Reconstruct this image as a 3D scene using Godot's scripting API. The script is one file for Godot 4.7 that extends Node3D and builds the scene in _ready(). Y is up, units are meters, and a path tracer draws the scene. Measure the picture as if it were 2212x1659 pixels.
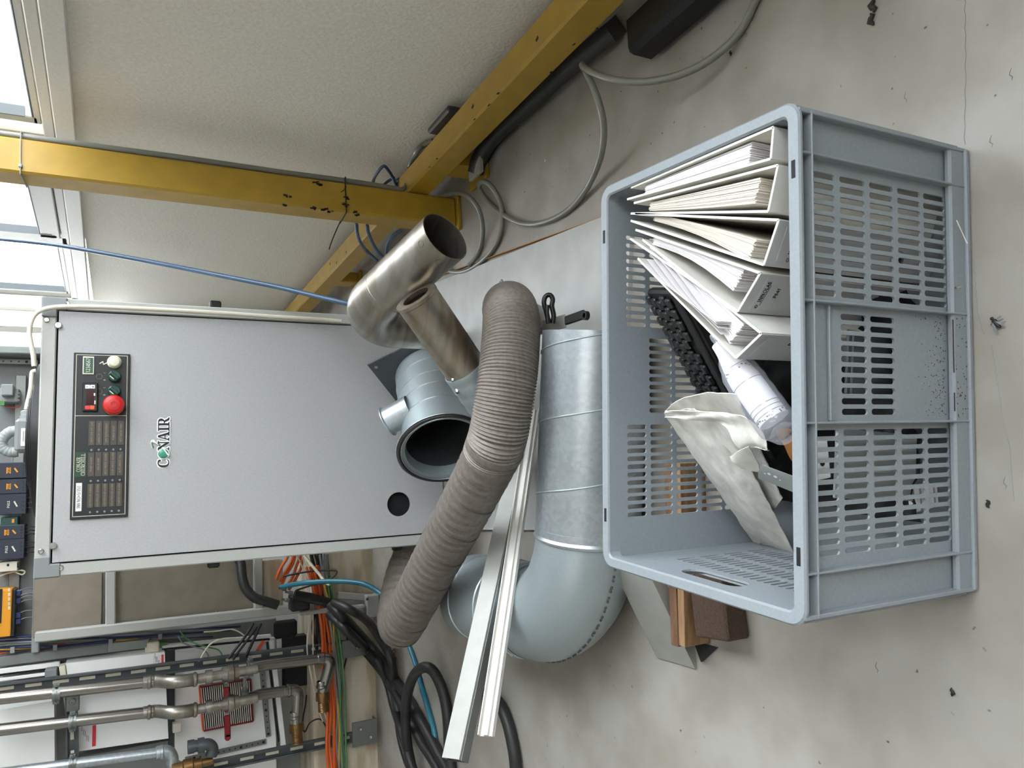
extends Node3D
# Machine-hall corner: chiller, pile of ducts and a grey crate of binders. The photograph lies on its side,
# so the camera is rolled by 90 degrees; the world itself stands upright (y up, right wall along z).

var M := {}
var taken := {}
var rng := RandomNumberGenerator.new()
const UPV := Vector3(0, 1, 0)

# ------------------------------------------------------------------ mesh builder
class MB:
	var v := PackedVector3Array()
	var n := PackedVector3Array()
	var t := PackedVector2Array()
	var idx := PackedInt32Array()
	var xf := Transform3D.IDENTITY
	func vert(p: Vector3, nn: Vector3, uv := Vector2.ZERO) -> int:
		v.append(xf * p); n.append((xf.basis * nn).normalized()); t.append(uv)
		return v.size() - 1
	func face(a: int, b: int, c: int) -> void:
		var g := (v[b] - v[a]).cross(v[c] - v[a])
		if g.dot(n[a] + n[b] + n[c]) > 0.0:
			idx.append_array([a, c, b])
		else:
			idx.append_array([a, b, c])
	func tri(a: Vector3, b: Vector3, c: Vector3, nn: Vector3) -> void:
		face(vert(a, nn), vert(b, nn), vert(c, nn))
	func quad(a: Vector3, b: Vector3, c: Vector3, d: Vector3, nn: Vector3) -> void:
		var i := vert(a, nn, Vector2(0, 1)); var j := vert(b, nn, Vector2(1, 1)); var k := vert(c, nn, Vector2(1, 0)); var l := vert(d, nn, Vector2(0, 0))
		face(i, j, k); face(i, k, l)
	func box(c: Vector3, s: Vector3, bev := 0.0, b := Basis.IDENTITY) -> void:
		var h := s * 0.5
		bev = minf(bev, minf(h.x, minf(h.y, h.z)) * 0.95)
		var ax: Array[Vector3] = [Vector3(1, 0, 0), Vector3(0, 1, 0), Vector3(0, 0, 1)]
		for i in 3:
			var j := (i + 1) % 3; var k := (i + 2) % 3
			for sg in [-1.0, 1.0]:
				var o: Vector3 = ax[i] * (h[i] * sg)
				var u := ax[j] * (h[j] - bev); var w := ax[k] * (h[k] - bev)
				quad(c + b * (o - u - w), c + b * (o + u - w), c + b * (o + u + w), c + b * (o - u + w), b * (ax[i] * sg))
				if bev > 0.0:
					for s2 in [-1.0, 1.0]:
						var o1: Vector3 = ax[i] * (h[i] * sg) + ax[j] * ((h[j] - bev) * s2)
						var o2: Vector3 = ax[i] * ((h[i] - bev) * sg) + ax[j] * (h[j] * s2)
						quad(c + b * (o1 - w), c + b * (o1 + w), c + b * (o2 + w), c + b * (o2 - w), b * (ax[i] * sg + ax[j] * s2))
		if bev > 0.0:
			for x in [-1.0, 1.0]:
				for y in [-1.0, 1.0]:
					for z in [-1.0, 1.0]:
						var q := Vector3(x, y, z)
						tri(c + b * Vector3(h.x * x, (h.y - bev) * y, (h.z - bev) * z), c + b * Vector3((h.x - bev) * x, h.y * y, (h.z - bev) * z), c + b * Vector3((h.x - bev) * x, (h.y - bev) * y, h.z * z), b * q)
	func bar(a: Vector3, e: Vector3, w: float, d: float, bev := 0.0, hint := Vector3(0, 1, 0)) -> void:
		# a square bar from a to e: w across, d along the hint
		var z := (e - a).normalized()
		if absf(z.dot(hint)) > 0.98:
			hint = Vector3(0, 0, 1)
		var x := hint.cross(z).normalized()
		box((a + e) * 0.5, Vector3(w, d, a.distance_to(e)), bev, Basis(x, z.cross(x), z))
	func tube(p: Array, r: Variant, seg := 12, cap := true, inner := 0.0) -> void:
		# swept round; r a number or one radius per point; inner > 0 gives an open pipe with that wall
		var m := p.size()
		var tan: Array[Vector3] = []
		for i in m:
			var a: Vector3 = p[maxi(i - 1, 0)]; var b: Vector3 = p[mini(i + 1, m - 1)]
			tan.append((b - a).normalized())
		var up := Vector3(0, 1, 0) if absf(tan[0].y) < 0.9 else Vector3(1, 0, 0)
		var u := tan[0].cross(up).normalized()
		var fr: Array = []
		for i in m:
			u = (u - tan[i] * u.dot(tan[i])).normalized()
			fr.append([u, tan[i].cross(u)])
		for side in (2 if inner > 0.0 else 1):
			var first := v.size()
			for i in m:
				var rr: float = (r if (r is float or r is int) else r[i]) - (inner if side == 1 else 0.0)
				var slope := 0.0
				if not (r is float or r is int):
					var i0 := maxi(i - 1, 0); var i1 := mini(i + 1, m - 1)
					slope = (r[i1] - r[i0]) / maxf(1e-6, (p[i1] as Vector3).distance_to(p[i0]))
				for k in seg + 1:
					var a := TAU * k / seg
					var d: Vector3 = fr[i][0] * cos(a) + fr[i][1] * sin(a)
					var nn := (d - tan[i] * slope).normalized()
					vert(p[i] + d * rr, nn if side == 0 else -nn, Vector2(float(k) / seg, float(i) / m))
			for i in m - 1:
				for k in seg:
					var a := first + i * (seg + 1) + k
					face(a, a + 1, a + seg + 2); face(a, a + seg + 2, a + seg + 1)
		for e in 2:
			var i := 0 if e == 0 else m - 1
			var nn: Vector3 = -tan[i] if e == 0 else tan[i]
			var rr: float = r if (r is float or r is int) else r[i]
			if inner > 0.0:
				for k in seg:
					var d0: Vector3 = fr[i][0] * cos(TAU * k / seg) + fr[i][1] * sin(TAU * k / seg)
					var d1: Vector3 = fr[i][0] * cos(TAU * (k + 1) / seg) + fr[i][1] * sin(TAU * (k + 1) / seg)
					quad(p[i] + d0 * rr, p[i] + d1 * rr, p[i] + d1 * (rr - inner), p[i] + d0 * (rr - inner), nn)
			elif cap:
				var c := vert(p[i], nn)
				var f0 := v.size()
				for k in seg:
					vert(p[i] + (fr[i][0] * cos(TAU * k / seg) + fr[i][1] * sin(TAU * k / seg)) * rr, nn)
				for k in seg:
					face(c, f0 + k, f0 + (k + 1) % seg)
	func lathe(prof: Array, x: Transform3D, seg := 20) -> void:
		# profile of Vector2(radius, height) turned about x's y axis; corners stay sharp
		for i in prof.size() - 1:
			var a: Vector2 = prof[i]; var b: Vector2 = prof[i + 1]
			var d := (b - a).normalized()
			var n2 := Vector2(d.y, -d.x)
			var f0 := v.size()
			for k in seg + 1:
				var c := cos(TAU * k / seg); var s := sin(TAU * k / seg)
				var nn := x.basis * Vector3(n2.x * c, n2.y, n2.x * s)
				vert(x * Vector3(a.x * c, a.y, a.x * s), nn); vert(x * Vector3(b.x * c, b.y, b.x * s), nn)
			for k in seg:
				var q := f0 + k * 2
				face(q, q + 1, q + 3); face(q, q + 3, q + 2)
	func extrude(poly: PackedVector2Array, x: Transform3D, depth: float) -> void:
		# polygon in x's xy plane, from z = 0 to depth
		var ids := Geometry2D.triangulate_polygon(poly)
		for e in [0.0, depth]:
			var nn := x.basis * Vector3(0, 0, 1.0 if e == depth else -1.0) * signf(depth)
			var f0 := v.size()
			for q in poly:
				vert(x * Vector3(q.x, q.y, e), nn)
			for i in range(0, ids.size(), 3):
				face(f0 + ids[i], f0 + ids[i + 1], f0 + ids[i + 2])
		var area := 0.0
		for i in poly.size():
			area += poly[i].cross(poly[(i + 1) % poly.size()])
		for i in poly.size():
			var a := poly[i]; var b := poly[(i + 1) % poly.size()]
			var d := (b - a).normalized() * signf(area)
			quad(x * Vector3(a.x, a.y, 0), x * Vector3(b.x, b.y, 0), x * Vector3(b.x, b.y, depth), x * Vector3(a.x, a.y, depth), x.basis * Vector3(d.y, -d.x, 0))
	func grid(pts: Array, thick := 0.0) -> void:
		# smooth sheet through rows of points; thick > 0 gives it a back
		var h := pts.size(); var w: int = pts[0].size()
		var first := v.size()
		for side in (2 if thick > 0.0 else 1):
			for i in h:
				for j in w:
					var a: Vector3 = pts[mini(i + 1, h - 1)][j] - pts[maxi(i - 1, 0)][j]
					var b: Vector3 = pts[i][mini(j + 1, w - 1)] - pts[i][maxi(j - 1, 0)]
					var nn := b.cross(a).normalized()
					vert(pts[i][j] - nn * (thick * side), nn if side == 0 else -nn, Vector2(float(j) / (w - 1), float(i) / (h - 1)))
			var f0 := first + side * h * w
			for i in h - 1:
				for j in w - 1:
					var q := f0 + i * w + j
					face(q, q + 1, q + w + 1); face(q, q + w + 1, q + w)
		if thick > 0.0:
			var rim: Array[int] = []
			for j in w: rim.append(j)
			for i in range(1, h): rim.append(i * w + w - 1)
			for j in range(w - 2, -1, -1): rim.append((h - 1) * w + j)
			for i in range(h - 2, 0, -1): rim.append(i * w)
			var mid := Vector3.ZERO
			for q in rim: mid += v[first + q]
			mid /= rim.size()
			for k in rim.size():
				var a := first + rim[k]; var b := first + rim[(k + 1) % rim.size()]
				var o := h * w
				var pa := v[a]; var pb := v[b]; var pc := v[b + o]; var pd := v[a + o]
				var nn := (pb - pa).cross(pd - pa).normalized()
				if nn.dot((pa + pb) * 0.5 - mid) < 0.0: nn = -nn
				var keep := xf; xf = Transform3D.IDENTITY
				quad(pa, pb, pc, pd, nn)
				xf = keep
	func mesh() -> ArrayMesh:
		var a := []
		a.resize(Mesh.ARRAY_MAX)
		a[Mesh.ARRAY_VERTEX] = v; a[Mesh.ARRAY_NORMAL] = n; a[Mesh.ARRAY_TEX_UV] = t; a[Mesh.ARRAY_INDEX] = idx
		var m := ArrayMesh.new()
		m.add_surface_from_arrays(Mesh.PRIMITIVE_TRIANGLES, a)
		return m

func mb(x := Transform3D.IDENTITY) -> MB:
	var b := MB.new()
	b.xf = x
	return b

# ------------------------------------------------------------------ scene helpers
func numbered(called: String) -> String:
	var k: int = taken.get(called, 0)
	taken[called] = k + 1
	return called if k == 0 else "%s_%03d" % [called, k]

func tag(o: Node3D, label: String, category: String, group := "") -> Node3D:
	o.set_meta("label", label); o.set_meta("category", category)
	if group: o.set_meta("group", group)
	return o

func thing(called: String, label: String, category: String, at := Vector3.ZERO, group := "") -> Node3D:
	var o := Node3D.new()
	o.name = numbered(called)
	add_child(o)
	o.position = at
	return tag(o, label, category, group)

func put(called: String, b: MB, m: Material, parent: Node3D = null, label := "") -> MeshInstance3D:
	# commits a builder in world coordinates as one mesh under parent (whose place is taken off)
	var o := MeshInstance3D.new()
	o.mesh = b.mesh()
	o.material_override = m
	o.cast_shadow = GeometryInstance3D.SHADOW_CASTING_SETTING_ON
	if parent == null:
		o.name = numbered(called)
		add_child(o)
	else:
		o.name = called
		parent.add_child(o, true)
		o.global_transform = Transform3D.IDENTITY
	if label: o.set_meta("label", label)
	return o

func own(called: String, b: MB, m: Material, label: String, category: String, group := "") -> MeshInstance3D:
	var o := put(called, b, m)
	tag(o, label, category, group)
	return o

func lput(called: String, b: MB, m: Material, parent: Node3D) -> MeshInstance3D:
	# the same for a builder in the parent's own coordinates
	var o := put(called, b, m, parent)
	o.transform = Transform3D.IDENTITY
	return o

func structure(called: String, b: MB, m: Material, parent: Node3D = null) -> MeshInstance3D:
	var o := put(called, b, m, parent)
	if parent == null:
		o.set_meta("kind", "structure")
	return o

func text(called: String, s: String, cap_h: float, x: Transform3D, m: Material, parent: Node3D, serif := false, wide := 1.0, bold := false, deep := 0.0006) -> MeshInstance3D:
	# lettering of capital height cap_h, centred on x's origin, reading along its x axis
	var fo := SystemFont.new()
	fo.font_names = PackedStringArray(["Droid Serif" if serif else "Droid Sans"])
	if bold: fo.font_weight = 700
	var tm := TextMesh.new()
	tm.text = s; tm.font = fo; tm.font_size = 32
	tm.pixel_size = cap_h / (32.0 * 0.714)
	tm.depth = deep; tm.curve_step = 2.0
	var o := MeshInstance3D.new()
	o.mesh = tm; o.material_override = m
	o.name = called
	parent.add_child(o, true)
	o.global_transform = x * Transform3D(Basis.from_scale(Vector3(wide, 1, 1)), Vector3.ZERO)
	return o

func smooth(p: Array, steps := 6) -> Array:
	# Catmull-Rom through the points
	var out := []
	for i in p.size() - 1:
		var a: Vector3 = p[maxi(i - 1, 0)]; var b: Vector3 = p[i]; var c: Vector3 = p[i + 1]; var d: Vector3 = p[mini(i + 2, p.size() - 1)]
		for k in steps:
			out.append(b.cubic_interpolate(c, a, d, float(k) / steps))
	out.append(p[-1])
	return out

func even(p: Array, step: float) -> Array:
	# resampled at equal steps along the line
	var c := Curve3D.new()
	for q in p: c.add_point(q)
	var len := c.get_baked_length()
	var m := maxi(2, int(len / step))
	var out := []
	for i in m + 1: out.append(c.sample_baked(len * i / m))
	return out

func along(dir: Vector3, at: Vector3) -> Transform3D:
	# a frame whose y axis points along dir
	var y := dir.normalized()
	var x := y.cross(Vector3(0, 0, 1) if absf(y.z) < 0.9 else Vector3(1, 0, 0)).normalized()
	return Transform3D(Basis(x, y, x.cross(y)), at)

func helix(b: MB, a: Vector3, e: Vector3, r: float, pitch: float, wire: float, phase := 0.0, hand := 1.0, from := 0.0, to := 1.0) -> void:
	var x := along(e - a, a)
	var len := a.distance_to(e)
	var m := int((to - from) * len / pitch * 28.0)
	var p := []
	for i in m + 1:
		var s := len * lerpf(from, to, float(i) / m)
		var g := hand * TAU * s / pitch + phase
		p.append(x * Vector3(cos(g) * r, s, sin(g) * r))
	b.tube(p, wire, 5, true)

func many(called: String, n: int, shape: Callable, m: Material, parent: Node3D, local := false) -> void:
	# n pieces of one kind, each a mesh of its own
	for i in n:
		var b := mb()
		shape.call(b, i)
		if local: lput(called, b, m, parent)
		else: put(called, b, m, parent)

func bolt(b: MB, at: Vector3, nn: Vector3, r: float, h := 0.0) -> void:
	if h == 0.0: h = r * 0.6
	b.lathe([Vector2(r, 0), Vector2(r, h * 0.4), Vector2(r * 0.75, h), Vector2(r * 0.42, h), Vector2(r * 0.36, h * 0.45), Vector2(0, h * 0.45)], along(nn, at), 14)

# ------------------------------------------------------------------ materials
func tex(seed_: int, freq: float, oct: int, lo: Color, hi: Color, lo_at := 0.3, hi_at := 0.7, size := 384, kind := FastNoiseLite.TYPE_SIMPLEX_SMOOTH, stretch := 1.0) -> ImageTexture:
	var no := FastNoiseLite.new()
	no.seed = seed_; no.frequency = freq; no.noise_type = kind
	no.fractal_octaves = oct
	if kind == FastNoiseLite.TYPE_CELLULAR:
		no.cellular_return_type = FastNoiseLite.RETURN_CELL_VALUE
	var src := no.get_seamless_image(int(size / stretch), size)
	if stretch != 1.0: src.resize(size, size, Image.INTERPOLATE_CUBIC)
	var im := Image.create(size, size, false, Image.FORMAT_RGB8)
	for y in size:
		for x in size:
			im.set_pixel(x, y, lo.lerp(hi, smoothstep(lo_at, hi_at, src.get_pixel(x, y).r)))
	return ImageTexture.create_from_image(im)

func mat(col: Color, rough := 0.6, metal := 0.0, tx: Texture2D = null, scale := 1.0, world := false) -> StandardMaterial3D:
	var m := StandardMaterial3D.new()
	m.albedo_color = col; m.roughness = rough; m.metallic = metal
	if tx:
		m.albedo_texture = tx
		m.uv1_triplanar = true
		m.uv1_world_triplanar = world
		m.uv1_scale = Vector3.ONE * scale
	return m

func bump(m: StandardMaterial3D, seed_: int, freq: float, depth: float, oct := 3, size := 384) -> void:
	var no := FastNoiseLite.new()
	no.seed = seed_; no.frequency = freq; no.fractal_octaves = oct
	var im := no.get_seamless_image(size, size)
	im.bump_map_to_normal_map(depth)
	m.normal_enabled = true
	m.normal_texture = ImageTexture.create_from_image(im)
	m.normal_scale = 1.0

func gray(g: float) -> Color:
	return Color(g, g, g)

func make_materials() -> void:
	var grime := tex(3, 0.012, 4, gray(0.94), gray(1.0), 0.1, 0.9)
	var fine := tex(5, 0.06, 3, gray(0.97), gray(1.0), 0.2, 0.8)
	var patchy := tex(9, 0.03, 5, gray(0.84), gray(1.0), 0.15, 0.8)
	var streak := tex(11, 0.02, 4, Color(0.86, 0.83, 0.79), gray(1.0), 0.3, 0.7, 384, FastNoiseLite.TYPE_SIMPLEX_SMOOTH, 6.0)
	var spangle := tex(13, 0.035, 1, gray(0.93), gray(1.0), 0.1, 0.9, 384, FastNoiseLite.TYPE_CELLULAR)
	# floor: sealed screed, mottled with small dark specks
	var fl := tex(21, 0.008, 5, Color(0.90, 0.88, 0.85), Color(1, 1, 0.99), 0.15, 0.85, 768)
	var im := fl.get_image()
	rng.seed = 77
	for i in 240:
		var x := rng.randi_range(2, 764); var y := rng.randi_range(2, 764)
		var s := rng.randf_range(0.3, 0.85)
		for k in rng.randi_range(1, 3):
			im.set_pixel(x + rng.randi_range(0, 1), y + rng.randi_range(0, 1), im.get_pixel(x, y) * gray(s))
	M.floor = mat(Color(0.63, 0.615, 0.59), 0.5, 0.0, ImageTexture.create_from_image(im), 0.62, true)
	bump(M.floor, 22, 0.02, 1.5)
	M.floor.normal_scale = 0.25
	M.wall = mat(Color(0.915, 0.89, 0.84), 0.75, 0.0, fine, 0.9, true)
	bump(M.wall, 31, 0.08, 1.2, 3)
	M.wall.normal_scale = 0.8
	M.wall.uv1_scale = Vector3.ONE * 2.6
	M.plinth = mat(Color(0.78, 0.74, 0.66), 0.8, 0.0, streak, 1.3, true)
	M.white_wall = mat(Color(0.87, 0.87, 0.85), 0.8)
	M.ceiling = mat(Color(0.85, 0.85, 0.83), 0.9)
	M.frame_white = mat(Color(0.86, 0.85, 0.82), 0.45, 0.0, fine, 4.0)
	M.yellow = mat(Color(0.67, 0.535, 0.165), 0.42, 0.0, grime, 2.0)
	M.chip = mat(Color(0.13, 0.12, 0.1), 0.7)
	M.cab = mat(Color(0.66, 0.66, 0.635), 0.5, 0.0, fine, 9.0)
	M.cab_panel = mat(Color(0.645, 0.645, 0.64), 0.45, 0.0, fine, 7.0)
	M.cab_corner = mat(Color(0.48, 0.49, 0.49), 0.5)
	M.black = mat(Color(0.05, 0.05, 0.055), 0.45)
	M.panel_black = mat(Color(0.09, 0.1, 0.105), 0.4)
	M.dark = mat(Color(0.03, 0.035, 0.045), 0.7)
	M.rubber = mat(Color(0.16, 0.155, 0.15), 0.55)
	M.trunk_black = mat(Color(0.24, 0.23, 0.21), 0.5)
	M.hose_black = mat(Color(0.13, 0.13, 0.125), 0.5, 0.0, fine, 8.0)
	M.crate = mat(Color(0.53, 0.555, 0.57), 0.48, 0.0, fine, 6.0)
	M.galv = mat(Color(0.74, 0.77, 0.79), 0.36, 0.82, spangle, 11.0)
	M.galv_dull = mat(Color(0.66, 0.70, 0.71), 0.42, 0.6, fine, 6.0)
	M.steel = mat(Color(0.66, 0.645, 0.62), 0.38, 0.95, streak, 3.0)
	M.steel_brown = mat(Color(0.66, 0.63, 0.58), 0.36, 0.95, streak, 5.0)
	M.chrome = mat(Color(0.82, 0.82, 0.82), 0.18, 1.0)
	M.pipe_steel = mat(Color(0.60, 0.58, 0.56), 0.26, 0.95)
	M.zinc = mat(Color(0.52, 0.53, 0.52), 0.4, 0.75, fine, 9.0)
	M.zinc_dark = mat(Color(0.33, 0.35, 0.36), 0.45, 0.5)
	M.brass = mat(Color(0.52, 0.40, 0.25), 0.35, 0.85)
	M.tape = mat(Color(0.44, 0.405, 0.37), 0.55, 0.0, patchy, 6.0)
	bump(M.tape, 41, 0.012, 2.5, 4)
	M.tape_dark = mat(Color(0.31, 0.285, 0.26), 0.6)
	M.board = mat(Color(0.74, 0.74, 0.725), 0.5, 0.0, grime, 1.6)
	M.hose = mat(Color(0.55, 0.515, 0.475), 0.5, 0.15, patchy, 8.0)
	M.alu = mat(Color(0.66, 0.66, 0.63), 0.45, 0.35, grime, 3.0)
	M.trunk_gray = mat(Color(0.66, 0.66, 0.63), 0.45, 0.0, grime, 4.0)
	M.white = mat(Color(0.9, 0.89, 0.86), 0.4, 0.0, grime, 3.0)
	M.white_plain = mat(Color(0.94, 0.94, 0.925), 0.45)
	M.cable_gray = mat(Color(0.48, 0.48, 0.445), 0.35)
	M.cable_white = mat(Color(0.82, 0.79, 0.72), 0.5)
	M.cable_blue = mat(Color(0.23, 0.32, 0.42), 0.4)
	M.cable_teal = mat(Color(0.14, 0.42, 0.50), 0.35)
	M.cable_orange = mat(Color(0.85, 0.37, 0.14), 0.5)
	M.cable_green = mat(Color(0.32, 0.52, 0.30), 0.5)
	M.cable_navy = mat(Color(0.12, 0.17, 0.36), 0.5)
	M.cable_mid = mat(Color(0.48, 0.49, 0.5), 0.5)
	M.cable_yellow = mat(Color(0.75, 0.6, 0.15), 0.5)
	M.din_navy = mat(Color(0.13, 0.155, 0.215), 0.5)
	M.din_gray = mat(Color(0.56, 0.58, 0.57), 0.5)
	M.din_green = mat(Color(0.10, 0.26, 0.24), 0.5)
	M.din_yellow = mat(Color(0.86, 0.57, 0.11), 0.45)
	M.red = mat(Color(0.70, 0.10, 0.10), 0.35)
	M.red_dark = mat(Color(0.45, 0.07, 0.1), 0.35)
	M.stripe_red = mat(Color(0.82, 0.2, 0.24), 0.5)
	M.green_knob = mat(Color(0.08, 0.24, 0.19), 0.25)
	M.green_plate = mat(Color(0.08, 0.24, 0.16), 0.4)
	M.lcd = mat(Color(0.16, 0.32, 0.24), 0.25)
	M.led = mat(Color(0.2, 0.03, 0.06), 0.15)
	M.lamp_cap = mat(Color(0.83, 0.82, 0.72), 0.25)
	M.button_brown = mat(Color(0.27, 0.245, 0.21), 0.4)
	M.print_dim = mat(Color(0.52, 0.49, 0.43), 0.5)
	M.print_light = mat(Color(0.82, 0.8, 0.72), 0.5)
	M.print_black = mat(Color(0.06, 0.06, 0.07), 0.6)
	M.ink = mat(Color(0.12, 0.12, 0.13), 0.6)
	M.orange = mat(Color(0.86, 0.32, 0.17), 0.4)
	M.logo_green = mat(Color(0.26, 0.54, 0.44), 0.3)
	M.logo_black = mat(Color(0.08, 0.08, 0.11), 0.4)
	M.paper = mat(Color(0.90, 0.885, 0.885), 0.8)
	M.paper_warm = mat(Color(0.88, 0.85, 0.80), 0.8)
	M.binder = mat(Color(0.88, 0.87, 0.83), 0.5, 0.0, grime, 4.0)
	M.binder_in = mat(Color(0.70, 0.66, 0.58), 0.7)
	M.board_edge = mat(Color(0.9, 0.89, 0.85), 0.7)
	M.label_gray = mat(Color(0.70, 0.70, 0.695), 0.45)
	M.envelope = mat(Color(0.93, 0.92, 0.885), 0.65, 0.0, patchy, 2.0)
	bump(M.envelope, 51, 0.012, 4.0, 4)
	M.kraft = mat(Color(0.72, 0.5, 0.27), 0.8)
	M.key = mat(Color(0.075, 0.08, 0.085), 0.4)
	M.key_case = mat(Color(0.06, 0.06, 0.06), 0.55)
	M.wood_pale = mat(Color(0.60, 0.47, 0.34), 0.75, 0.0, streak, 7.0)
	M.wood = mat(Color(0.46, 0.34, 0.25), 0.75, 0.0, streak, 7.0)
	M.brick = mat(Color(0.37, 0.29, 0.245), 0.9, 0.0, patchy, 14.0)
	bump(M.brick, 61, 0.12, 10.0)
	M.bag = mat(Color(0.95, 0.96, 1.0, 0.2), 0.12)
	M.bag.transparency = BaseMaterial3D.TRANSPARENCY_ALPHA
	M.glass = mat(Color(0.93, 0.97, 0.97, 0.07), 0.03)
	M.glass.transparency = BaseMaterial3D.TRANSPARENCY_ALPHA
	M.facade = mat(Color(0.84, 0.85, 0.85), 0.7)
	M.facade_pink = mat(Color(0.80, 0.66, 0.65), 0.7)
	M.facade_gray = mat(Color(0.72, 0.76, 0.77), 0.7)
	M.ground = mat(Color(0.5, 0.5, 0.48), 0.9)
	M.rust = mat(Color(0.22, 0.1, 0.09), 0.7)
	M.foam = mat(Color(0.42, 0.36, 0.28), 0.95)
	M.lamp = mat(Color(0.95, 0.95, 0.95), 0.6)
	M.lamp.emission_enabled = true
	M.lamp.emission = Color(1, 0.98, 0.95)
	M.lamp.emission_energy_multiplier = 3.0
	M.stainless_panel = mat(Color(0.56, 0.52, 0.47), 0.42, 0.5, grime, 2.0)

func _ready() -> void:
	# --- camera, sky, lights, exposure
	var cam := Camera3D.new()
	cam.name = "camera"
	add_child(cam)
	cam.transform = Transform3D(Basis(Vector3(-0.0486, -0.8888, 0.4557), Vector3(0.9907, 0.015, 0.135), Vector3(-0.1268, 0.4581, 0.8798)), Vector3(0, 0.9977, 0))
	cam.fov = 53.77
	cam.near = 0.05
	cam.current = true
	var we := WorldEnvironment.new()
	we.name = "environment"
	var env := Environment.new()
	env.background_mode = Environment.BG_SKY
	var sm := ProceduralSkyMaterial.new()
	sm.sky_top_color = Color(0.88, 0.91, 0.94)
	sm.sky_horizon_color = Color(0.95, 0.95, 0.95)
	sm.ground_bottom_color = Color(0.45, 0.45, 0.44)
	sm.ground_horizon_color = Color(0.7, 0.71, 0.71)
	sm.sky_energy_multiplier = 4.8
	sm.ground_energy_multiplier = 1.5
	var sky := Sky.new()
	sky.sky_material = sm
	env.sky = sky
	env.tonemap_mode = Environment.TONE_MAPPER_LINEAR
	env.tonemap_exposure = 0.59
	env.sdfgi_enabled = true
	env.ssao_enabled = true
	env.ssil_enabled = true
	we.environment = env
	add_child(we)
	make_materials()
	for p in LAMPS:
		unseen_lamp(p)
	room()
	windows()
	outside()
	chiller()
	steel_frame()
	cables_right()
	ducts()
	trunking()
	crate()
	crate_contents()
	switchgear()
	rack()
	pipes()
	cables_left()
	floor_things()

const LAMPS: Array[Vector3] = [Vector3(0.0, 2.45, 0.75), Vector3(-1.9, 2.45, -0.2)]  # first inferred from overhead light; second added to brighten the right wall
const LAMP_ENERGY := 1.1

func unseen_lamp(p: Vector3) -> void:
	var t := thing("unseen_lamp", "", "lamp", p, "ceiling lamps of the hall")
	tag(t, "long white lamp fitting hanging over the crate, out of the picture" if p.x > -1.0 else "long white lamp fitting added over the pipework side to light the wall, unseen", "lamp", "ceiling lamps of the hall")
	var b := mb(); b.box(p + Vector3(0, 0.06, 0), Vector3(0.42, 0.08, 1.7), 0.01)
	put("housing", b, M.white_plain, t)
	b = mb(); b.box(p + Vector3(0, 0.012, 0), Vector3(0.38, 0.016, 1.66), 0.004)
	put("diffuser", b, M.lamp, t)
	var l := AreaLight3D.new()
	l.name = "lamp_light"
	l.area_size = Vector2(0.38, 1.66)
	l.light_energy = LAMP_ENERGY if p.x > -1.0 else LAMP_ENERGY * 0.6
	l.light_color = Color(1.0, 0.985, 0.965)
	l.shadow_enabled = true
	l.area_range = 12.0
	t.add_child(l)
	l.rotation_degrees = Vector3(-90, 0, 0)
	l.position = Vector3(0, -0.01, 0)

# ------------------------------------------------------------------ the setting
const WX := 1.075          # inner face of the right wall
func room() -> void:
	var b := mb(); b.box(Vector3(-1.6, -0.1, -0.3), Vector3(5.7, 0.2, 9.4))
	structure("floor", b, M.floor)
	b = mb(); b.box(Vector3(-1.6, 3.25, -0.3), Vector3(5.7, 0.2, 9.4))
	structure("ceiling", b, M.ceiling)
	b = mb()
	b.box(Vector3(WX + 0.08, 0.57, -0.3), Vector3(0.16, 1.14, 9.4))
	b.box(Vector3(WX + 0.08, 2.95, -0.3), Vector3(0.16, 0.5, 9.4))
	b.box(Vector3(WX + 0.08, 1.9, 4.0), Vector3(0.16, 1.7, 0.8))
	structure("wall_right", b, M.wall)
	b = mb(); b.box(Vector3(-4.35, 1.6, -0.3), Vector3(0.16, 3.2, 9.4))
	structure("wall_left", b, M.white_wall)
	b = mb(); b.box(Vector3(-1.6, 1.6, 4.35), Vector3(5.7, 3.2, 0.16))
	structure("wall_front", b, M.white_wall)
	b = mb()
	b.box(Vector3(-1.95, 1.6, -4.9), Vector3(5.0, 3.2, 0.16))
	b.box(Vector3(0.9, 0.5, -4.9), Vector3(0.7, 1.0, 0.16)); b.box(Vector3(0.9, 2.95, -4.9), Vector3(0.7, 0.5, 0.16)); b.box(Vector3(1.17, 1.85, -4.9), Vector3(0.16, 1.7, 0.16))
	structure("wall_back", b, M.white_wall)
	var w2 := Node3D.new()
	w2.name = "added_window_2"  # added opening that whitens and brightens the far wall corner
	add_child(w2)
	w2.set_meta("kind", "structure")
	for x in [0.56, 0.69, 0.82, 0.95, 1.07]:
		b = mb(); b.box(Vector3(x, 1.85, -4.85), Vector3(0.035, 1.7, 0.07), 0.003)
		put("mullion", b, M.frame_white, w2)
	b = mb(); b.box(Vector3(0.82, 1.85, -4.88), Vector3(0.54, 1.7, 0.006))
	put("pane", b, M.glass, w2)
	b = mb(); b.box(Vector3(-1.95, 0.135, -3.47), Vector3(4.6, 0.27, 0.28))
	structure("trim_1", b, M.plinth)
	b = mb(); b.box(Vector3(-1.95, 1.6, -3.93), Vector3(4.6, 3.2, 0.1))
	structure("wall_partition", b, M.white_wall)

func sill_y(z: float) -> float:
	return (-1.75 - z) * 0.0143     # the long window runs a little out of level

func rail(b: MB, y0: float, y1: float, x: float, d: float, z0: float, z1: float) -> void:
	var m := (y0 + y1) * 0.5
	b.bar(Vector3(x + d * 0.5, m + sill_y(z0), z0), Vector3(x + d * 0.5, m + sill_y(z1), z1), d, y1 - y0, 0.003)

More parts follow.
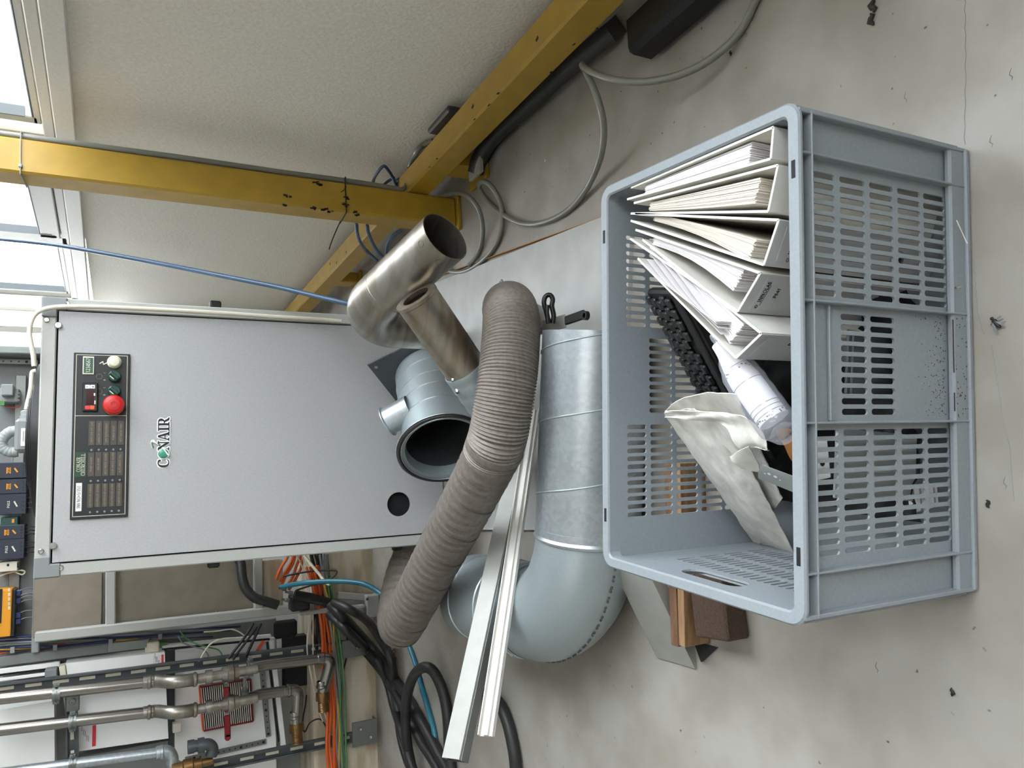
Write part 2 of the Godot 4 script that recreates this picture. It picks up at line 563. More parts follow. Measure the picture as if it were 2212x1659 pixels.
func windows() -> void:
	var spans := [[3.4, 0.75], [0.6, -0.85], [-0.98, -2.42], [-2.6, -3.42], [-3.565, -4.45]]
	var w := Node3D.new()
	w.name = "window_1"
	add_child(w)
	w.set_meta("kind", "structure")
	var b := mb()
	rail(b, 1.117, 1.168, 1.045, 0.05, 3.6, -4.8)
	put("sill_board", b, M.frame_white, w)
	b = mb(); rail(b, 1.170, 1.199, 1.06, 0.1, 3.6, -4.8)
	put("bottom_rail", b, M.frame_white, w)
	b = mb(); rail(b, 2.6, 2.72, 1.06, 0.1, 3.6, -4.8)
	put("top_rail", b, M.frame_white, w)
	var posts := [3.5, 0.675, -0.915, -2.51, -3.49, -4.62]
	for i in posts.size():
		b = mb()
		var z: float = posts[i]
		b.box(Vector3(1.11, 1.95 + sill_y(z) * 0.5, z), Vector3(0.1, 1.52, 0.1 if i < 5 else 0.3), 0.004)
		put("mullion", b, M.frame_white, w)
	for i in spans.size():
		var s = spans[i]
		var opens := i == 3
		var g: float = 1.27 if opens else 1.222
		b = mb()
		var x := 1.05 if opens else 1.075
		rail(b, 1.201, g, x, 0.06, s[0], s[1])
		rail(b, 2.56, 2.6, x, 0.06, s[0], s[1])
		for z in [s[0] - 0.02, s[1] + 0.02]:
			b.box(Vector3(x + 0.03, 1.9 + sill_y(z), z), Vector3(0.06, 1.38, 0.04), 0.003)
		put("sash", b, M.frame_white, w)
		b = mb(); rail(b, g - 0.004, g + 0.002, x - 0.002, 0.03, s[0] - 0.04, s[1] + 0.04)
		b.box(Vector3(x + 0.013, 1.9, s[1] + 0.0425), Vector3(0.03, 1.3, 0.005))
		put("seal", b, M.zinc_dark, w)
		b = mb(); b.box(Vector3(1.112, 1.9, (s[0] + s[1]) * 0.5), Vector3(0.006, 1.4, s[0] - s[1] - 0.04))
		put("pane", b, M.glass, w)

func outside() -> void:
	var b := mb(); b.box(Vector3(6.3, -0.35, -2.0), Vector3(10.1, 0.1, 26.0))
	structure("ground_outside", b, M.ground)
	var t := thing("clad_building", "white clad building with pale red upright strips outside the window", "building", Vector3(6.0, -0.3, -8.0))
	b = mb(); b.box(Vector3(6.2, 1.9, -7.0), Vector3(0.4, 4.4, 22.0))
	put("wall", b, M.facade, t)
	var strips := [[-6.1, 0.35, 1], [-7.1, 0.9, 0], [-9.3, 0.4, 1], [-10.4, 0.7, 0], [-12.6, 0.5, 1], [-13.5, 0.5, 0], [-14.3, 0.35, 1], [-4.6, 0.8, 0]]
	for s in strips:
		b = mb(); b.box(Vector3(5.98, 1.9, s[0]), Vector3(0.06, 4.4, s[1]), 0.01)
		put("strip", b, M.facade_pink if s[2] == 1 else M.facade_gray, t)

# ------------------------------------------------------------------ a plate cell with one upright round-ended hole
func cell(b: MB, x0: float, x1: float, y0: float, y1: float, cx: float, s0: float, s1: float, hw: float, z0: float, z1: float, seg := 4) -> void:
	var r := minf(hw, (s1 - s0) * 0.5)
	var zs := [z0, z1]
	for k in 2:
		var z: float = zs[k]
		var nn := Vector3(0, 0, -1 if k == 0 else 1)
		b.quad(Vector3(x0, y0, z), Vector3(x1, y0, z), Vector3(x1, s0, z), Vector3(x0, s0, z), nn)
		b.quad(Vector3(x0, s1, z), Vector3(x1, s1, z), Vector3(x1, y1, z), Vector3(x0, y1, z), nn)
		b.quad(Vector3(x0, s0, z), Vector3(cx - hw, s0, z), Vector3(cx - hw, s1, z), Vector3(x0, s1, z), nn)
		b.quad(Vector3(cx + hw, s0, z), Vector3(x1, s0, z), Vector3(x1, s1, z), Vector3(cx + hw, s1, z), nn)
		for sx in [-1.0, 1.0]:
			for fy in [-1.0, 1.0]:
				var o := Vector3(cx + sx * (hw - r), s0 + r if fy < 0.0 else s1 - r, z)
				var corner := Vector3(cx + hw * sx, s0 if fy < 0.0 else s1, z)
				for i in seg:
					var a0 := PI * 0.5 * i / seg; var a1 := PI * 0.5 * (i + 1) / seg
					b.tri(corner, o + Vector3(sx * cos(a0) * r, fy * sin(a0) * r, 0), o + Vector3(sx * cos(a1) * r, fy * sin(a1) * r, 0), nn)
	var loop: Array[Vector3] = []
	for q in 4:
		var o := Vector3(cx + (hw - r) * (1.0 if q == 0 or q == 3 else -1.0), s1 - r if q < 2 else s0 + r, 0)
		for i in seg + 1:
			var a := PI * 0.5 * (q + float(i) / seg)
			loop.append(o + Vector3(cos(a) * r, sin(a) * r, 0))
	var mid := Vector3(cx, (s0 + s1) * 0.5, 0)
	for i in loop.size():
		var p := loop[i]; var q := loop[(i + 1) % loop.size()]
		if p.distance_to(q) < 1e-5: continue
		var nn := Vector3(-(q - p).y, (q - p).x, 0).normalized()
		if nn.dot(mid - (p + q) * 0.5) < 0.0: nn = -nn
		b.quad(p + Vector3(0, 0, z0), q + Vector3(0, 0, z0), q + Vector3(0, 0, z1), p + Vector3(0, 0, z1), nn)

# ------------------------------------------------------------------ chiller cabinet
const CF := -2.15
func cz(x: float, y: float, off := 0.0) -> Vector3:
	return Vector3(x, y, CF + off)

func plate(b: MB, a: Vector3, c: Vector3, d: float, bev := 0.0) -> void:
	# an upright plate facing +z, from corner a to corner c, standing d proud of a's z
	var lo := a.min(c); var hi := a.max(c)
	b.box(Vector3((lo.x + hi.x) * 0.5, (lo.y + hi.y) * 0.5, lo.z + d * 0.5), Vector3(hi.x - lo.x, hi.y - lo.y, d), bev)

func chiller() -> void:
	var t := thing("chiller_cabinet", "tall light grey chiller cabinet with a black control panel on its front", "machine cabinet", Vector3(0.165, 0, -2.45))
	var L := -0.174; var R := 0.508; var T := 1.176; var Bt := 0.10
	var sl := -0.144; var sr := 0.478; var stp := 1.143; var sb := 0.128
	var b := mb(); b.box(Vector3((L + R) * 0.5, (T + Bt) * 0.5, CF - 0.315), Vector3(R - L - 0.006, T - Bt - 0.004, 0.57), 0.004)
	put("body", b, M.cab, t)
	b = mb()
	b.box(Vector3((L + sl) * 0.5, (T + Bt) * 0.5, CF - 0.015), Vector3(sl - L, T - Bt, 0.03), 0.003)
	put("stile", b, M.cab, t)
	b = mb(); b.box(Vector3((R + sr) * 0.5, (T + Bt) * 0.5, CF - 0.015), Vector3(R - sr, T - Bt, 0.03), 0.003)
	put("stile", b, M.cab, t)
	b = mb(); b.box(Vector3((L + R) * 0.5, (T + stp) * 0.5, CF - 0.0155), Vector3(sr - sl, T - stp, 0.029), 0.003)
	put("rail", b, M.cab, t)
	b = mb(); b.box(Vector3((L + R) * 0.5, (sb + Bt) * 0.5, CF - 0.0155), Vector3(sr - sl, sb - Bt, 0.029), 0.003)
	put("rail", b, M.cab, t)
	for c in [[L, sl - 0.0, 1], [R, sr, -1]]:
		for top in [true, false]:
			var y0: float = T if top else Bt
			b = mb(); var xe: float = c[0] + 0.05 * c[2]
			b.box(Vector3((c[0] + c[1]) * 0.5, y0 - (0.027 if top else -0.027), CF - 0.0125), Vector3(absf(c[0] - c[1]) + 0.003, 0.056, 0.032), 0.003)
			b.box(Vector3((c[0] + xe) * 0.5, y0 - (0.0165 if top else -0.0135), CF - 0.0123), Vector3(0.05, 0.034 if top else 0.029, 0.032), 0.003)
			put("corner_block", b, M.cab_corner, t)
	# the removable front, with its round hole low on the left
	var gap := 0.004
	var h := Vector3(-0.0512, 0.2718, -2.15)
	b = mb(Transform3D(Basis.IDENTITY, Vector3(0, 0, CF)))
	cell(b, sl + gap, sr - gap, sb + gap, stp - gap, h.x, h.y - 0.035, h.y + 0.035, 0.035, -0.002, 0.002, 8)
	put("front_panel", b, M.cab_panel, t)
	b = mb(); b.box(Vector3((sl + sr) * 0.5, (sb + stp) * 0.5, CF - 0.02), Vector3(sr - sl + 0.004, stp - sb + 0.004, 0.004))
	b.lathe([Vector2(0.04, 0), Vector2(0.034, 0.0)], along(Vector3(0, 0, 1), Vector3(h.x, h.y, CF - 0.012)))
	put("seam_backing", b, M.dark, t)
	for p in [Vector3(-0.1004, 1.1376, -2.147), Vector3(0.437, 1.1398, -2.147)]:
		b = mb(); bolt(b, p, Vector3(0, 0, 1), 0.0085, 0.007)
		put("panel_bolt", b, M.chrome, t)
	for p in [Vector3(-0.1116, 1.1621, -2.15), Vector3(-0.1543, 1.1208, -2.15), Vector3(0.4504, 1.1649, -2.15), Vector3(0.4941, 1.1223, -2.15)]:
		b = mb(); bolt(b, p, Vector3(0, 0, 1), 0.0065, 0.003)
		put("frame_screw", b, M.chrome, t)
	for p in [Vector3(-0.1764, 0.7767, -2.17), Vector3(-0.1747, 0.2732, -2.17), Vector3(0.5176, 0.7729, -2.17)]:
		b = mb(); b.box(p, Vector3(0.022, 0.03, 0.02), 0.004)
		put("hinge", b, M.black, t)
	for x in [L + 0.05, R - 0.05]:
		for z in [CF - 0.06, CF - 0.54]:
			b = mb(); b.lathe([Vector2(0, 0), Vector2(0.03, 0), Vector2(0.03, 0.02), Vector2(0.012, 0.03), Vector2(0.012, 0.12)], Transform3D(Basis.IDENTITY, Vector3(x, 0, z)), 16)
			put("foot", b, M.black, t)
	# fan guard on the roof
	b = mb()
	var fc := Vector3(0.17, 1.178, CF - 0.24)
	for k in 9:
		var p := []
		var r := 0.05 + 0.0165 * k
		for i in 41:
			p.append(fc + Vector3(cos(TAU * i / 40) * r, 0.034 - maxf(0, r - 0.12) * 0.3, sin(TAU * i / 40) * r))
		b.tube(p, 0.002, 5, false)
	for i in 6:
		var a := TAU * i / 6 + 0.2
		b.bar(fc + Vector3(0, 0.034, 0), fc + Vector3(cos(a) * 0.19, 0.01, sin(a) * 0.19), 0.004, 0.004)
	b.lathe([Vector2(0.19, 0), Vector2(0.205, 0), Vector2(0.205, 0.016), Vector2(0.19, 0.016)], Transform3D(Basis.IDENTITY, fc), 36)
	put("fan_guard", b, M.black, t)
	# logo
	var lt := Vector3(0.0869, 0.8984, -2.147)
	var o := Transform3D(Basis.IDENTITY, Vector3(0, 0, 0.0004))
	var ly := lt.y
	var parts := [["C", Vector3(0.0875, 0.8984, -2.147), 1.0], ["N", Vector3(0.1332, 0.8988, -2.147), 0.92], ["A", Vector3(0.1571, 0.899, -2.147), 0.9], ["I", Vector3(0.1769, 0.8992, -2.147), 0.9], ["R", Vector3(0.1943, 0.8994, -2.147), 0.98]]
	var lift := 0.0
	for q in parts:
		for d in [Vector3(0.002, 0.002, 0), Vector3(-0.002, 0.002, 0), Vector3(0.002, -0.002, 0), Vector3(-0.002, -0.002, 0), Vector3(0.0026, 0, 0), Vector3(-0.0026, 0, 0), Vector3(0, 0.0026, 0), Vector3(0, -0.0026, 0)]:
			text("logo_outline", q[0], 0.0255, Transform3D(Basis.IDENTITY, Vector3(q[1].x, ly, CF + 0.0022 + lift) + d), M.white_plain, t, true, q[2], true, 0.0001)
			lift += 0.00004
		text("logo_letter", q[0], 0.0255, Transform3D(Basis.IDENTITY, Vector3(q[1].x, ly, CF + 0.0042)), M.logo_black, t, true, q[2], true, 0.0004)
	var gc := Vector3(0.113, 0.8997, -2.147)
	b = mb(); b.lathe([Vector2(0.0142, 0), Vector2(0.0142, 0.0008), Vector2(0, 0.0008)], along(Vector3(0, 0, 1), Vector3(gc.x, gc.y, CF + 0.0039)), 28)
	put("logo_ball_rim", b, M.white_plain, t)
	b = mb(); b.lathe([Vector2(0.0124, 0), Vector2(0.0118, 0.0014), Vector2(0.009, 0.003), Vector2(0.005, 0.0039), Vector2(0, 0.0042)], along(Vector3(0, 0, 1), Vector3(gc.x, gc.y, CF + 0.0046)), 28)
	put("logo_ball", b, M.logo_green, t)
	b = mb()
	b.bar(Vector3(gc.x - 0.006, gc.y - 0.0125, CF + 0.0088), Vector3(gc.x + 0.017, gc.y + 0.003, CF + 0.0088), 0.0008, 0.003, 0.0, Vector3(0, 1, 0))
	put("logo_slash", b, M.white_plain, t)
	var sw := [Vector3(0.1334, 0.9075, -2.147), Vector3(0.1408, 0.9173, -2.147), Vector3(0.1457, 0.9248, -2.147), Vector3(0.1398, 0.9269, -2.147), Vector3(0.1279, 0.9236, -2.147)]
	for k in 2:
		b = mb()
		var p := smooth(sw, 5); var rr := []
		for i in p.size():
			rr.append((0.0044 if k == 0 else 0.0028) * (1.0 - 0.8 * absf(float(i) / (p.size() - 1) * 1.2 - 0.45)))
			p[i].z = CF + 0.002 + 0.0012 * k
		b.xf = Transform3D(Basis.from_scale(Vector3(1, 1, 0.3)), Vector3(0, 0, CF * 0.7 + 0.002))
		b.tube(p, rr, 8)
		put("logo_swoosh", b, M.white_plain if k == 0 else M.logo_green, t)
	control_panel(t)
	# box and cables on the roof
	var tb := thing("terminal_box", "grey motor terminal box with a white label above the chiller", "terminal box", Vector3(0.17, 1.2, -2.3))
	b = mb(); plate(b, Vector3(0.2194, 1.2379, -2.34), Vector3(0.1328, 1.2007, -2.34), 0.06, 0.008)
	put("body", b, M.cab_corner, tb)
	b = mb(); plate(b, Vector3(0.1935, 1.2231, -2.279), Vector3(0.1484, 1.202, -2.279), 0.0012)
	put("label_plate", b, M.white_plain, tb)
	b = mb()
	for i in 5:
		plate(b, Vector3(0.1863, 1.2188, -2.2777) + Vector3(0, -0.0042 * i, 0), Vector3(0.1592, 1.2168, -2.2777) + Vector3(-0.002 * (i % 3), -0.0042 * i, 0), 0.0004)
	put("label_print", b, M.print_dim, tb)
	b = mb(); b.lathe([Vector2(0, 0), Vector2(0.014, 0), Vector2(0.014, 0.013), Vector2(0.011, 0.014), Vector2(0.011, 0.024), Vector2(0.008, 0.026)], along(Vector3(1, 0.1, 0), Vector3(0.2165, 1.2157, -2.31)), 8)
	put("gland", b, M.din_gray, tb)
	b = mb(); b.tube(smooth([Vector3(0.2442, 1.2164, -2.31), Vector3(0.2635, 1.2139, -2.31), Vector3(0.2829, 1.2104, -2.31), Vector3(0.3036, 1.2079, -2.31), Vector3(0.3243, 1.2074, -2.31), Vector3(0.3427, 1.2058, -2.31), Vector3(0.3466, 1.1977, -2.31)]), 0.0055, 8)
	own("cable", b, M.cable_white, "short cream cable from the terminal box along the chiller roof", "cable")
	b = mb()
	var hp := even(smooth([Vector3(0.1908, 1.2401, -2.33), Vector3(0.1886, 1.2521, -2.33), Vector3(0.1744, 1.2657, -2.33), Vector3(0.1579, 1.2702, -2.33), Vector3(0.1434, 1.2628, -2.33), Vector3(0.1359, 1.2486, -2.33), Vector3(0.1368, 1.2345, -2.33)]), 0.002)
	var hr := []
	for i in hp.size(): hr.append(0.0135 + 0.0005 * sin(i * 1.6))
	b.tube(hp, hr, 10)
	own("conduit", b, M.din_gray, "ribbed light grey conduit looping out of the roof terminal box", "conduit")
	b = mb(); b.tube(smooth([Vector3(0.482, 0.4357, -2.13), Vector3(0.4846, 0.5115, -2.13), Vector3(0.4849, 0.6139, -2.13), Vector3(0.4869, 0.7358, -2.13), Vector3(0.4876, 0.8515, -2.13), Vector3(0.4871, 0.9613, -2.13), Vector3(0.4861, 1.0453, -2.13), Vector3(0.4828, 1.1161, -2.13), Vector3(0.4783, 1.1505, -2.13), Vector3(0.4698, 1.1745, -2.13), Vector3(0.4551, 1.1895, -2.13), Vector3(0.4329, 1.1966, -2.13), Vector3(0.41, 1.1979, -2.13), Vector3(0.3816, 1.1933, -2.13), Vector3(0.3591, 1.1889, -2.13), Vector3(0.3308, 1.1862, -2.13)]), 0.0058, 9)
	own("cable", b, M.cable_white, "thick cream cable running down the right edge of the chiller front", "cable")

func control_panel(t: Node3D) -> void:
	var b := mb(); plate(b, Vector3(0.3695, 1.1045, -2.147), Vector3(-0.0417, 0.9794, -2.147), 0.004, 0.001)
	put("control_panel", b, M.panel_black, t)
	var cp: Node3D = t.get_node("control_panel")
	# thin white border and divider
	b = mb()
	var f := 0.0012; var z := -2.1428
	var p0 := Vector3(0.3643, 1.0987, -2.1428); var p1 := Vector3(-0.0344, 0.9857, -2.1428); var dv := Vector3(0.2114, 1.061, -2.1428)
	for yy in [p0.y, p1.y]:
		b.box(Vector3((p0.x + p1.x) * 0.5, yy, z), Vector3(p0.x - p1.x + f, f, 0.0008))
	for xx in [p0.x, p1.x, dv.x]:
		b.box(Vector3(xx, (p0.y + p1.y) * 0.5, z), Vector3(f, p0.y - p1.y, 0.0008))
	put("border", b, M.print_light, cp)
	# counter window
	b = mb(); plate(b, Vector3(0.3601, 1.0845, -2.143), Vector3(0.315, 1.0599, -2.143), 0.003, 0.0005)
	put("counter_rim", b, M.print_light, cp)
	b = mb(); plate(b, Vector3(0.3566, 1.0824, -2.143), Vector3(0.3179, 1.062, -2.143), 0.0034)
	put("counter", b, M.lcd, cp)
	text("counter_digits", "1234567", 0.0085, Transform3D(Basis.IDENTITY, Vector3(0.337, 1.0724, -2.1393)), M.print_light, cp, false, 0.8)
	# temperature controller
	b = mb(); plate(b, Vector3(0.2935, 1.0842, -2.143), Vector3(0.2218, 1.05, -2.143), 0.009, 0.002)
	put("controller", b, M.black, cp)
	b = mb(); plate(b, Vector3(0.2745, 1.0755, -2.134), Vector3(0.2382, 1.0587, -2.134), 0.0006)
	put("led_display", b, M.led, cp)
	var keys := [[Vector3(0.2826, 1.0726, -2.134), 0, "<"], [Vector3(0.2828, 1.0616, -2.134), 0, ">"], [Vector3(0.2307, 1.0721, -2.134), 1, ""], [Vector3(0.2307, 1.0616, -2.134), 2, ""]]
	for k in keys:
		b = mb(); b.box(k[0], Vector3(0.0095, 0.0105, 0.003), 0.001)
		put("key", b, [M.white_plain, M.stripe_red, M.orange][k[1]], cp)
		if k[2]:
			text("key_mark", "^" if k[2] == "<" else "v", 0.006, Transform3D(Basis.IDENTITY, k[0] + Vector3(0, 0, 0.0018)), M.print_black, cp, false, 1.0, true)
	b = mb(); plate(b, Vector3(0.2671, 1.0577, -2.134) + Vector3(0, 0.002, 0), Vector3(0.2602, 1.0556, -2.134), 0.0006); plate(b, Vector3(0.2486, 1.0574, -2.134), Vector3(0.2393, 1.0547, -2.134), 0.0006)
	put("controller_print", b, M.print_light, cp)
	# pilot light
	b = mb(); b.lathe([Vector2(0.0165, 0), Vector2(0.0165, 0.005), Vector2(0.0145, 0.007), Vector2(0.0145, 0.012), Vector2(0.011, 0.0155), Vector2(0, 0.0165)], along(Vector3(0, 0, 1), Vector3(0.3474, 1.0152, -2.143)), 24)
	put("pilot_light", b, M.lamp_cap, cp)
	b = mb()
	var fl := Vector3(0.3449, 1.04, -2.1428)
	b.bar(fl + Vector3(-0.002, 0.008, 0), fl + Vector3(0.004, 0, 0), 0.0008, 0.0026); b.bar(fl + Vector3(0.004, 0.0008, 0), fl + Vector3(-0.004, -0.0008, 0), 0.0008, 0.0022); b.bar(fl + Vector3(-0.004, 0, 0), fl + Vector3(0.001, -0.009, 0), 0.0008, 0.0022)
	put("flash_mark", b, M.print_light, cp)
	# two rotary switches
	for p in [Vector3(0.31, 1.0141, -2.143), Vector3(0.2722, 1.014, -2.143)]:
		b = mb(); b.lathe([Vector2(0.0155, 0), Vector2(0.0155, 0.004), Vector2(0.0135, 0.006), Vector2(0.0125, 0.016), Vector2(0, 0.016)], along(Vector3(0, 0, 1), p), 22)
		put("rotary_switch", b, M.green_knob, cp)
		b = mb(); b.box(p + Vector3(0, 0, 0.019), Vector3(0.008, 0.026, 0.012), 0.002, Basis(Vector3(0, 0, 1), -0.75))
		put("switch_grip", b, M.green_knob, cp)
		b = mb(); b.box(p + Vector3(-0.005, 0.006, 0.0254), Vector3(0.002, 0.012, 0.001), 0.0, Basis(Vector3(0, 0, 1), -0.75))
		put("pointer", b, M.print_light, cp)
		b = mb()
		var ring := []
		for i in 17: ring.append(p + Vector3(cos(TAU * i / 16) * 0.0065, 0.0335 + sin(TAU * i / 16) * 0.0065, 0.0004))
		b.tube(ring, 0.0005, 4)
		b.box(p + Vector3(0.0095, 0.022, 0.0004), Vector3(0.001, 0.005, 0.0008)); b.box(p + Vector3(-0.0085, 0.022, 0.0004), Vector3(0.003, 0.005, 0.0008))
		put("switch_mark", b, M.print_dim, cp)
	# emergency stop
	var ep := Vector3(0.2369, 1.0145, -2.143)
	b = mb(); b.lathe([Vector2(0.024, 0), Vector2(0.024, 0.004), Vector2(0.02, 0.005), Vector2(0.02, 0.012)], along(Vector3(0, 0, 1), ep), 28)
	put("stop_collar", b, M.din_yellow, cp)
	b = mb(); b.lathe([Vector2(0.018, 0.012), Vector2(0.0235, 0.015), Vector2(0.0245, 0.021), Vector2(0.022, 0.026), Vector2(0.014, 0.0285), Vector2(0.008, 0.029), Vector2(0.008, 0.030), Vector2(0.0065, 0.030), Vector2(0.0065, 0.0285), Vector2(0, 0.0285)], along(Vector3(0, 0, 1), ep), 28)
	put("stop_button", b, M.red, cp)
	# maker's plate, inventory tag
	b = mb(); plate(b, Vector3(0.1216, 1.0965, -2.143), Vector3(0.0608, 1.0731, -2.143), 0.0008)
	put("maker_plate", b, M.green_plate, cp)
	text("maker_line", "CONAIR", 0.0082, Transform3D(Basis.IDENTITY, Vector3(0.0913, 1.0884, -2.1418)), M.print_light, cp, true, 0.82)
	text("maker_line", "CHURCHILL", 0.0082, Transform3D(Basis.IDENTITY, Vector3(0.091, 1.0786, -2.1418)), M.print_light, cp, true, 0.82)
	b = mb(); plate(b, Vector3(0.0465, 1.093, -2.143), Vector3(-0.0218, 1.0803, -2.143), 0.0012)
	put("inventory_tag", b, M.white_plain, cp)
	text("tag_line", "INV NO=5/350", 0.0075, Transform3D(Basis.IDENTITY, Vector3(0.012, 1.0865, -2.1414)), M.print_black, cp, false, 0.8)
	# fifteen indicator fields
	var words := [["LOW PRESSURE WARNING", "HIGH PRESSURE WARNING", "LOW PRESSURE ALARM", "HIGH PRESSURE ALARM", "COMPRESSOR ALARM"], ["PUMP ALARM", "FAN ALARM", "ANTI-FREEZE ALARM", "FLOW SWITCH ALARM", "AUTO-MATIC FILL"], ["COMPRESSOR OFF LOAD", "CAPACITY CONTROL", "LOW REFRIGERANT", "POWER RESET", "HOT GAS BY-PASS"]]
	var c0 := [Vector3(-0.0147, 1.0686, -2.143), Vector3(0.0612, 1.0686, -2.143), Vector3(0.1374, 1.0686, -2.143)]
	var c1 := [Vector3(0.0431, 0.9904, -2.143), Vector3(0.1205, 0.9895, -2.143), Vector3(0.1987, 0.9885, -2.143)]
	for i in 3:
		for j in 5:
			var hi: Vector3 = c0[i]; var lo: Vector3 = c1[i]
			var st := (hi.y - lo.y) / 5.0
			var a := Vector3(hi.x, hi.y - st * j, hi.z); var c := Vector3(lo.x, hi.y - st * (j + 0.86), hi.z)
			b = mb(); plate(b, a, c, 0.0012, 0.0003)
			put("indicator", b, M.button_brown, cp)
			text("indicator_text", words[i][j], 0.0046, Transform3D(Basis.IDENTITY, (a + c) * 0.5 + Vector3(0, 0, 0.0014)), M.print_dim, cp, false, minf(0.9, 15.0 / words[i][j].length()))
			b = mb(); bolt(b, Vector3(hi.x - 0.011, (a.y + c.y) * 0.5, hi.z), Vector3(0, 0, 1), 0.0026, 0.0012)
			put("indicator_lamp", b, M.cab_corner, cp)

# ------------------------------------------------------------------ yellow steel frame along the right wall
func steel_frame() -> void:
	var t := thing("barrier", "yellow painted steel barrier of one post and a low beam along the plaster wall", "barrier", Vector3(0.95, 0, -2.28))
	var b := mb(); b.box(Vector3(0.902, 1.4, -2.283), Vector3(0.095, 2.78, 0.092), 0.006)
	put("post", b, M.yellow, t)
	b = mb(); b.bar(Vector3(0.991, 0.14, 0.6), Vector3(0.991, 0.14, -4.6), 0.078, 0.08, 0.006)
	put("beam", b, M.yellow, t)
	for z in [-2.06, -3.45]:
		b = mb()
		b.box(Vector3(0.985, 0.06, z), Vector3(0.05, 0.09, 0.09), 0.004)
		b.box(Vector3(0.975, 0.007, z), Vector3(0.09, 0.014, 0.13), 0.003)
		put("foot", b, M.yellow, t)
	b = mb(); b.box(Vector3(0.902, 0.006, -2.283), Vector3(0.13, 0.012, 0.125), 0.002)
	put("base_plate", b, M.yellow, t)
	b = mb(); bolt(b, Vector3(1.022, 0.176, -2.34), Vector3(0, 0, 1), 0.011, 0.02)
	put("bolt", b, M.zinc_dark, t)
	# worn spots where the paint has gone
	b = mb()
	rng.seed = 5
	for q in [Vector3(0.936, 0.4763, -2.2365), Vector3(0.9329, 0.4664, -2.2365), Vector3(0.8547, 0.4874, -2.2365), Vector3(0.8532, 0.4762, -2.2365), Vector3(0.8531, 0.4536, -2.2365), Vector3(0.8498, 0.4323, -2.2365), Vector3(0.8801, 0.5616, -2.2365), Vector3(0.853, 0.57, -2.2365), Vector3(0.8794, 0.387, -2.2365), Vector3(0.8484, 0.3466, -2.2365), Vector3(0.9009, 0.3836, -2.2365), Vector3(0.8567, 0.3523, -2.2365)]:
		for k in 3:
			b.box(q + Vector3(rng.randf_range(-0.004, 0.004), rng.randf_range(-0.008, 0.008), 0), Vector3(rng.randf_range(0.003, 0.007), rng.randf_range(0.004, 0.013), 0.0008), 0.0003, Basis(Vector3(0, 0, 1), rng.randf_range(-0.25, 0.25)))
	for q in [Vector3(0.9515, 0.1794, -1.712), Vector3(0.9515, 0.1806, -1.5674), Vector3(0.9515, 0.1807, -2.0382), Vector3(0.9515, 0.1182, -1.3121), Vector3(0.9515, 0.1771, -1.6284), Vector3(0.9515, 0.1817, -1.9751), Vector3(0.9515, 0.1042, -1.2408), Vector3(0.9515, 0.1082, -1.4318)]:
		b.box(q, Vector3(0.0008, rng.randf_range(0.003, 0.008), rng.randf_range(0.004, 0.014)), 0.0003)
	for q in [Vector3(0.9808, 0.1804, -1.3662), Vector3(0.9903, 0.1804, -1.7177), Vector3(0.9702, 0.1804, -2.9947), Vector3(0.9722, 0.1804, -3.1542), Vector3(0.9979, 0.1804, -3.2669)]:
		b.box(q, Vector3(0.008, 0.0008, 0.012), 0.0003, Basis(UPV, 0.4))
	var pc := put("paint_chip", b, M.chip, t)
	pc.set_meta("kind", "stuff")
	for k in 2:
		var at: Vector3 = [Vector3(0.8941, 1.2397, -2.2345), Vector3(0.864, 0.3849, -2.2345)][k]
		var yy := at.y
		b = mb()
		var x0 := 0.852; var x1 := 0.952; var z0 := -2.2345; var z1 := -2.3315
		for e in [[Vector3(x0, yy, z0), Vector3(x1 + 0.014, yy + 0.002, z0)], [Vector3(x0, yy, z0), Vector3(x0, yy - 0.006, z1)], [Vector3(x1 + 0.014, yy, z0), Vector3(x1 + 0.014, yy, z1)], [Vector3(x0, yy - 0.006, z1), Vector3(x1 + 0.014, yy, z1)]]:
			b.bar(e[0], e[1], 0.005, 0.0022)
		b.box(Vector3(x0 + 0.02, yy, z0 + 0.002), Vector3(0.009, 0.008, 0.006), 0.001)
		if k == 1:
			b.tube(smooth([Vector3(0.8145, 0.4085, -2.22), Vector3(0.7804, 0.4235, -2.22), Vector3(0.7468, 0.4368, -2.22), Vector3(0.7228, 0.4443, -2.22)]), 0.0017, 5)
			b.tube(smooth([Vector3(0.9345, 0.3846, -2.23), Vector3(0.9212, 0.3936, -2.23), Vector3(0.914, 0.4025, -2.23)]), 0.0012, 5)
		own("cable_tie", b, [M.din_gray, M.black][k], ["grey cable tie wrapped around the top of the yellow post", "black cable tie with a loose tail low on the yellow post"][k], "cable tie")

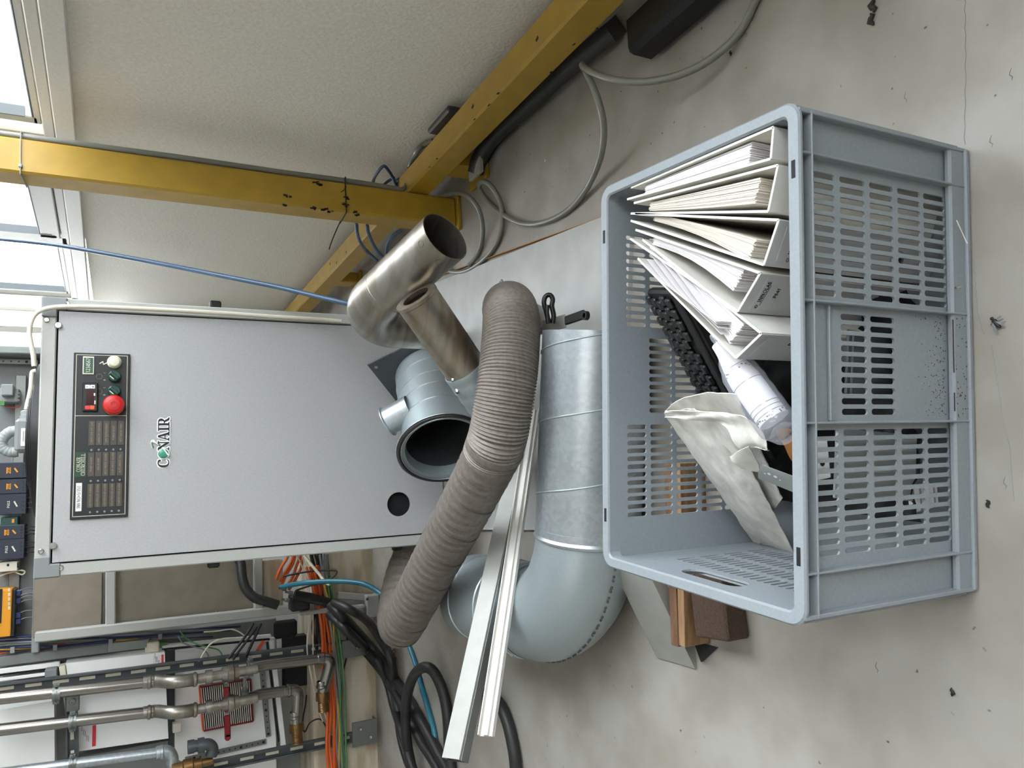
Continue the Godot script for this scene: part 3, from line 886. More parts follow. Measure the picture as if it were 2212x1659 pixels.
# ------------------------------------------------------------------ cables and trunking at the right
func cables_right() -> void:
	var b := mb()
	b.tube(smooth([Vector3(0.9584, 1.2886, -2.25), Vector3(0.9601, 1.0781, -2.25), Vector3(0.9619, 0.8458, -2.25), Vector3(0.9603, 0.5882, -2.25), Vector3(0.9615, 0.361, -2.25), Vector3(0.9589, 0.2318, -2.25), Vector3(0.9592, 0.1957, -2.25), Vector3(0.996, 0.1684, -2.27), Vector3(1.0712, 0.1456, -2.3), Vector3(1.04, 0.1845, -2.1373), Vector3(1.06, 0.1656, -2.1196), Vector3(1.062, 0.1464, -2.0888)], 5), 0.0085, 10)
	own("cable", b, M.cable_gray, "grey cable strapped along the yellow post and bending over the beam", "cable")
	b = mb()
	b.tube(smooth([Vector3(0.8529, 0.01, -0.8578), Vector3(0.8223, 0.01, -0.892), Vector3(0.7916, 0.008, -0.9318), Vector3(0.7698, 0.02, -0.9718), Vector3(0.7576, 0.04, -1.0203), Vector3(0.76, 0.06, -1.0704), Vector3(0.773, 0.085, -1.1242), Vector3(0.8011, 0.11, -1.1809), Vector3(0.8432, 0.12, -1.2381), Vector3(0.876, 0.12, -1.276), Vector3(0.8888, 0.118, -1.2852), Vector3(0.8761, 0.114, -1.2817), Vector3(0.8303, 0.11, -1.2637), Vector3(0.7869, 0.1, -1.2569), Vector3(0.7518, 0.08, -1.2747), Vector3(0.7191, 0.06, -1.3136), Vector3(0.7004, 0.035, -1.3776), Vector3(0.6793, 0.015, -1.4626), Vector3(0.666, 0.008, -1.5549), Vector3(0.6735, 0.008, -1.6599), Vector3(0.7048, 0.008, -1.7732), Vector3(0.7675, 0.008, -1.8899), Vector3(0.8409, 0.01, -1.9851), Vector3(0.8911, 0.025, -2.0146), Vector3(0.8996, 0.04, -1.988), Vector3(0.8921, 0.045, -1.9514), Vector3(0.8748, 0.035, -1.9291), Vector3(0.8395, 0.02, -1.9133), Vector3(0.7943, 0.012, -1.9034), Vector3(0.7354, 0.01, -1.9167), Vector3(0.701, 0.008, -1.9651), Vector3(0.6823, 0.008, -2.0491), Vector3(0.682, 0.008, -2.1658), Vector3(0.7019, 0.008, -2.2672), Vector3(0.7365, 0.008, -2.358)], 5), 0.0075, 10)
	own("cable", b, M.cable_gray, "long grey cable arching over the floor beside the crate and coiling by the post", "cable")
	b = mb()
	b.tube(smooth([Vector3(0.968, 0.01, -2.4959), Vector3(0.9842, 0.02, -2.4357), Vector3(0.9741, 0.035, -2.3187), Vector3(0.9398, 0.05, -2.1827), Vector3(0.8948, 0.06, -2.0695), Vector3(0.8505, 0.055, -2.0077), Vector3(0.8149, 0.04, -1.9967), Vector3(0.7754, 0.02, -2.0205), Vector3(0.7361, 0.01, -2.0563), Vector3(0.7085, 0.008, -2.0982), Vector3(0.6856, 0.022, -2.1338)], 6), 0.0072, 10)
	own("cable", b, M.cable_gray, "grey cable loop standing on the floor in front of the yellow post foot", "cable")
	b = mb()
	b.tube(smooth([Vector3(1.02, 0.2478, -2.3956), Vector3(1.04, 0.2463, -2.3829), Vector3(1.05, 0.244, -2.3371), Vector3(1.055, 0.236, -2.3064), Vector3(1.05, 0.2177, -2.3191), Vector3(1.04, 0.1917, -2.3499), Vector3(1, 0.1854, -2.3286)], 6), 0.0055, 8)
	own("hose", b, M.cable_blue, "blue hose bent into a peak against the wall behind the post", "hose")
	b = mb()
	b.tube(smooth([Vector3(1.03, 0.207, -2.4155), Vector3(1.05, 0.1897, -2.4263), Vector3(1.06, 0.1757, -2.4121), Vector3(1.06, 0.1705, -2.3973)], 6), 0.005, 8)
	own("hose", b, M.cable_blue, "short blue hose stub beside the bolt behind the post", "hose")
	b = mb()
	b.tube(smooth([Vector3(0.8585, 0.3233, -2.34), Vector3(0.8422, 0.3165, -2.36), Vector3(0.8328, 0.3008, -2.4), Vector3(0.8268, 0.2755, -2.45), Vector3(0.8235, 0.2447, -2.5), Vector3(0.8053, 0.2252, -2.5), Vector3(0.7887, 0.2056, -2.5)], 5), 0.0058, 8)
	own("hose", b, M.cable_blue, "blue hose curving down from the post, the nearer to the window", "hose")
	b = mb()
	b.tube(smooth([Vector3(0.8542, 0.2907, -2.33), Vector3(0.8396, 0.282, -2.35), Vector3(0.8287, 0.2655, -2.38), Vector3(0.8162, 0.2409, -2.42), Vector3(0.8017, 0.2141, -2.45), Vector3(0.7805, 0.1931, -2.45)], 5), 0.0058, 8)
	own("hose", b, M.cable_blue, "blue hose curving down from the post, beside the tube", "hose")
	b = mb()
	b.tube(smooth([Vector3(0.8576, 0.1646, -2.35), Vector3(0.8494, 0.1794, -2.36), Vector3(0.8383, 0.1911, -2.38), Vector3(0.8278, 0.1915, -2.42), Vector3(0.8059, 0.1874, -2.45)], 5), 0.0062, 8)
	own("hose", b, M.cable_blue, "blue hose behind the post, close above the steel tube", "hose")
	b = mb()
	b.tube(smooth([Vector3(0.8697, 1.4082, -2.873), Vector3(0.8459, 1.3504, -2.8123), Vector3(0.8169, 1.2539, -2.7207), Vector3(0.7822, 1.1597, -2.6199), Vector3(0.7087, 0.9826, -2.4359), Vector3(0.6456, 0.8418, -2.2808), Vector3(0.596, 0.7317, -2.1624), Vector3(0.5509, 0.6262, -2.0572), Vector3(0.5097, 0.548, -1.9656), Vector3(0.4861, 0.5043, -1.9121), Vector3(0.4654, 0.4582, -1.8684)], 4), 0.0066, 9)
	own("hose", b, M.cable_blue, "blue hose hanging slack across the window corner", "hose")
	# dark floor trunking under the beam
	b = mb()
	var tp := even(smooth([Vector3(0.9894, 0.03, -1.274), Vector3(1.0002, 0.03, -1.405), Vector3(1.0048, 0.03, -1.585), Vector3(1.0102, 0.03, -1.8115), Vector3(1.0044, 0.03, -1.9325), Vector3(0.9835, 0.03, -1.9942), Vector3(0.9512, 0.03, -2.025)], 6), 0.012)
	b.tube(tp, 0.031, 4)
	own("cable_conduit", b, M.trunk_black, "dark plastic cable trunk on the floor under the yellow beam", "conduit")
	b = mb(); b.bar(Vector3(0.9076, 0.04, -1.1893), Vector3(0.9083, 0.04, -0.9334), 0.085, 0.07, 0.012)
	own("cable_conduit", b, M.black, "wider black cable trunk on the floor at the near end of the beam", "trunking")
	b = mb(); b.bar(Vector3(1.045, 0.175, -1.998), Vector3(1.045, 0.1724, -1.8444), 0.02, 0.05, 0.005)
	own("wall_bracket", b, M.trunk_black, "flat dark bracket wedged between the wall and the beam", "bracket")
	b = mb(); b.box(Vector3(0.9554, 0.04, -2.0094), Vector3(0.05, 0.012, 0.085), 0.002)
	own("end_plate", b, M.trunk_gray, "small grey end plate where the dark trunk meets the post", "plate")

# ------------------------------------------------------------------ the pile of ducts
func elbow_path(a: Vector3, k: Vector3, c: Vector3, r: float, steps := 14) -> Array:
	# straight from a, an arc of radius r round the corner k, straight on to c
	var u := (a - k).normalized(); var w := (c - k).normalized()
	var half := u.angle_to(w) * 0.5
	var d := r / tan(half)
	var p0 := k + u * d; var p1 := k + w * d
	var o := k + (u + w).normalized() * (r / sin(half))
	var out := [a]
	var e0 := p0 - o; var e1 := p1 - o
	for i in steps + 1:
		out.append(o + e0.slerp(e1, float(i) / steps))
	out.append(c)
	return out

func ducts() -> void:
	# 1. large galvanized duct lying behind the crate: straight spiral pipe, elbow, second spiral pipe
	var r := 0.112
	var a := Vector3(0.302, r, -1.309); var k := Vector3(-0.31, r, -1.423); var c := Vector3(-0.31, r, -1.975)
	var t := thing("ventilation_duct", "large galvanized ventilation duct with a smooth elbow lying behind the crate", "duct", Vector3(0, 0, -1.45))
	var path := elbow_path(a, k, c, 0.25, 20)
	var arc0: Vector3 = path[1]; var arc1: Vector3 = path[path.size() - 2]
	var b := mb(); b.tube([a, a.lerp(arc0, 0.5), arc0], r, 48, false, 0.0015)
	put("spiral_pipe", b, M.galv, t)
	b = mb()
	helix(b, a, arc0, r + 0.0006, 0.15, 0.0022, 1.4, -1.0)
	put("spiral_seam", b, M.galv_dull, t)
	b = mb(); b.tube(path.slice(1, path.size() - 1), r - 0.0025, 48, false)
	put("elbow", b, M.galv_dull, t)
	var d := (arc0 - a).normalized()
	b = mb(); b.lathe([Vector2(r - 0.004, -0.016), Vector2(r + 0.0005, -0.014), Vector2(r + 0.0005, 0.0), Vector2(r + 0.003, 0.006), Vector2(r + 0.001, 0.011), Vector2(r - 0.003, 0.013)], along(d, arc0 + d * 0.012), 48)
	put("joint_ring", b, M.galv, t)
	# crimped seam round the outside of the elbow
	b = mb()
	for i in range(1, path.size() - 2):
		for h in 2:
			var p: Vector3 = (path[i] as Vector3).lerp(path[i + 1], h / 2.0)
			var dir: Vector3 = ((path[i + 1] as Vector3) - path[i]).normalized()
			var outw := dir.cross(UPV).normalized()
			if outw.dot(p - Vector3(-0.06, r, -1.64)) < 0.0: outw = -outw
			b.box(p + outw * (r - 0.0015), Vector3(0.005, 0.0042, 0.0062), 0.001, Basis(outw, UPV, outw.cross(UPV)))
	put("crimp", b, M.zinc_dark, t)
	b = mb(); b.tube([arc1, arc1.lerp(c, 0.5), c], r, 48, false, 0.0015)
	put("spiral_pipe", b, M.galv_dull, t)
	for q in [0.08, 0.36, 0.82]:
		b = mb()
		var at := arc1.lerp(c, q)
		b.lathe([Vector2(r - 0.002, -0.006), Vector2(r + 0.0025, -0.002), Vector2(r + 0.0025, 0.002), Vector2(r - 0.002, 0.006)], along(Vector3(0, 0, -1), at), 48)
		put("bead", b, M.galv, t)
	for e in [[Vector3(-0.0164, 0.21, -1.3569), Vector3(-0.1, 0.75, 0.6)], [arc1 + Vector3(-r * 0.86, r * 0.5, -0.24), Vector3(-0.86, 0.5, 0)], [arc1 + Vector3(-r * 0.86, r * 0.5, -0.03), Vector3(-0.86, 0.5, 0)]]:
		b = mb(); bolt(b, e[0], e[1], 0.0065, 0.005)
		put("screw", b, M.chrome, t)
	b = mb(); b.lathe([Vector2(0, 0.0), Vector2(0.0022, 0.0)], along(Vector3(0, 0.72, 0.69), a.lerp(arc0, 0.04) + Vector3(0, 0.72, 0.69) * (r + 0.0006)), 12)
	put("rivet_hole", b, M.dark, t)

	# 2. bent stainless tube standing behind, open end to the front
	var mo := Vector3(0.5184, 0.3947, -1.4299); var kk := Vector3(0.3932, 0.5099, -1.7352)
	var base := Vector3(kk.x, kk.y - 0.205, kk.z)
	t = thing("steel_tube", "bent stainless steel tube with its wide dark mouth open towards the post", "tube", base)
	b = mb(); b.tube(elbow_path(mo, kk, kk - Vector3(0, 0.205, 0), 0.072, 16), 0.0585, 44, false, 0.0022)
	put("tube_wall", b, M.steel, t)
	var td := (mo - kk).normalized()
	var tx := along(td, mo)
	for s in [1.0, -1.0]:
		b = mb(); b.lathe([Vector2(0, 0), Vector2(0.007, 0), Vector2(0.007, 0.0008)], along((tx.basis.x * s * 0.45 + tx.basis.z * 0.89).normalized(), mo - td * 0.022 + (tx.basis.x * s * 0.45 + tx.basis.z * 0.89).normalized() * 0.058), 14)
		put("slot", b, M.dark, t)
	b = mb()
	var p3 := kk + td * 0.14
	b.lathe([Vector2(0.0585, -0.001), Vector2(0.0592, 0), Vector2(0.0585, 0.001)], along(td, p3), 40)
	put("weld", b, M.steel, t)

	# 3. smaller stained tube with a flanged end, stuck in a taped sleeve
	var top := Vector3(0.3944, 0.4475, -1.4752); var low := Vector3(0.2527, 0.3193, -1.5244)
	var ax := (low - top).normalized()
	var foot := low + ax * 0.10
	t = thing("flanged_tube", "brown-stained stainless tube with a ring flange leaning into a taped grey sleeve", "tube", foot)
	b = mb(); b.tube([top, low, low + ax * 0.05], 0.0475, 40, false, 0.003)
	put("tube_wall", b, M.steel_brown, t)
	b = mb(); b.lathe([Vector2(0.031, 0.0), Vector2(0.0485, 0.0), Vector2(0.0485, 0.007), Vector2(0.047, 0.009), Vector2(0.031, 0.009), Vector2(0.031, 0.0)], along(ax, top - ax * 0.002), 40)
	put("ring_flange", b, M.steel_brown, t)
	b = mb()
	var sp := even([low - ax * 0.004, foot], 0.006); var sr := []
	for i in sp.size(): sr.append(0.0508 + 0.0006 * sin(i * 1.3) + 0.0004 * sin(i * 2.9))
	b.tube(sp, sr, 36, false, 0.002)
	put("sleeve", b, M.galv_dull, t)
	b = mb(); bolt(b, low + Vector3(-0.048, 0.02, 0.0), Vector3(-0.9, 0.3, 0.3), 0.006, 0.008)
	put("screw", b, M.chrome, t)
	b = mb(); bolt(b, low + ax * -0.035 + Vector3(-0.05, 0.012, 0.004), Vector3(-0.9, 0.3, 0.3), 0.005, 0.007)
	put("screw", b, M.chrome, t)

	# 4. short galvanized duct with a wide flange facing out, square plate behind, small spigot
	var m0 := Vector3(0.0928, 0.251, -1.8312); var m1 := Vector3(0.3093, 0.2032, -2.0195)
	var dx := (m1 - m0).normalized()
	var fx := along(dx, m0)
	var rr := 0.106
	t = thing("flanged_duct", "short galvanized duct with a wide black-ringed mouth, square plate and side spigot", "duct", Vector3(m0.x, 0, m0.z))
	b = mb(); b.tube([m0 + dx * 0.004, m0.lerp(m1, 0.5), m1], rr, 48, false, 0.0015)
	put("duct_wall", b, M.galv_dull, t)
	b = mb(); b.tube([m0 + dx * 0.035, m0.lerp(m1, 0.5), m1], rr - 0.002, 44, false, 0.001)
	put("shaded_inner_wall", b, M.zinc_dark, t)  # darkened inner wall paints the shade inside the closed duct
	b = mb()
	b.lathe([Vector2(rr - 0.001, 0.02), Vector2(rr + 0.004, 0.012), Vector2(rr + 0.017, 0.004), Vector2(rr + 0.018, 0.0), Vector2(rr + 0.0155, -0.004), Vector2(rr - 0.004, 0.0), Vector2(rr - 0.008, 0.03)], fx, 52)
	put("flange", b, M.galv_dull, t)
	b = mb(); var gr := []
	for i in 53: gr.append(fx * Vector3(cos(TAU * i / 52) * (rr + 0.0125), -0.004, sin(TAU * i / 52) * (rr + 0.0125)))
	b.tube(gr, 0.0042, 8, false)
	put("gasket", b, M.rubber, t)
	b = mb(); gr = []
	for i in 53: gr.append(fx * Vector3(cos(TAU * i / 52) * (rr + 0.0185), -0.002, sin(TAU * i / 52) * (rr + 0.0185)))
	b.tube(gr, 0.002, 6, false)
	gr = []
	for i in 53: gr.append(fx * Vector3(cos(TAU * i / 52) * (rr + 0.0055), -0.006, sin(TAU * i / 52) * (rr + 0.0055)))
	b.tube(gr, 0.002, 6, false)
	put("rim", b, M.galv, t)
	for q in [0.3, 0.5, 0.66, 0.85]:
		b = mb(); b.lathe([Vector2(rr - 0.001, -0.003), Vector2(rr + 0.0016, 0.0), Vector2(rr - 0.001, 0.003)], along(dx + Vector3(0.0, 0.03, 0), m0.lerp(m1, q)), 48)
		put("bead", b, M.galv, t)
	b = mb()
	var side := Vector3(-0.8081, 0.5051, 0.303)
	side = (side - dx * side.dot(dx)).normalized()
	for q in [0.44, 0.62, 0.92]:
		b = mb(); bolt(b, m0.lerp(m1, q) + side * rr, side, 0.0065, 0.005)
		put("screw", b, M.chrome, t)
	b = mb()
	var pn := dx
	var pu := (Vector3(0.4031, 0.3251, -2.0922) - m1)
	pu = (pu - pn * pu.dot(pn)).normalized()
	var pa := pu.rotated(pn, PI / 4); var pb := pn.cross(pa)
	b.box(m1 + dx * 0.004, Vector3(0.27, 0.27, 0.004), 0.0012, Basis(pa, pb, pn))
	put("square_plate", b, M.zinc_dark, t)
	b = mb(); b.lathe([Vector2(0, 0), Vector2(0.005, 0)], along(-dx, m1 + pu * 0.165 - dx * 0.0025), 12)
	put("plate_hole", b, M.din_gray, t)
	b = mb()
	var ss := m0.lerp(m1, 0.72) + side * rr
	b.bar(ss, ss + side * 0.032, 0.005, 0.005, 0.001)
	for i in 5: b.lathe([Vector2(0.0025, 0), Vector2(0.0042, 0.0018), Vector2(0.0025, 0.0036)], along(side, ss + side * (0.006 + 0.005 * i)), 8)
	put("long_screw", b, M.zinc_dark, t)
	var s0 := Vector3(0.1913, 0.3374, -1.9075); var s1 := Vector3(0.1729, 0.3682, -1.9319)
	var sd := (s1 - s0).normalized()
	b = mb(); b.tube([s0 - sd * 0.03, s0, s1], 0.037, 36, false, 0.0012)
	b.lathe([Vector2(0.037, -0.003), Vector2(0.0425, 0.0), Vector2(0.0425, 0.0015), Vector2(0.036, 0.0015)], along(sd, s1), 36)
	put("spigot", b, M.galv, t)

	# 5. corrugated hose running into taped duct, lying over everything
	t = thing("flexible_hose", "dusty grey corrugated hose joined to a taped duct lying across the pile", "hose", Vector3(-0.1602, 0, -2.3146))
	var hp := even(smooth([Vector3(0.4172, 0.1586, -1.617), Vector3(0.3988, 0.1999, -1.5275), Vector3(0.3558, 0.2413, -1.4416), Vector3(0.311, 0.2613, -1.4074), Vector3(0.2382, 0.2783, -1.3926), Vector3(0.1704, 0.2895, -1.3968), Vector3(0.1001, 0.2951, -1.4213), Vector3(0.0587, 0.2943, -1.4609)], 8), 0.0011)
	var hr := []
	for i in hp.size(): hr.append(0.0605 + 0.0022 * sin(i * TAU * 0.0011 / 0.0066))
	b = mb(); b.tube(hp, hr, 40, false, 0.002)
	put("corrugated_hose", b, M.hose, t)
	var cp := even(smooth([Vector3(0.077, 0.2942, -1.4389), Vector3(0.0493, 0.2947, -1.4704), Vector3(0.0074, 0.2923, -1.532), Vector3(-0.0626, 0.2917, -1.6327), Vector3(-0.1576, 0.2915, -1.7713), Vector3(-0.2462, 0.2943, -1.8913), Vector3(-0.3191, 0.2972, -1.9885), Vector3(-0.3714, 0.2946, -2.0686), Vector3(-0.3929, 0.282, -2.139), Vector3(-0.3749, 0.2707, -2.1873), Vector3(-0.3236, 0.2444, -2.2345), Vector3(-0.2527, 0.208, -2.2735), Vector3(-0.1959, 0.1731, -2.2813), Vector3(-0.1628, 0.1434, -2.2837)], 8), 0.004)
	var cr := []
	rng.seed = 4
	for i in cp.size():
		var w := 0.0008 * sin(i * 0.9) + 0.0006 * sin(i * 2.3)
		cr.append(0.0605 + w + (0.0022 if i < 5 else 0.0))
	b = mb(); b.tube(cp, cr, 40, false, 0.002)
	put("taped_duct", b, M.tape, t)
	b = mb()
	var n := cp.size()
	for q in [0.14, 0.235, 0.33, 0.425, 0.52, 0.60, 0.68]:
		var i := int(q * n)
		var p: Vector3 = cp[i]; var dir: Vector3 = ((cp[i + 1] as Vector3) - cp[i - 1]).normalized()
		var fx2 := along((dir + Vector3(0.0, 0.28, 0.05)).normalized(), p)
		var ring := []
		for j in 41:
			ring.append(p + (fx2.basis.x * cos(TAU * j / 40) + fx2.basis.z * sin(TAU * j / 40)) * 0.0622)
		b.tube(ring, 0.0011, 5, false)
	put("tape_edge", b, M.tape_dark, t)
	b = mb()
	var tp := []
	for j in 9:
		var i := int(n * (0.03 + 0.0065 * j))
		var dir: Vector3 = ((cp[i + 1] as Vector3) - cp[i]).normalized()
		var ux := dir.cross(UPV).normalized(); var uy := ux.cross(dir)
		if uy.y < 0.0: uy = -uy
		if ux.z > 0.0: ux = -ux
		var g: float = 0.75 + [0.0, 0.06, -0.03, 0.08, 0.05, 0.13, 0.1, 0.2, 0.26][j]
		tp.append(cp[i] + (ux * cos(g) + uy * sin(g)) * 0.0608)
	b.tube(tp, [0.0005, 0.0014, 0.0018, 0.0014, 0.002, 0.0015, 0.0017, 0.0012, 0.0004], 5)
	put("tear", b, M.rubber, t)

	# 6. oddments beside the duct mouth
	b = mb(); b.bar(Vector3(0.3406, 0.16, -1.4902), Vector3(0.3439, 0.13, -1.3959), 0.03, 0.0025, 0.0005, Vector3(0, 0.7, 0.7))
	b.bar(Vector3(0.3491, 0.17, -1.4711), Vector3(0.3916, 0.15, -1.4634), 0.04, 0.0025, 0.0005, Vector3(0, 0.5, 0.8))
	own("metal_bracket", b, M.trunk_gray, "small bent grey metal bracket poking out behind the big duct mouth", "bracket")
	b = mb()
	b.tube(even(smooth([Vector3(0.3337, 0.1772, -1.3887), Vector3(0.3598, 0.1829, -1.3879), Vector3(0.3779, 0.1876, -1.3878), Vector3(0.3917, 0.1852, -1.3845), Vector3(0.3951, 0.1763, -1.3794), Vector3(0.3849, 0.1708, -1.378), Vector3(0.3711, 0.1724, -1.3808), Vector3(0.351, 0.1685, -1.3817), Vector3(0.3333, 0.1701, -1.3851)], 6), 0.004), 0.0055, 8)
	b.tube(even(smooth([Vector3(0.3317, 0.184, -1.3811), Vector3(0.3535, 0.1861, -1.3791), Vector3(0.3713, 0.1854, -1.3762)], 6), 0.004), 0.0045, 8)
	own("tool_handle", b, M.black, "black looped tool handle sticking up behind the big duct mouth", "tool")
	b = mb()
	b.bar(Vector3(0.3142, 0.205, -1.2752), Vector3(0.3123, 0.205, -1.2063), 0.018, 0.008, 0.002)
	b.lathe([Vector2(0.005, 0), Vector2(0.009, 0), Vector2(0.009, 0.008), Vector2(0.005, 0.008)], along(Vector3(0, 1, 0), Vector3(0.3072, 0.205, -1.1954)), 14)
	own("cable_clip", b, M.black, "small black plastic clip on the rim of the big duct", "clip")

# ------------------------------------------------------------------ plastic trunking across the pile
func trunking() -> void:
	var a := Vector3(-0.56, 0.3843, -1.5344); var e := Vector3(0.0897, 0.078, -1.7473)
	var t := thing("cable_trunking", "long grey cable trunking propped across the duct elbow, left of the white one", "trunking", e)
	var z := (e - a).normalized(); var y := Vector3(0.33, 0.62, 0.72)
	y = (y - z * y.dot(z)).normalized().rotated(z, -0.3)
	var x := y.cross(z)
	var X := Transform3D(Basis(x, y, z), a)
	var len := a.distance_to(e)
	var b := mb()
	b.extrude(PackedVector2Array([Vector2(-0.0215, 0.0), Vector2(-0.0215, -0.016), Vector2(-0.0195, -0.016), Vector2(-0.0195, -0.002), Vector2(0.0195, -0.002), Vector2(0.0195, -0.016), Vector2(0.0215, -0.016), Vector2(0.0215, 0.0)]), X, len)
	put("lid", b, M.trunk_gray, t)
	b = mb()
	for s in [-1.0, 1.0]:
		b.extrude(PackedVector2Array([Vector2(0.0225 * s, -0.005), Vector2(0.0245 * s, -0.005), Vector2(0.0245 * s, -0.03), Vector2(0.0225 * s, -0.03)]), X, len)
	b.extrude(PackedVector2Array([Vector2(-0.0245, -0.03), Vector2(-0.0245, -0.032), Vector2(0.0245, -0.032), Vector2(0.0245, -0.03)]), X, len)
	put("channel", b, M.zinc, t)
	a = Vector3(-0.4954, 0.3483, -1.4381); e = Vector3(0.186, 0.0306, -1.7429)
	t = thing("cable_trunking", "long white plastic trunking propped across the duct elbow, next to the crate side", "trunking", e)
	z = (e - a).normalized(); y = Vector3(0.33, 0.62, 0.72); y = (y - z * y.dot(z)).normalized().rotated(z, -0.22); x = y.cross(z)
	X = Transform3D(Basis(x, y, z), a)
	len = a.distance_to(e)
	b = mb()
	b.extrude(PackedVector2Array([Vector2(-0.0165, 0.0), Vector2(-0.0165, -0.012), Vector2(0.0165, -0.012), Vector2(0.0165, 0.0), Vector2(0.0145, 0.0), Vector2(0.0145, -0.009), Vector2(-0.0145, -0.009), Vector2(-0.0145, 0.0)]), X, len)
	put("channel", b, M.white, t)
	b = mb()
	b.extrude(PackedVector2Array([Vector2(-0.005, -0.009), Vector2(-0.005, -0.0015), Vector2(0.005, -0.0015), Vector2(0.005, -0.009)]), X, len)
	put("centre_rib", b, M.white, t)

# ------------------------------------------------------------------ crate (own axes: x along its length, z towards the front)
const CRATE_AT := Vector3(0.1388, 0, -0.7951)
const CRATE_TURN := -0.1048
func crate_xf() -> Transform3D:
	return Transform3D(Basis(UPV, CRATE_TURN), CRATE_AT)

func slotted(b: MB, x0: float, x1: float, y0: float, y1: float, cols: Array, first: float, pitch: float, count: int) -> void:
	# a slotted field: count uprights slots side by side from x = first, in tiers of heights cols
	var hw := 0.0037
	var ye := [y0]
	for i in cols.size() - 1: ye.append((cols[i][1] + cols[i + 1][0]) * 0.5)
	ye.append(y1)
	for k in count:
		var cx := first + pitch * k
		for i in cols.size():
			cell(b, cx - pitch * 0.5, cx + pitch * 0.5, ye[i], ye[i + 1], cx, cols[i][0], cols[i][1], hw, -0.0015, 0.0015, 3)
	var l := first - pitch * 0.5; var r := first + pitch * (count - 0.5)
	if l > x0: b.box(Vector3((x0 + l) * 0.5, (y0 + y1) * 0.5, 0), Vector3(l - x0, y1 - y0, 0.003))
	if r < x1: b.box(Vector3((x1 + r) * 0.5, (y0 + y1) * 0.5, 0), Vector3(x1 - r, y1 - y0, 0.003))

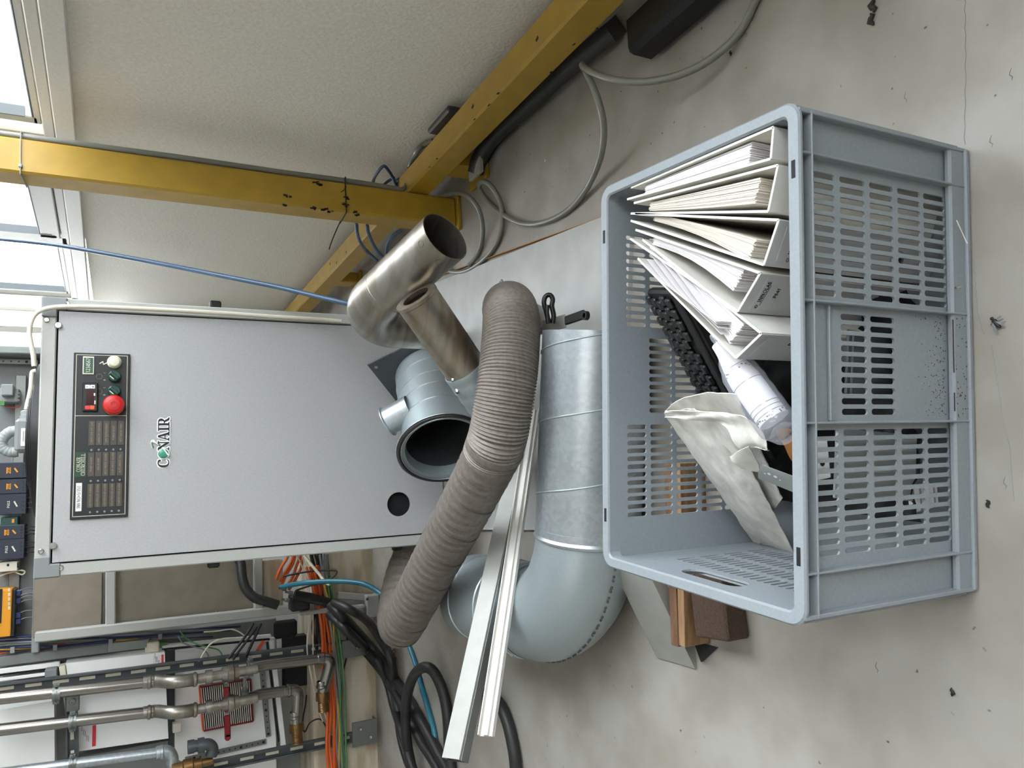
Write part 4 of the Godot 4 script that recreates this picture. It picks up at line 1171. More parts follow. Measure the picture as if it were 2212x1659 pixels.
func crate() -> void:
	var t := thing("plastic_crate", "grey slotted plastic crate on the floor, full of binders and paper", "crate", CRATE_AT)
	t.rotation.y = CRATE_TURN
	var tiers := [[0.035, 0.080], [0.0855, 0.131], [0.139, 0.1835], [0.1915, 0.2365], [0.2445, 0.2825]]
	var H := 0.319
	for s in [1.0, -1.0]:
		# long walls, ribs on the outside
		var b := mb(Transform3D(Basis.IDENTITY if s > 0 else Basis(UPV, PI), Vector3(0, 0, 0.1842 * s)))
		slotted(b, 0.07, 0.24, 0.006, 0.312, tiers, 0.0825, 0.01265, 12)
		slotted(b, -0.24, -0.07, 0.006, 0.312, tiers, -0.0825 - 0.01265 * 11, 0.01265, 12)
		slotted(b, -0.07, 0.07, 0.1, 0.245, [[0.141, 0.1855], [0.192, 0.238]], -0.0575, 0.0126, 10)
		b.box(Vector3(0, 0.053, 0), Vector3(0.14, 0.094, 0.003))
		b.box(Vector3(0, 0.279, 0), Vector3(0.14, 0.068, 0.003))
		b.box(Vector3(0.263, 0.159, 0), Vector3(0.046, 0.306, 0.003)); b.box(Vector3(-0.263, 0.159, 0), Vector3(0.046, 0.306, 0.003))
		lput("long_wall", b, M.crate, t)
		for x in [-0.2885, -0.24, -0.07, 0.07, 0.24, 0.2885]:
			b = mb(); b.box(Vector3(x, 0.1615, 0.1915 * s), Vector3(0.0028 if absf(x) < 0.28 else 0.005, 0.309, 0.0130), 0.0008)
			lput("rib", b, M.crate, t)
		b = mb()
		b.box(Vector3(0, 0.2955, 0.192 * s), Vector3(0.58, 0.003, 0.013), 0.0008)
		b.box(Vector3(0, 0.262, 0.1887 * s), Vector3(0.136, 0.003, 0.0045), 0.001)
		b.box(Vector3(0, 0.024, 0.1915 * s), Vector3(0.58, 0.03, 0.010), 0.003)
		b.box(Vector3(0, 0.0065, 0.1945 * s), Vector3(0.58, 0.009, 0.011), 0.002)
		lput("lip", b, M.crate, t)
		# short walls with a grip hole
		b = mb(Transform3D(Basis(UPV, PI * 0.5 * s), Vector3(0.2865 * s, 0, 0)))
		cell(b, -0.075, 0.075, 0.24, 0.312, 0.0, 0.252, 0.288, 0.058, -0.0015, 0.0015, 4)
		slotted(b, -0.14, 0.14, 0.006, 0.24, [[0.05, 0.09], [0.1, 0.14], [0.15, 0.19], [0.2, 0.235]], -0.12, 0.0126, 20)
		for e in [-1.0, 1.0]:
			b.box(Vector3(0.1075 * e, 0.276, 0), Vector3(0.065, 0.072, 0.003))
			b.box(Vector3(0.163 * e, 0.159, 0), Vector3(0.046, 0.306, 0.003))
		lput("short_wall", b, M.crate, t)
		b = mb(Transform3D(Basis(UPV, PI * 0.5 * s), Vector3(0.2865 * s, 0, 0)))
		b.box(Vector3(0, 0.248, 0.004), Vector3(0.15, 0.003, 0.006), 0.001); b.box(Vector3(0, 0.2935, 0.006), Vector3(0.37, 0.003, 0.0125), 0.001)
		for z in [-0.188, -0.14, -0.0745, 0.0745, 0.14, 0.188]:
			b.box(Vector3(z, 0.16, 0.0055), Vector3(0.0026, 0.30, 0.010), 0.0008)
		b.box(Vector3(0, 0.016, 0.004), Vector3(0.37, 0.026, 0.009), 0.002)
		lput("grip_frame", b, M.crate, t)
	# base and rounded corners
	var b := mb(); b.box(Vector3(0, 0.006, 0), Vector3(0.572, 0.005, 0.374), 0.001)
	lput("base", b, M.crate, t)
	# rim: a rounded frame with small slots let into it
	b = mb()
	var outer := rounded(0.3, 0.2, 0.022); var inner := rounded(0.2835, 0.1825, 0.009)
	var rows := [[outer, 0.3135, 0.0], [outer, 0.3165, 0.0], [outer, H, 0.0025], [inner, H, -0.0025], [inner, 0.3165, 0.0], [inner, 0.2975, 0.0]]
	for k in rows.size() - 1:
		var q: Array = rows[k]; var w: Array = rows[k + 1]
		var m: int = q[0].size()
		for i in m:
			var j := (i + 1) % m
			var ia: Vector2 = q[0][i] * (1.0 - q[2] / 0.3); var ja: Vector2 = q[0][j] * (1.0 - q[2] / 0.3)
			var ib: Vector2 = w[0][i] * (1.0 - w[2] / 0.3); var jb: Vector2 = w[0][j] * (1.0 - w[2] / 0.3)
			var pa := Vector3(ia.x, q[1], ia.y); var pb := Vector3(ja.x, q[1], ja.y); var pc := Vector3(jb.x, w[1], jb.y); var pd := Vector3(ib.x, w[1], ib.y)
			var nn := (pb - pa).cross(pd - pa).normalized()
			var want := Vector3(ia.x, 0, ia.y).normalized() if k < 2 else (UPV if k == 2 else -Vector3(ia.x, 0, ia.y).normalized())
			if nn.dot(want) < 0: nn = -nn
			b.quad(pa, pb, pc, pd, nn)
	lput("rim", b, M.crate, t)
	for x in [-0.22, 0.22]:
		for z in [-0.191, 0.191]:
			b = mb(); b.box(Vector3(x, H - 0.0002, z), Vector3(0.021, 0.0012, 0.006), 0.0004)
			lput("rim_slot", b, M.dark, t)
	b = mb()
	for e in [[Vector3(-0.062, 0.268, -0.1845), Vector3(0.124, 0.0016, 0.002)], [Vector3(0, 0.268, -0.1845), Vector3(0.124, 0.0016, 0.0022)], [Vector3(0, 0.302, -0.1845), Vector3(0.124, 0.0016, 0.0022)], [Vector3(0.062, 0.285, -0.1845), Vector3(0.0016, 0.034, 0.0022)], [Vector3(-0.062, 0.285, -0.1845), Vector3(0.0016, 0.034, 0.0022)]].slice(1):
		b.box(e[0], e[1], 0.0005)
	lput("label_frame", b, M.crate, t)
	# rusty splashes on the middle field
	b = mb()
	rng.seed = 8
	for i in 150:
		var u := rng.randf(); var s := rng.randf_range(0.0004, 0.0013)
		var y := 0.04 + absf(rng.randfn(0.0, 0.022)); var x := lerpf(-0.066, 0.066, u)
		if y < 0.1: b.box(Vector3(x, y, 0.1859), Vector3(s, s * rng.randf_range(0.8, 1.8), 0.0003))
	for e in [[-0.045, 0.012, 0.024], [0.018, 0.012, 0.05], [0.052, 0.0, 0.02]]:
		b.box(Vector3(e[0], 0.0395, 0.1965), Vector3(e[2], 0.0016, 0.0005))
	for i in 40:
		b.box(Vector3(rng.randf_range(-0.066, 0.066), rng.randf_range(0.011, 0.036), 0.1967), Vector3(rng.randf_range(0.0006, 0.0022), rng.randf_range(0.0006, 0.0016), 0.0004))
	var sp := lput("rust_spots", b, M.rust, t)
	sp.set_meta("kind", "stuff")

func rounded(hx: float, hz: float, r: float) -> PackedVector2Array:
	var out := PackedVector2Array()
	for q in 4:
		var c: Vector2 = Vector2(hx - r, hz - r) * [Vector2(1, 1), Vector2(-1, 1), Vector2(-1, -1), Vector2(1, -1)][q]
		for i in 7:
			var a := PI * 0.5 * (q + i / 6.0)
			out.append(c + Vector2(cos(a), sin(a)) * r)
	return out

# ------------------------------------------------------------------ what the crate holds
func flat(p: Array, y0: float, y1: float, b: MB) -> void:
	# plan polygon (x, z pairs) raised from y0 to y1
	var poly := PackedVector2Array()
	for q in p: poly.append(Vector2(q.x, -q.y))
	b.extrude(poly, Transform3D(Basis(Vector3(1, 0, 0), Vector3(0, 0, -1), Vector3(0, 1, 0)), Vector3(0, y0, 0)), y1 - y0)

func board(b: MB, a: Vector2, c: Vector2, th: float, y0: float, y1: float) -> void:
	var d := (c - a).normalized(); var n := Vector2(-d.y, d.x) * th * 0.5
	flat([a + n, c + n, c - n, a - n], y0, y1, b)

func binder(label: String, s0: Vector2, s1: Vector2, c0: Vector2, c1: Vector2, top: float, pages: Array, seed_: int, marks: Array, warm := false) -> void:
	# s0-s1 the spine seen from above, c0 and c1 the free edges of its two covers
	var t := thing("ring_binder", label, "binder", Vector3.ZERO, "white ring binders in the crate")
	t.transform = crate_xf()
	var y0 := 0.0095
	var b := mb(); board(b, s0, c0, 0.0024, y0, top)
	lput("cover", b, M.binder, t)
	b = mb(); board(b, s1, c1, 0.0024, y0, top)
	lput("cover", b, M.binder, t)
	b = mb(); board(b, s0, s1, 0.0026, y0, top)
	lput("spine", b, M.label_gray if seed_ >= 3 else M.binder, t)
	b = mb()
	for e in [[s0, c0], [s1, c1], [s0, s1]]:
		board(b, e[0], e[1], 0.0031, top - 0.0006, top + 0.0006)
	lput("board_edge", b, M.board_edge, t)
	# the sheets, in bundles that do not quite line up
	b = mb()
	rng.seed = seed_
	var p0: Vector2 = pages[0]; var p1: Vector2 = pages[1]; var p2: Vector2 = pages[2]; var p3: Vector2 = pages[3]
	var m := 22
	var bow: float = pages[4]
	for i in m:
		var f0 := (i + 0.04) / m; var f1 := (i + 0.9) / m
		var j := rng.randf_range(-0.002, 0.002); var h := top - 0.007 + rng.randf_range(-0.0012, 0.0012)
		var poly := []
		for e in 2:
			var f: float = f0 if e == 0 else f1
			var a := p0.lerp(p1, f); var c := p3.lerp(p2, f)
			var d := (c - a).normalized(); var nrm := Vector2(-d.y, d.x)
			var line := []
			for k in 7:
				var s := k / 6.0
				line.append(a.lerp(c, s) + d * j + nrm * bow * sin(s * PI) * (0.4 + f))
			if e == 1: line.reverse()
			poly += line
		flat(poly, y0 + 0.008, h, b)
	lput("paper_block", b, M.paper_warm if warm else M.paper, t)
	# finger ring on the spine
	var sd := (s1 - s0).normalized(); var out := Vector2(sd.y, -sd.x)
	if out.y < 0.0: out = -out
	var sm := (s0 + s1) * 0.5
	var n3 := Vector3(out.x, 0, out.y); var x3 := UPV.cross(n3)
	var ctr := Vector3(sm.x, 0.262 if seed_ < 3 else 0.09, sm.y) + n3 * 0.0016
	b = mb(); b.lathe([Vector2(0.0085, 0), Vector2(0.0125, 0.0), Vector2(0.0125, 0.0014), Vector2(0.0085, 0.0014), Vector2(0.0085, 0)], along(n3, ctr), 22)
	lput("finger_ring", b, M.chrome, t)
	b = mb(); b.lathe([Vector2(0, 0.0004), Vector2(0.0088, 0.0004)], along(n3, ctr), 22)
	lput("finger_hole", b, M.dark, t)
	if marks.size() > 0:
		b = mb()
		var lc := Vector3(sm.x, top - 0.065, sm.y) + n3 * 0.0016
		b.box(lc, Vector3(s0.distance_to(s1) - 0.012, 0.1, 0.0006), 0.0002, Basis(x3, UPV, n3))
		lput("spine_label", b, M.label_gray, t)
		for k in marks.size():
			var mk: Array = marks[k]
			text("spine_print", mk[0], mk[1], t.transform * Transform3D(Basis(x3, UPV, n3), Vector3(sm.x, top - mk[2], sm.y) + n3 * 0.0022 + x3 * mk[3]), M.ink, t, false, mk[4])
		if marks[0][0] == "INNOLAS":
			b = mb()
			var ring := []
			var q := Vector3(sm.x, top - marks[0][2] + 0.0002, sm.y) + n3 * 0.0022 - x3 * 0.0178
			for i in 15: ring.append(q + x3 * cos(TAU * i / 14) * 0.0024 + UPV * sin(TAU * i / 14) * 0.0017)
			b.tube(ring, 0.0004, 4, false)
			b.bar(q - UPV * 0.0045 + x3 * 0.002, q - UPV * 0.0045 + x3 * 0.032, 0.0004, 0.0004)
			lput("spine_emblem", b, M.ink, t)

func crate_contents() -> void:
	binder("white binder with the fullest paper block, standing against the crate's end wall", Vector2(0.2805, 0.158), Vector2(0.244, 0.153), Vector2(0.2825, -0.125), Vector2(0.267, -0.135), 0.314,
		[Vector2(0.2775, 0.116), Vector2(0.2485, 0.110), Vector2(0.2665, -0.1), Vector2(0.2805, -0.098), 0.0], 1, [])
	binder("white binder leaning with cream paper, second from the crate's end wall", Vector2(0.233, 0.164), Vector2(0.182, 0.148), Vector2(0.257, -0.118), Vector2(0.243, -0.126), 0.314,
		[Vector2(0.229, 0.130), Vector2(0.199, 0.12), Vector2(0.2395, -0.09), Vector2(0.2515, -0.088), -0.001], 2, [], true)
	binder("white binder in the middle of the row with ruffled sheets and a half-hidden printed spine", Vector2(0.168, 0.164), Vector2(0.119, 0.14), Vector2(0.240, -0.115), Vector2(0.232, -0.126), 0.314,
		[Vector2(0.154, 0.122), Vector2(0.130, 0.107), Vector2(0.2225, -0.08), Vector2(0.231, -0.075), 0.004], 3, [["INNOLAS", 0.0048, 0.033, 0.003, 1.0], ["P641", 0.0045, 0.058, 0.0, 1.0]], true)
	binder("white binder turned to show a grey spine with two printed lines", Vector2(0.110, 0.134), Vector2(0.068, 0.096), Vector2(0.2155, -0.114), Vector2(0.205, -0.128), 0.314,
		[Vector2(0.120, 0.101), Vector2(0.096, 0.081), Vector2(0.1875, -0.083), Vector2(0.199, -0.078), 0.006], 4, [["INNOLAS", 0.0052, 0.022, 0.004, 1.0], ["P641", 0.0048, 0.043, 0.004, 1.0]])
	binder("white binder with a plain grey spine, leaning next to the keyboard", Vector2(0.037, 0.133), Vector2(0.010, 0.09), Vector2(0.198, -0.1), Vector2(0.172, -0.112), 0.312,
		[Vector2(0.052, 0.098), Vector2(0.030, 0.07), Vector2(0.160, -0.07), Vector2(0.172, -0.062), 0.006], 5, [["P", 0.0075, 0.062, 0.01, 1.0]])
	var xf := crate_xf()
	var b := mb()
	# loose sheets in the fifth binder
	rng.seed = 31
	for i in 5:
		var o := Vector2(0.010, 0.004) * (i * 0.45)
		var pts := []
		for k in 9:
			var s := k / 8.0
			var q := Vector2(0.045, 0.072).lerp(Vector2(0.166, -0.085), s) + o + Vector2(0.83, 0.55) * (0.004 * sin(s * 5.0 + i) - 0.004)
			pts.append([Vector3(q.x, 0.318 + 0.006 * sin(s * 3.0 + i * 0.7) + 0.003 * i * (1.0 - s), q.y), Vector3(q.x, 0.12, q.y)])
		b.grid(pts, 0.0005)
	var ls := own("loose_sheets", b, M.paper, "loose white sheets standing up out of the last binder in the row", "paper")
	ls.transform = xf
	# keyboard
	var kt := thing("keyboard", "black computer keyboard stuck upright between the binders and the envelope", "keyboard")
	var ka := Vector3(0.1302, 0.2709, -0.1495); var kb := Vector3(0.1105, 0.306, -0.0313); var kc := Vector3(-0.0145, 0.1747, -0.145)
	var kx := (kc - ka).normalized(); var kyv := (kb - ka).normalized()
	kyv = (kyv - kx * kyv.dot(kx)).normalized()
	var kn := kx.cross(kyv).normalized()
	if kn.y < 0.0: kn = -kn
	kt.transform = xf * Transform3D(Basis(kx, kn, kx.cross(kn)), ka)
	# own axes: x along the keyboard, y out of the keys, z across it
	var zs := signf(kx.cross(kn).dot(kyv))
	var wide := 0.125
	b = mb(); b.box(Vector3(0.15, -0.009, wide * 0.5 * zs), Vector3(0.30, 0.016, wide), 0.004)
	b.box(Vector3(0.15, 0.0, wide * 0.9 * zs), Vector3(0.296, 0.006, wide * 0.18), 0.002)
	lput("case", b, M.key_case, kt)
	b = mb()
	b.box(Vector3(0, 0.0025, 0), Vector3(0.0165, 0.007, 0.0165), 0.0026)
	var km := b.mesh()
	for i in 15:
		for j in 5:
			if j == 4 and (i % 6) == 4: continue
			var key := MeshInstance3D.new()
			key.mesh = km; key.material_override = M.key
			key.name = "key"
			kt.add_child(key, true)
			key.position = Vector3(0.014 + 0.004 * (j % 3) + 0.019 * i, 0.0005, (0.011 + 0.0185 * j) * zs)
	b = mb()
	for i in 15:
		for j in 5:
			b.box(Vector3(0.012 + 0.004 * (j % 3) + 0.019 * i, 0.0064, (0.009 + 0.0185 * j) * zs), Vector3(0.002, 0.0003, 0.0014))
	lput("key_print", b, M.print_dim, kt).set_meta("kind", "stuff")
	# envelope
	var et := thing("padded_envelope", "large off-white padded envelope, torn open, leaning in the crate", "envelope")
	et.transform = xf
	var c0 := Vector3(-0.2832, 0.018, -0.1791); var p1 := Vector3(-0.0619, 0.262, -0.1139); var p3 := Vector3(-0.0745, 0.262, 0.0207); var c1 := Vector3(-0.2847, 0.03, -0.0786)
	rng.seed = 9
	var no := FastNoiseLite.new(); no.seed = 15; no.frequency = 9.0; no.fractal_octaves = 3
	var rows := []
	for i in 25:
		var row := []
		for j in 25:
			var u := j / 24.0; var w := i / 24.0
			var p: Vector3 = p1.lerp(p3, u).lerp(c0.lerp(c1, u), w)
			var bulge := sin(u * PI) * sin(clampf(w, 0.03, 1.0) * PI) * 0.012
			p += Vector3(-0.72, 0.66, 0.2).normalized() * (bulge + 0.004 * no.get_noise_2d(u * 0.6 + w * 0.4, w * 1.5 - u) * (1.0 - w * 0.4))
			p += Vector3(0.72, -0.2, -0.5) * 0.022 * sin(u * PI) * pow(1.0 - w, 3.0)
			row.append(p)
		rows.append(row)
	b = mb(); b.grid(rows, 0.0016)
	lput("front_sheet", b, M.envelope, et)
	var q1 := Vector3(-0.023, 0.268, -0.0393); var q3 := Vector3(-0.0345, 0.288, 0.0659); var d1 := Vector3(-0.1852, 0.13, -0.0085); var d0 := c0 + Vector3(0.02, 0.0, 0.015)
	rows = []
	for i in 21:
		var row := []
		for j in 21:
			var u := j / 20.0; var w := i / 20.0
			var top: Vector3 = p1.bezier_interpolate(p1.lerp(q1, 0.5) + Vector3(0, 0.012, -0.012), q1, q3, u)
			var p: Vector3 = top.lerp(d0.lerp(d1, u), w)
			p += Vector3(-0.5, 0.5, 0.0) * 0.003 * no.get_noise_2d(u * 0.8 + 3.0, w * 1.6)
			row.append(p)
		rows.append(row)
	b = mb(); b.grid(rows, 0.0016)
	lput("back_sheet", b, M.envelope, et)
	var up := [Vector3(-0.0562, 0.268, -0.1052), Vector3(-0.0555, 0.272, -0.0653), Vector3(-0.0568, 0.274, -0.0231), Vector3(-0.0587, 0.276, 0.0208), Vector3(-0.061, 0.276, 0.0513), Vector3(-0.0639, 0.274, 0.07), Vector3(-0.0795, 0.264, 0.0776), Vector3(-0.0945, 0.256, 0.0815), Vector3(-0.1077, 0.25, 0.0849)]
	var lo := [Vector3(-0.0668, 0.262, -0.1118), Vector3(-0.0679, 0.262, -0.0774), Vector3(-0.0695, 0.262, -0.0419), Vector3(-0.0716, 0.262, -0.0037), Vector3(-0.0808, 0.26, 0.0211), Vector3(-0.0965, 0.255, 0.0244), Vector3(-0.1077, 0.25, 0.0304), Vector3(-0.1048, 0.25, 0.0534), Vector3(-0.1082, 0.247, 0.0749)]
	rows = []
	for k in 4:
		var row := []
		for j in up.size():
			row.append((up[j] as Vector3).lerp(lo[j], k / 3.0) + Vector3(0, 0.004 * sin(k * 2.1 + j * 1.7), 0.002 * cos(j * 2.0 + k)))
		rows.append(smooth(row, 3))
	b = mb(); b.grid(rows, 0.0012)
	lput("torn_flap", b, M.envelope, et)
	up = [Vector3(-0.1202, 0.24, 0.002), Vector3(-0.1104, 0.246, 0.028), Vector3(-0.1031, 0.25, 0.0509)]; lo = [Vector3(-0.1366, 0.225, 0.0059), Vector3(-0.1393, 0.22, 0.0166), Vector3(-0.1404, 0.215, 0.0306)]
	rows = []
	for k in 4:
		var row := []
		for j in 3: row.append((up[j] as Vector3).lerp(lo[j], k / 3.0) + Vector3(0, 0.004 * sin(k * 1.2 + j), 0))
		rows.append(smooth(row, 4))
	b = mb(); b.grid(rows, 0.0012)
	lput("torn_flap", b, M.envelope, et)
	# paper roll in a clear bag
	var rt := thing("paper_roll", "rolled white drawing inside a clear plastic bag, slanting across the crate", "paper roll")
	rt.transform = xf
	var ra := Vector3(0.0335, 0.285, 0.0293); var rb := Vector3(-0.0684, 0.262, 0.1033)
	b = mb()
	var rp := even([ra, rb], 0.006); var rr := []
	for i in rp.size(): rr.append(lerpf(0.010, 0.0205, smoothstep(0.0, 0.5, float(i) / rp.size())))
	b.tube(rp, rr, 28, false, 0.0012)
	lput("roll", b, M.paper, rt)
	b = mb()
	var rx := along(rb - ra, ra)
	for s in [0.34, 0.55, 0.84, 0.89, 0.94]:
		var ring := []
		var at := ra.lerp(rb, s)
		var rad := lerpf(0.010, 0.0205, smoothstep(0.0, 0.5, s)) + 0.0003
		for i in 25: ring.append(at + (rx.basis.x * cos(TAU * i / 24) + rx.basis.z * sin(TAU * i / 24)) * rad)
		b.tube(ring, 0.00035, 4, false)
	rng.seed = 44
	for i in 60:
		var s := rng.randf_range(0.955, 0.995) if i < 38 else rng.randf_range(0.36, 0.42)
		var g := rng.randf() * TAU
		b.box(ra.lerp(rb, s) + (rx.basis.x * cos(g) + rx.basis.z * sin(g)) * (0.0207 if s > 0.5 else 0.0185), Vector3(0.0016, 0.0016, 0.0016))
	lput("drawing_print", b, M.ink, rt).set_meta("kind", "stuff")
	b = mb()
	var bp := even(smooth([ra + (ra - rb).normalized() * 0.016, ra, ra.lerp(rb, 0.5), rb, rb + (rb - ra).normalized() * 0.02, Vector3(-0.082, 0.25, 0.1055)]), 0.006)
	rr = []
	for i in bp.size():
		var s := float(i) / (bp.size() - 1)
		rr.append((0.004 + 0.0225 * smoothstep(0.0, 0.45, s)) * (1.0 - 0.75 * smoothstep(0.86, 1.0, s)) + 0.0012 * sin(i * 1.9) * (1.0 - s))
	b.tube(bp, rr, 14, true)
	var bg := lput("clear_bag", b, M.bag, rt)
	bg.set_meta("label", "clear crinkled plastic bag")
	# brown paper, perforated strip, dark crumpled sheet at the bottom
	b = mb(); var g0 := [Vector3(-0.0826, 0.242, 0.0871), Vector3(-0.0786, 0.245, 0.1008), Vector3(-0.0795, 0.248, 0.1157), Vector3(-0.0816, 0.248, 0.123)]; var g1 := [Vector3(-0.0919, 0.232, 0.083), Vector3(-0.101, 0.225, 0.0857), Vector3(-0.1164, 0.215, 0.0847), Vector3(-0.126, 0.205, 0.0832)]
	b.grid([smooth(g0, 3), smooth(g1, 3)], 0.0012)
	own("brown_paper", b, M.kraft, "torn piece of brown wrapping paper at the crate's front rim", "paper").transform = xf
	var pt := thing("perforated_strip", "grey smudged strip with punched holes beside the torn envelope", "strip")
	pt.transform = xf
	var s0 := Vector3(-0.1282, 0.232, 0.0526); var s1 := Vector3(-0.1423, 0.212, 0.0893); var s2 := Vector3(-0.1482, 0.215, 0.0288); var s3 := Vector3(-0.1652, 0.195, 0.0734)
	b = mb(); b.grid([[s0, s0.lerp(s1, 0.5), s1], [s0.lerp(s2, 0.5) + Vector3(0, 0.003, 0), s0.lerp(s3, 0.5) + Vector3(0, 0.003, 0), s1.lerp(s3, 0.5)], [s2, s2.lerp(s3, 0.5), s3]], 0.001)
	lput("strip", b, M.din_gray, pt)
	b = mb()
	var pn := (s1 - s0).cross(s2 - s0).normalized()
	if pn.y < 0: pn = -pn
	for e in [[0.3, 0.22, 0.0024], [0.5, 0.25, 0.0027], [0.18, 0.3, 0.0014], [0.66, 0.36, 0.0012]]:
		b.lathe([Vector2(0, 0), Vector2(e[2], 0)], along(pn, s0 + (s1 - s0) * e[0] + (s2 - s0) * e[1] + pn * 0.0056), 12)
	lput("hole", b, M.white_plain, pt)
	b = mb(); rows = []
	no.frequency = 7.0
	for i in 21:
		var row := []
		for j in 26:
			var x := lerpf(-0.20, 0.10, j / 25.0); var z := lerpf(-0.155, 0.172, i / 20.0)
			row.append(Vector3(x, 0.055 + 0.045 * no.get_noise_2d(x * 2.0, z * 2.0) + (0.03 if z > 0.05 else 0.0), z))
		rows.append(row)
	b.grid(rows, 0.001)
	own("dark_sheet", b, M.dark, "crumpled dark sheet covering the crate bottom under the envelope", "plastic bag").transform = xf
	var bits := [["white_fitting", Vector3(-0.115, 0.262, 0.163), Vector3(0.05, 0.05, 0.006), "white plastic plate with two dark holes behind the crate's front slots", "plate", M.white_plain], ["clear_pouch", Vector3(-0.17, 0.062, 0.166), Vector3(0.03, 0.045, 0.012), "small white ribbed packet low behind the crate's front slots", "packet", M.paper], ["grey_folder", Vector3(-0.125, 0.155, 0.168), Vector3(0.085, 0.15, 0.004), "grey card behind the crate's front slots, nearest the envelope", "card", M.din_gray], ["grey_folder", Vector3(0.0, 0.15, 0.166), Vector3(0.08, 0.11, 0.004), "dark grey card behind the crate's middle slots", "card", M.zinc_dark]]
	for e in bits:
		var bt := thing(e[0], e[3], e[4])
		bt.transform = xf * Transform3D(Basis(Vector3(0, 0, 1), 0.12 if e[0] != "grey_folder" else -0.08), e[1])
		b = mb(); b.box(Vector3.ZERO, e[2], 0.001)
		lput("body", b, e[5], bt)
		if e[0] == "white_fitting":
			b = mb()
			for y in [-0.012, 0.01]: b.lathe([Vector2(0, 0), Vector2(0.0045, 0)], along(Vector3(0, 0, 1), Vector3(0.004 * y * 100, y, 0.0034)), 14)
			lput("hole", b, M.dark, bt)
		elif e[0] == "clear_pouch":
			b = mb()
			for y in [-0.014, 0.0, 0.014]: b.box(Vector3(0, y, 0.0065), Vector3(0.03, 0.002, 0.001))
			lput("fold", b, M.din_gray, bt)
		else:
			b = mb(); b.box(Vector3(0, e[2].y * 0.5 - 0.008, 0.0022), Vector3(e[2].x, 0.003, 0.001))
			lput("crease", b, M.cab_corner, bt)

# ------------------------------------------------------------------ open switchgear behind
func perforated(t: Node3D, a: Vector3, e: Vector3, w: float, n: int, up: Vector3) -> void:
	var b := mb(); b.bar(a, e, w, 0.006, 0.001, Vector3(0, 0, 1))
	put("mounting_rail", b, M.zinc, t)
	b = mb()
	for i in n:
		var p := a.lerp(e, (i + 0.5) / n)
		var r := 0.0055 if i % 4 == 1 else 0.003
		b.lathe([Vector2(0, 0), Vector2(r, 0)], along(Vector3(0, 0, 1), p + Vector3(0, 0, 0.0036)), 8)
	put("rail_hole", b, M.dark, t).set_meta("kind", "stuff")

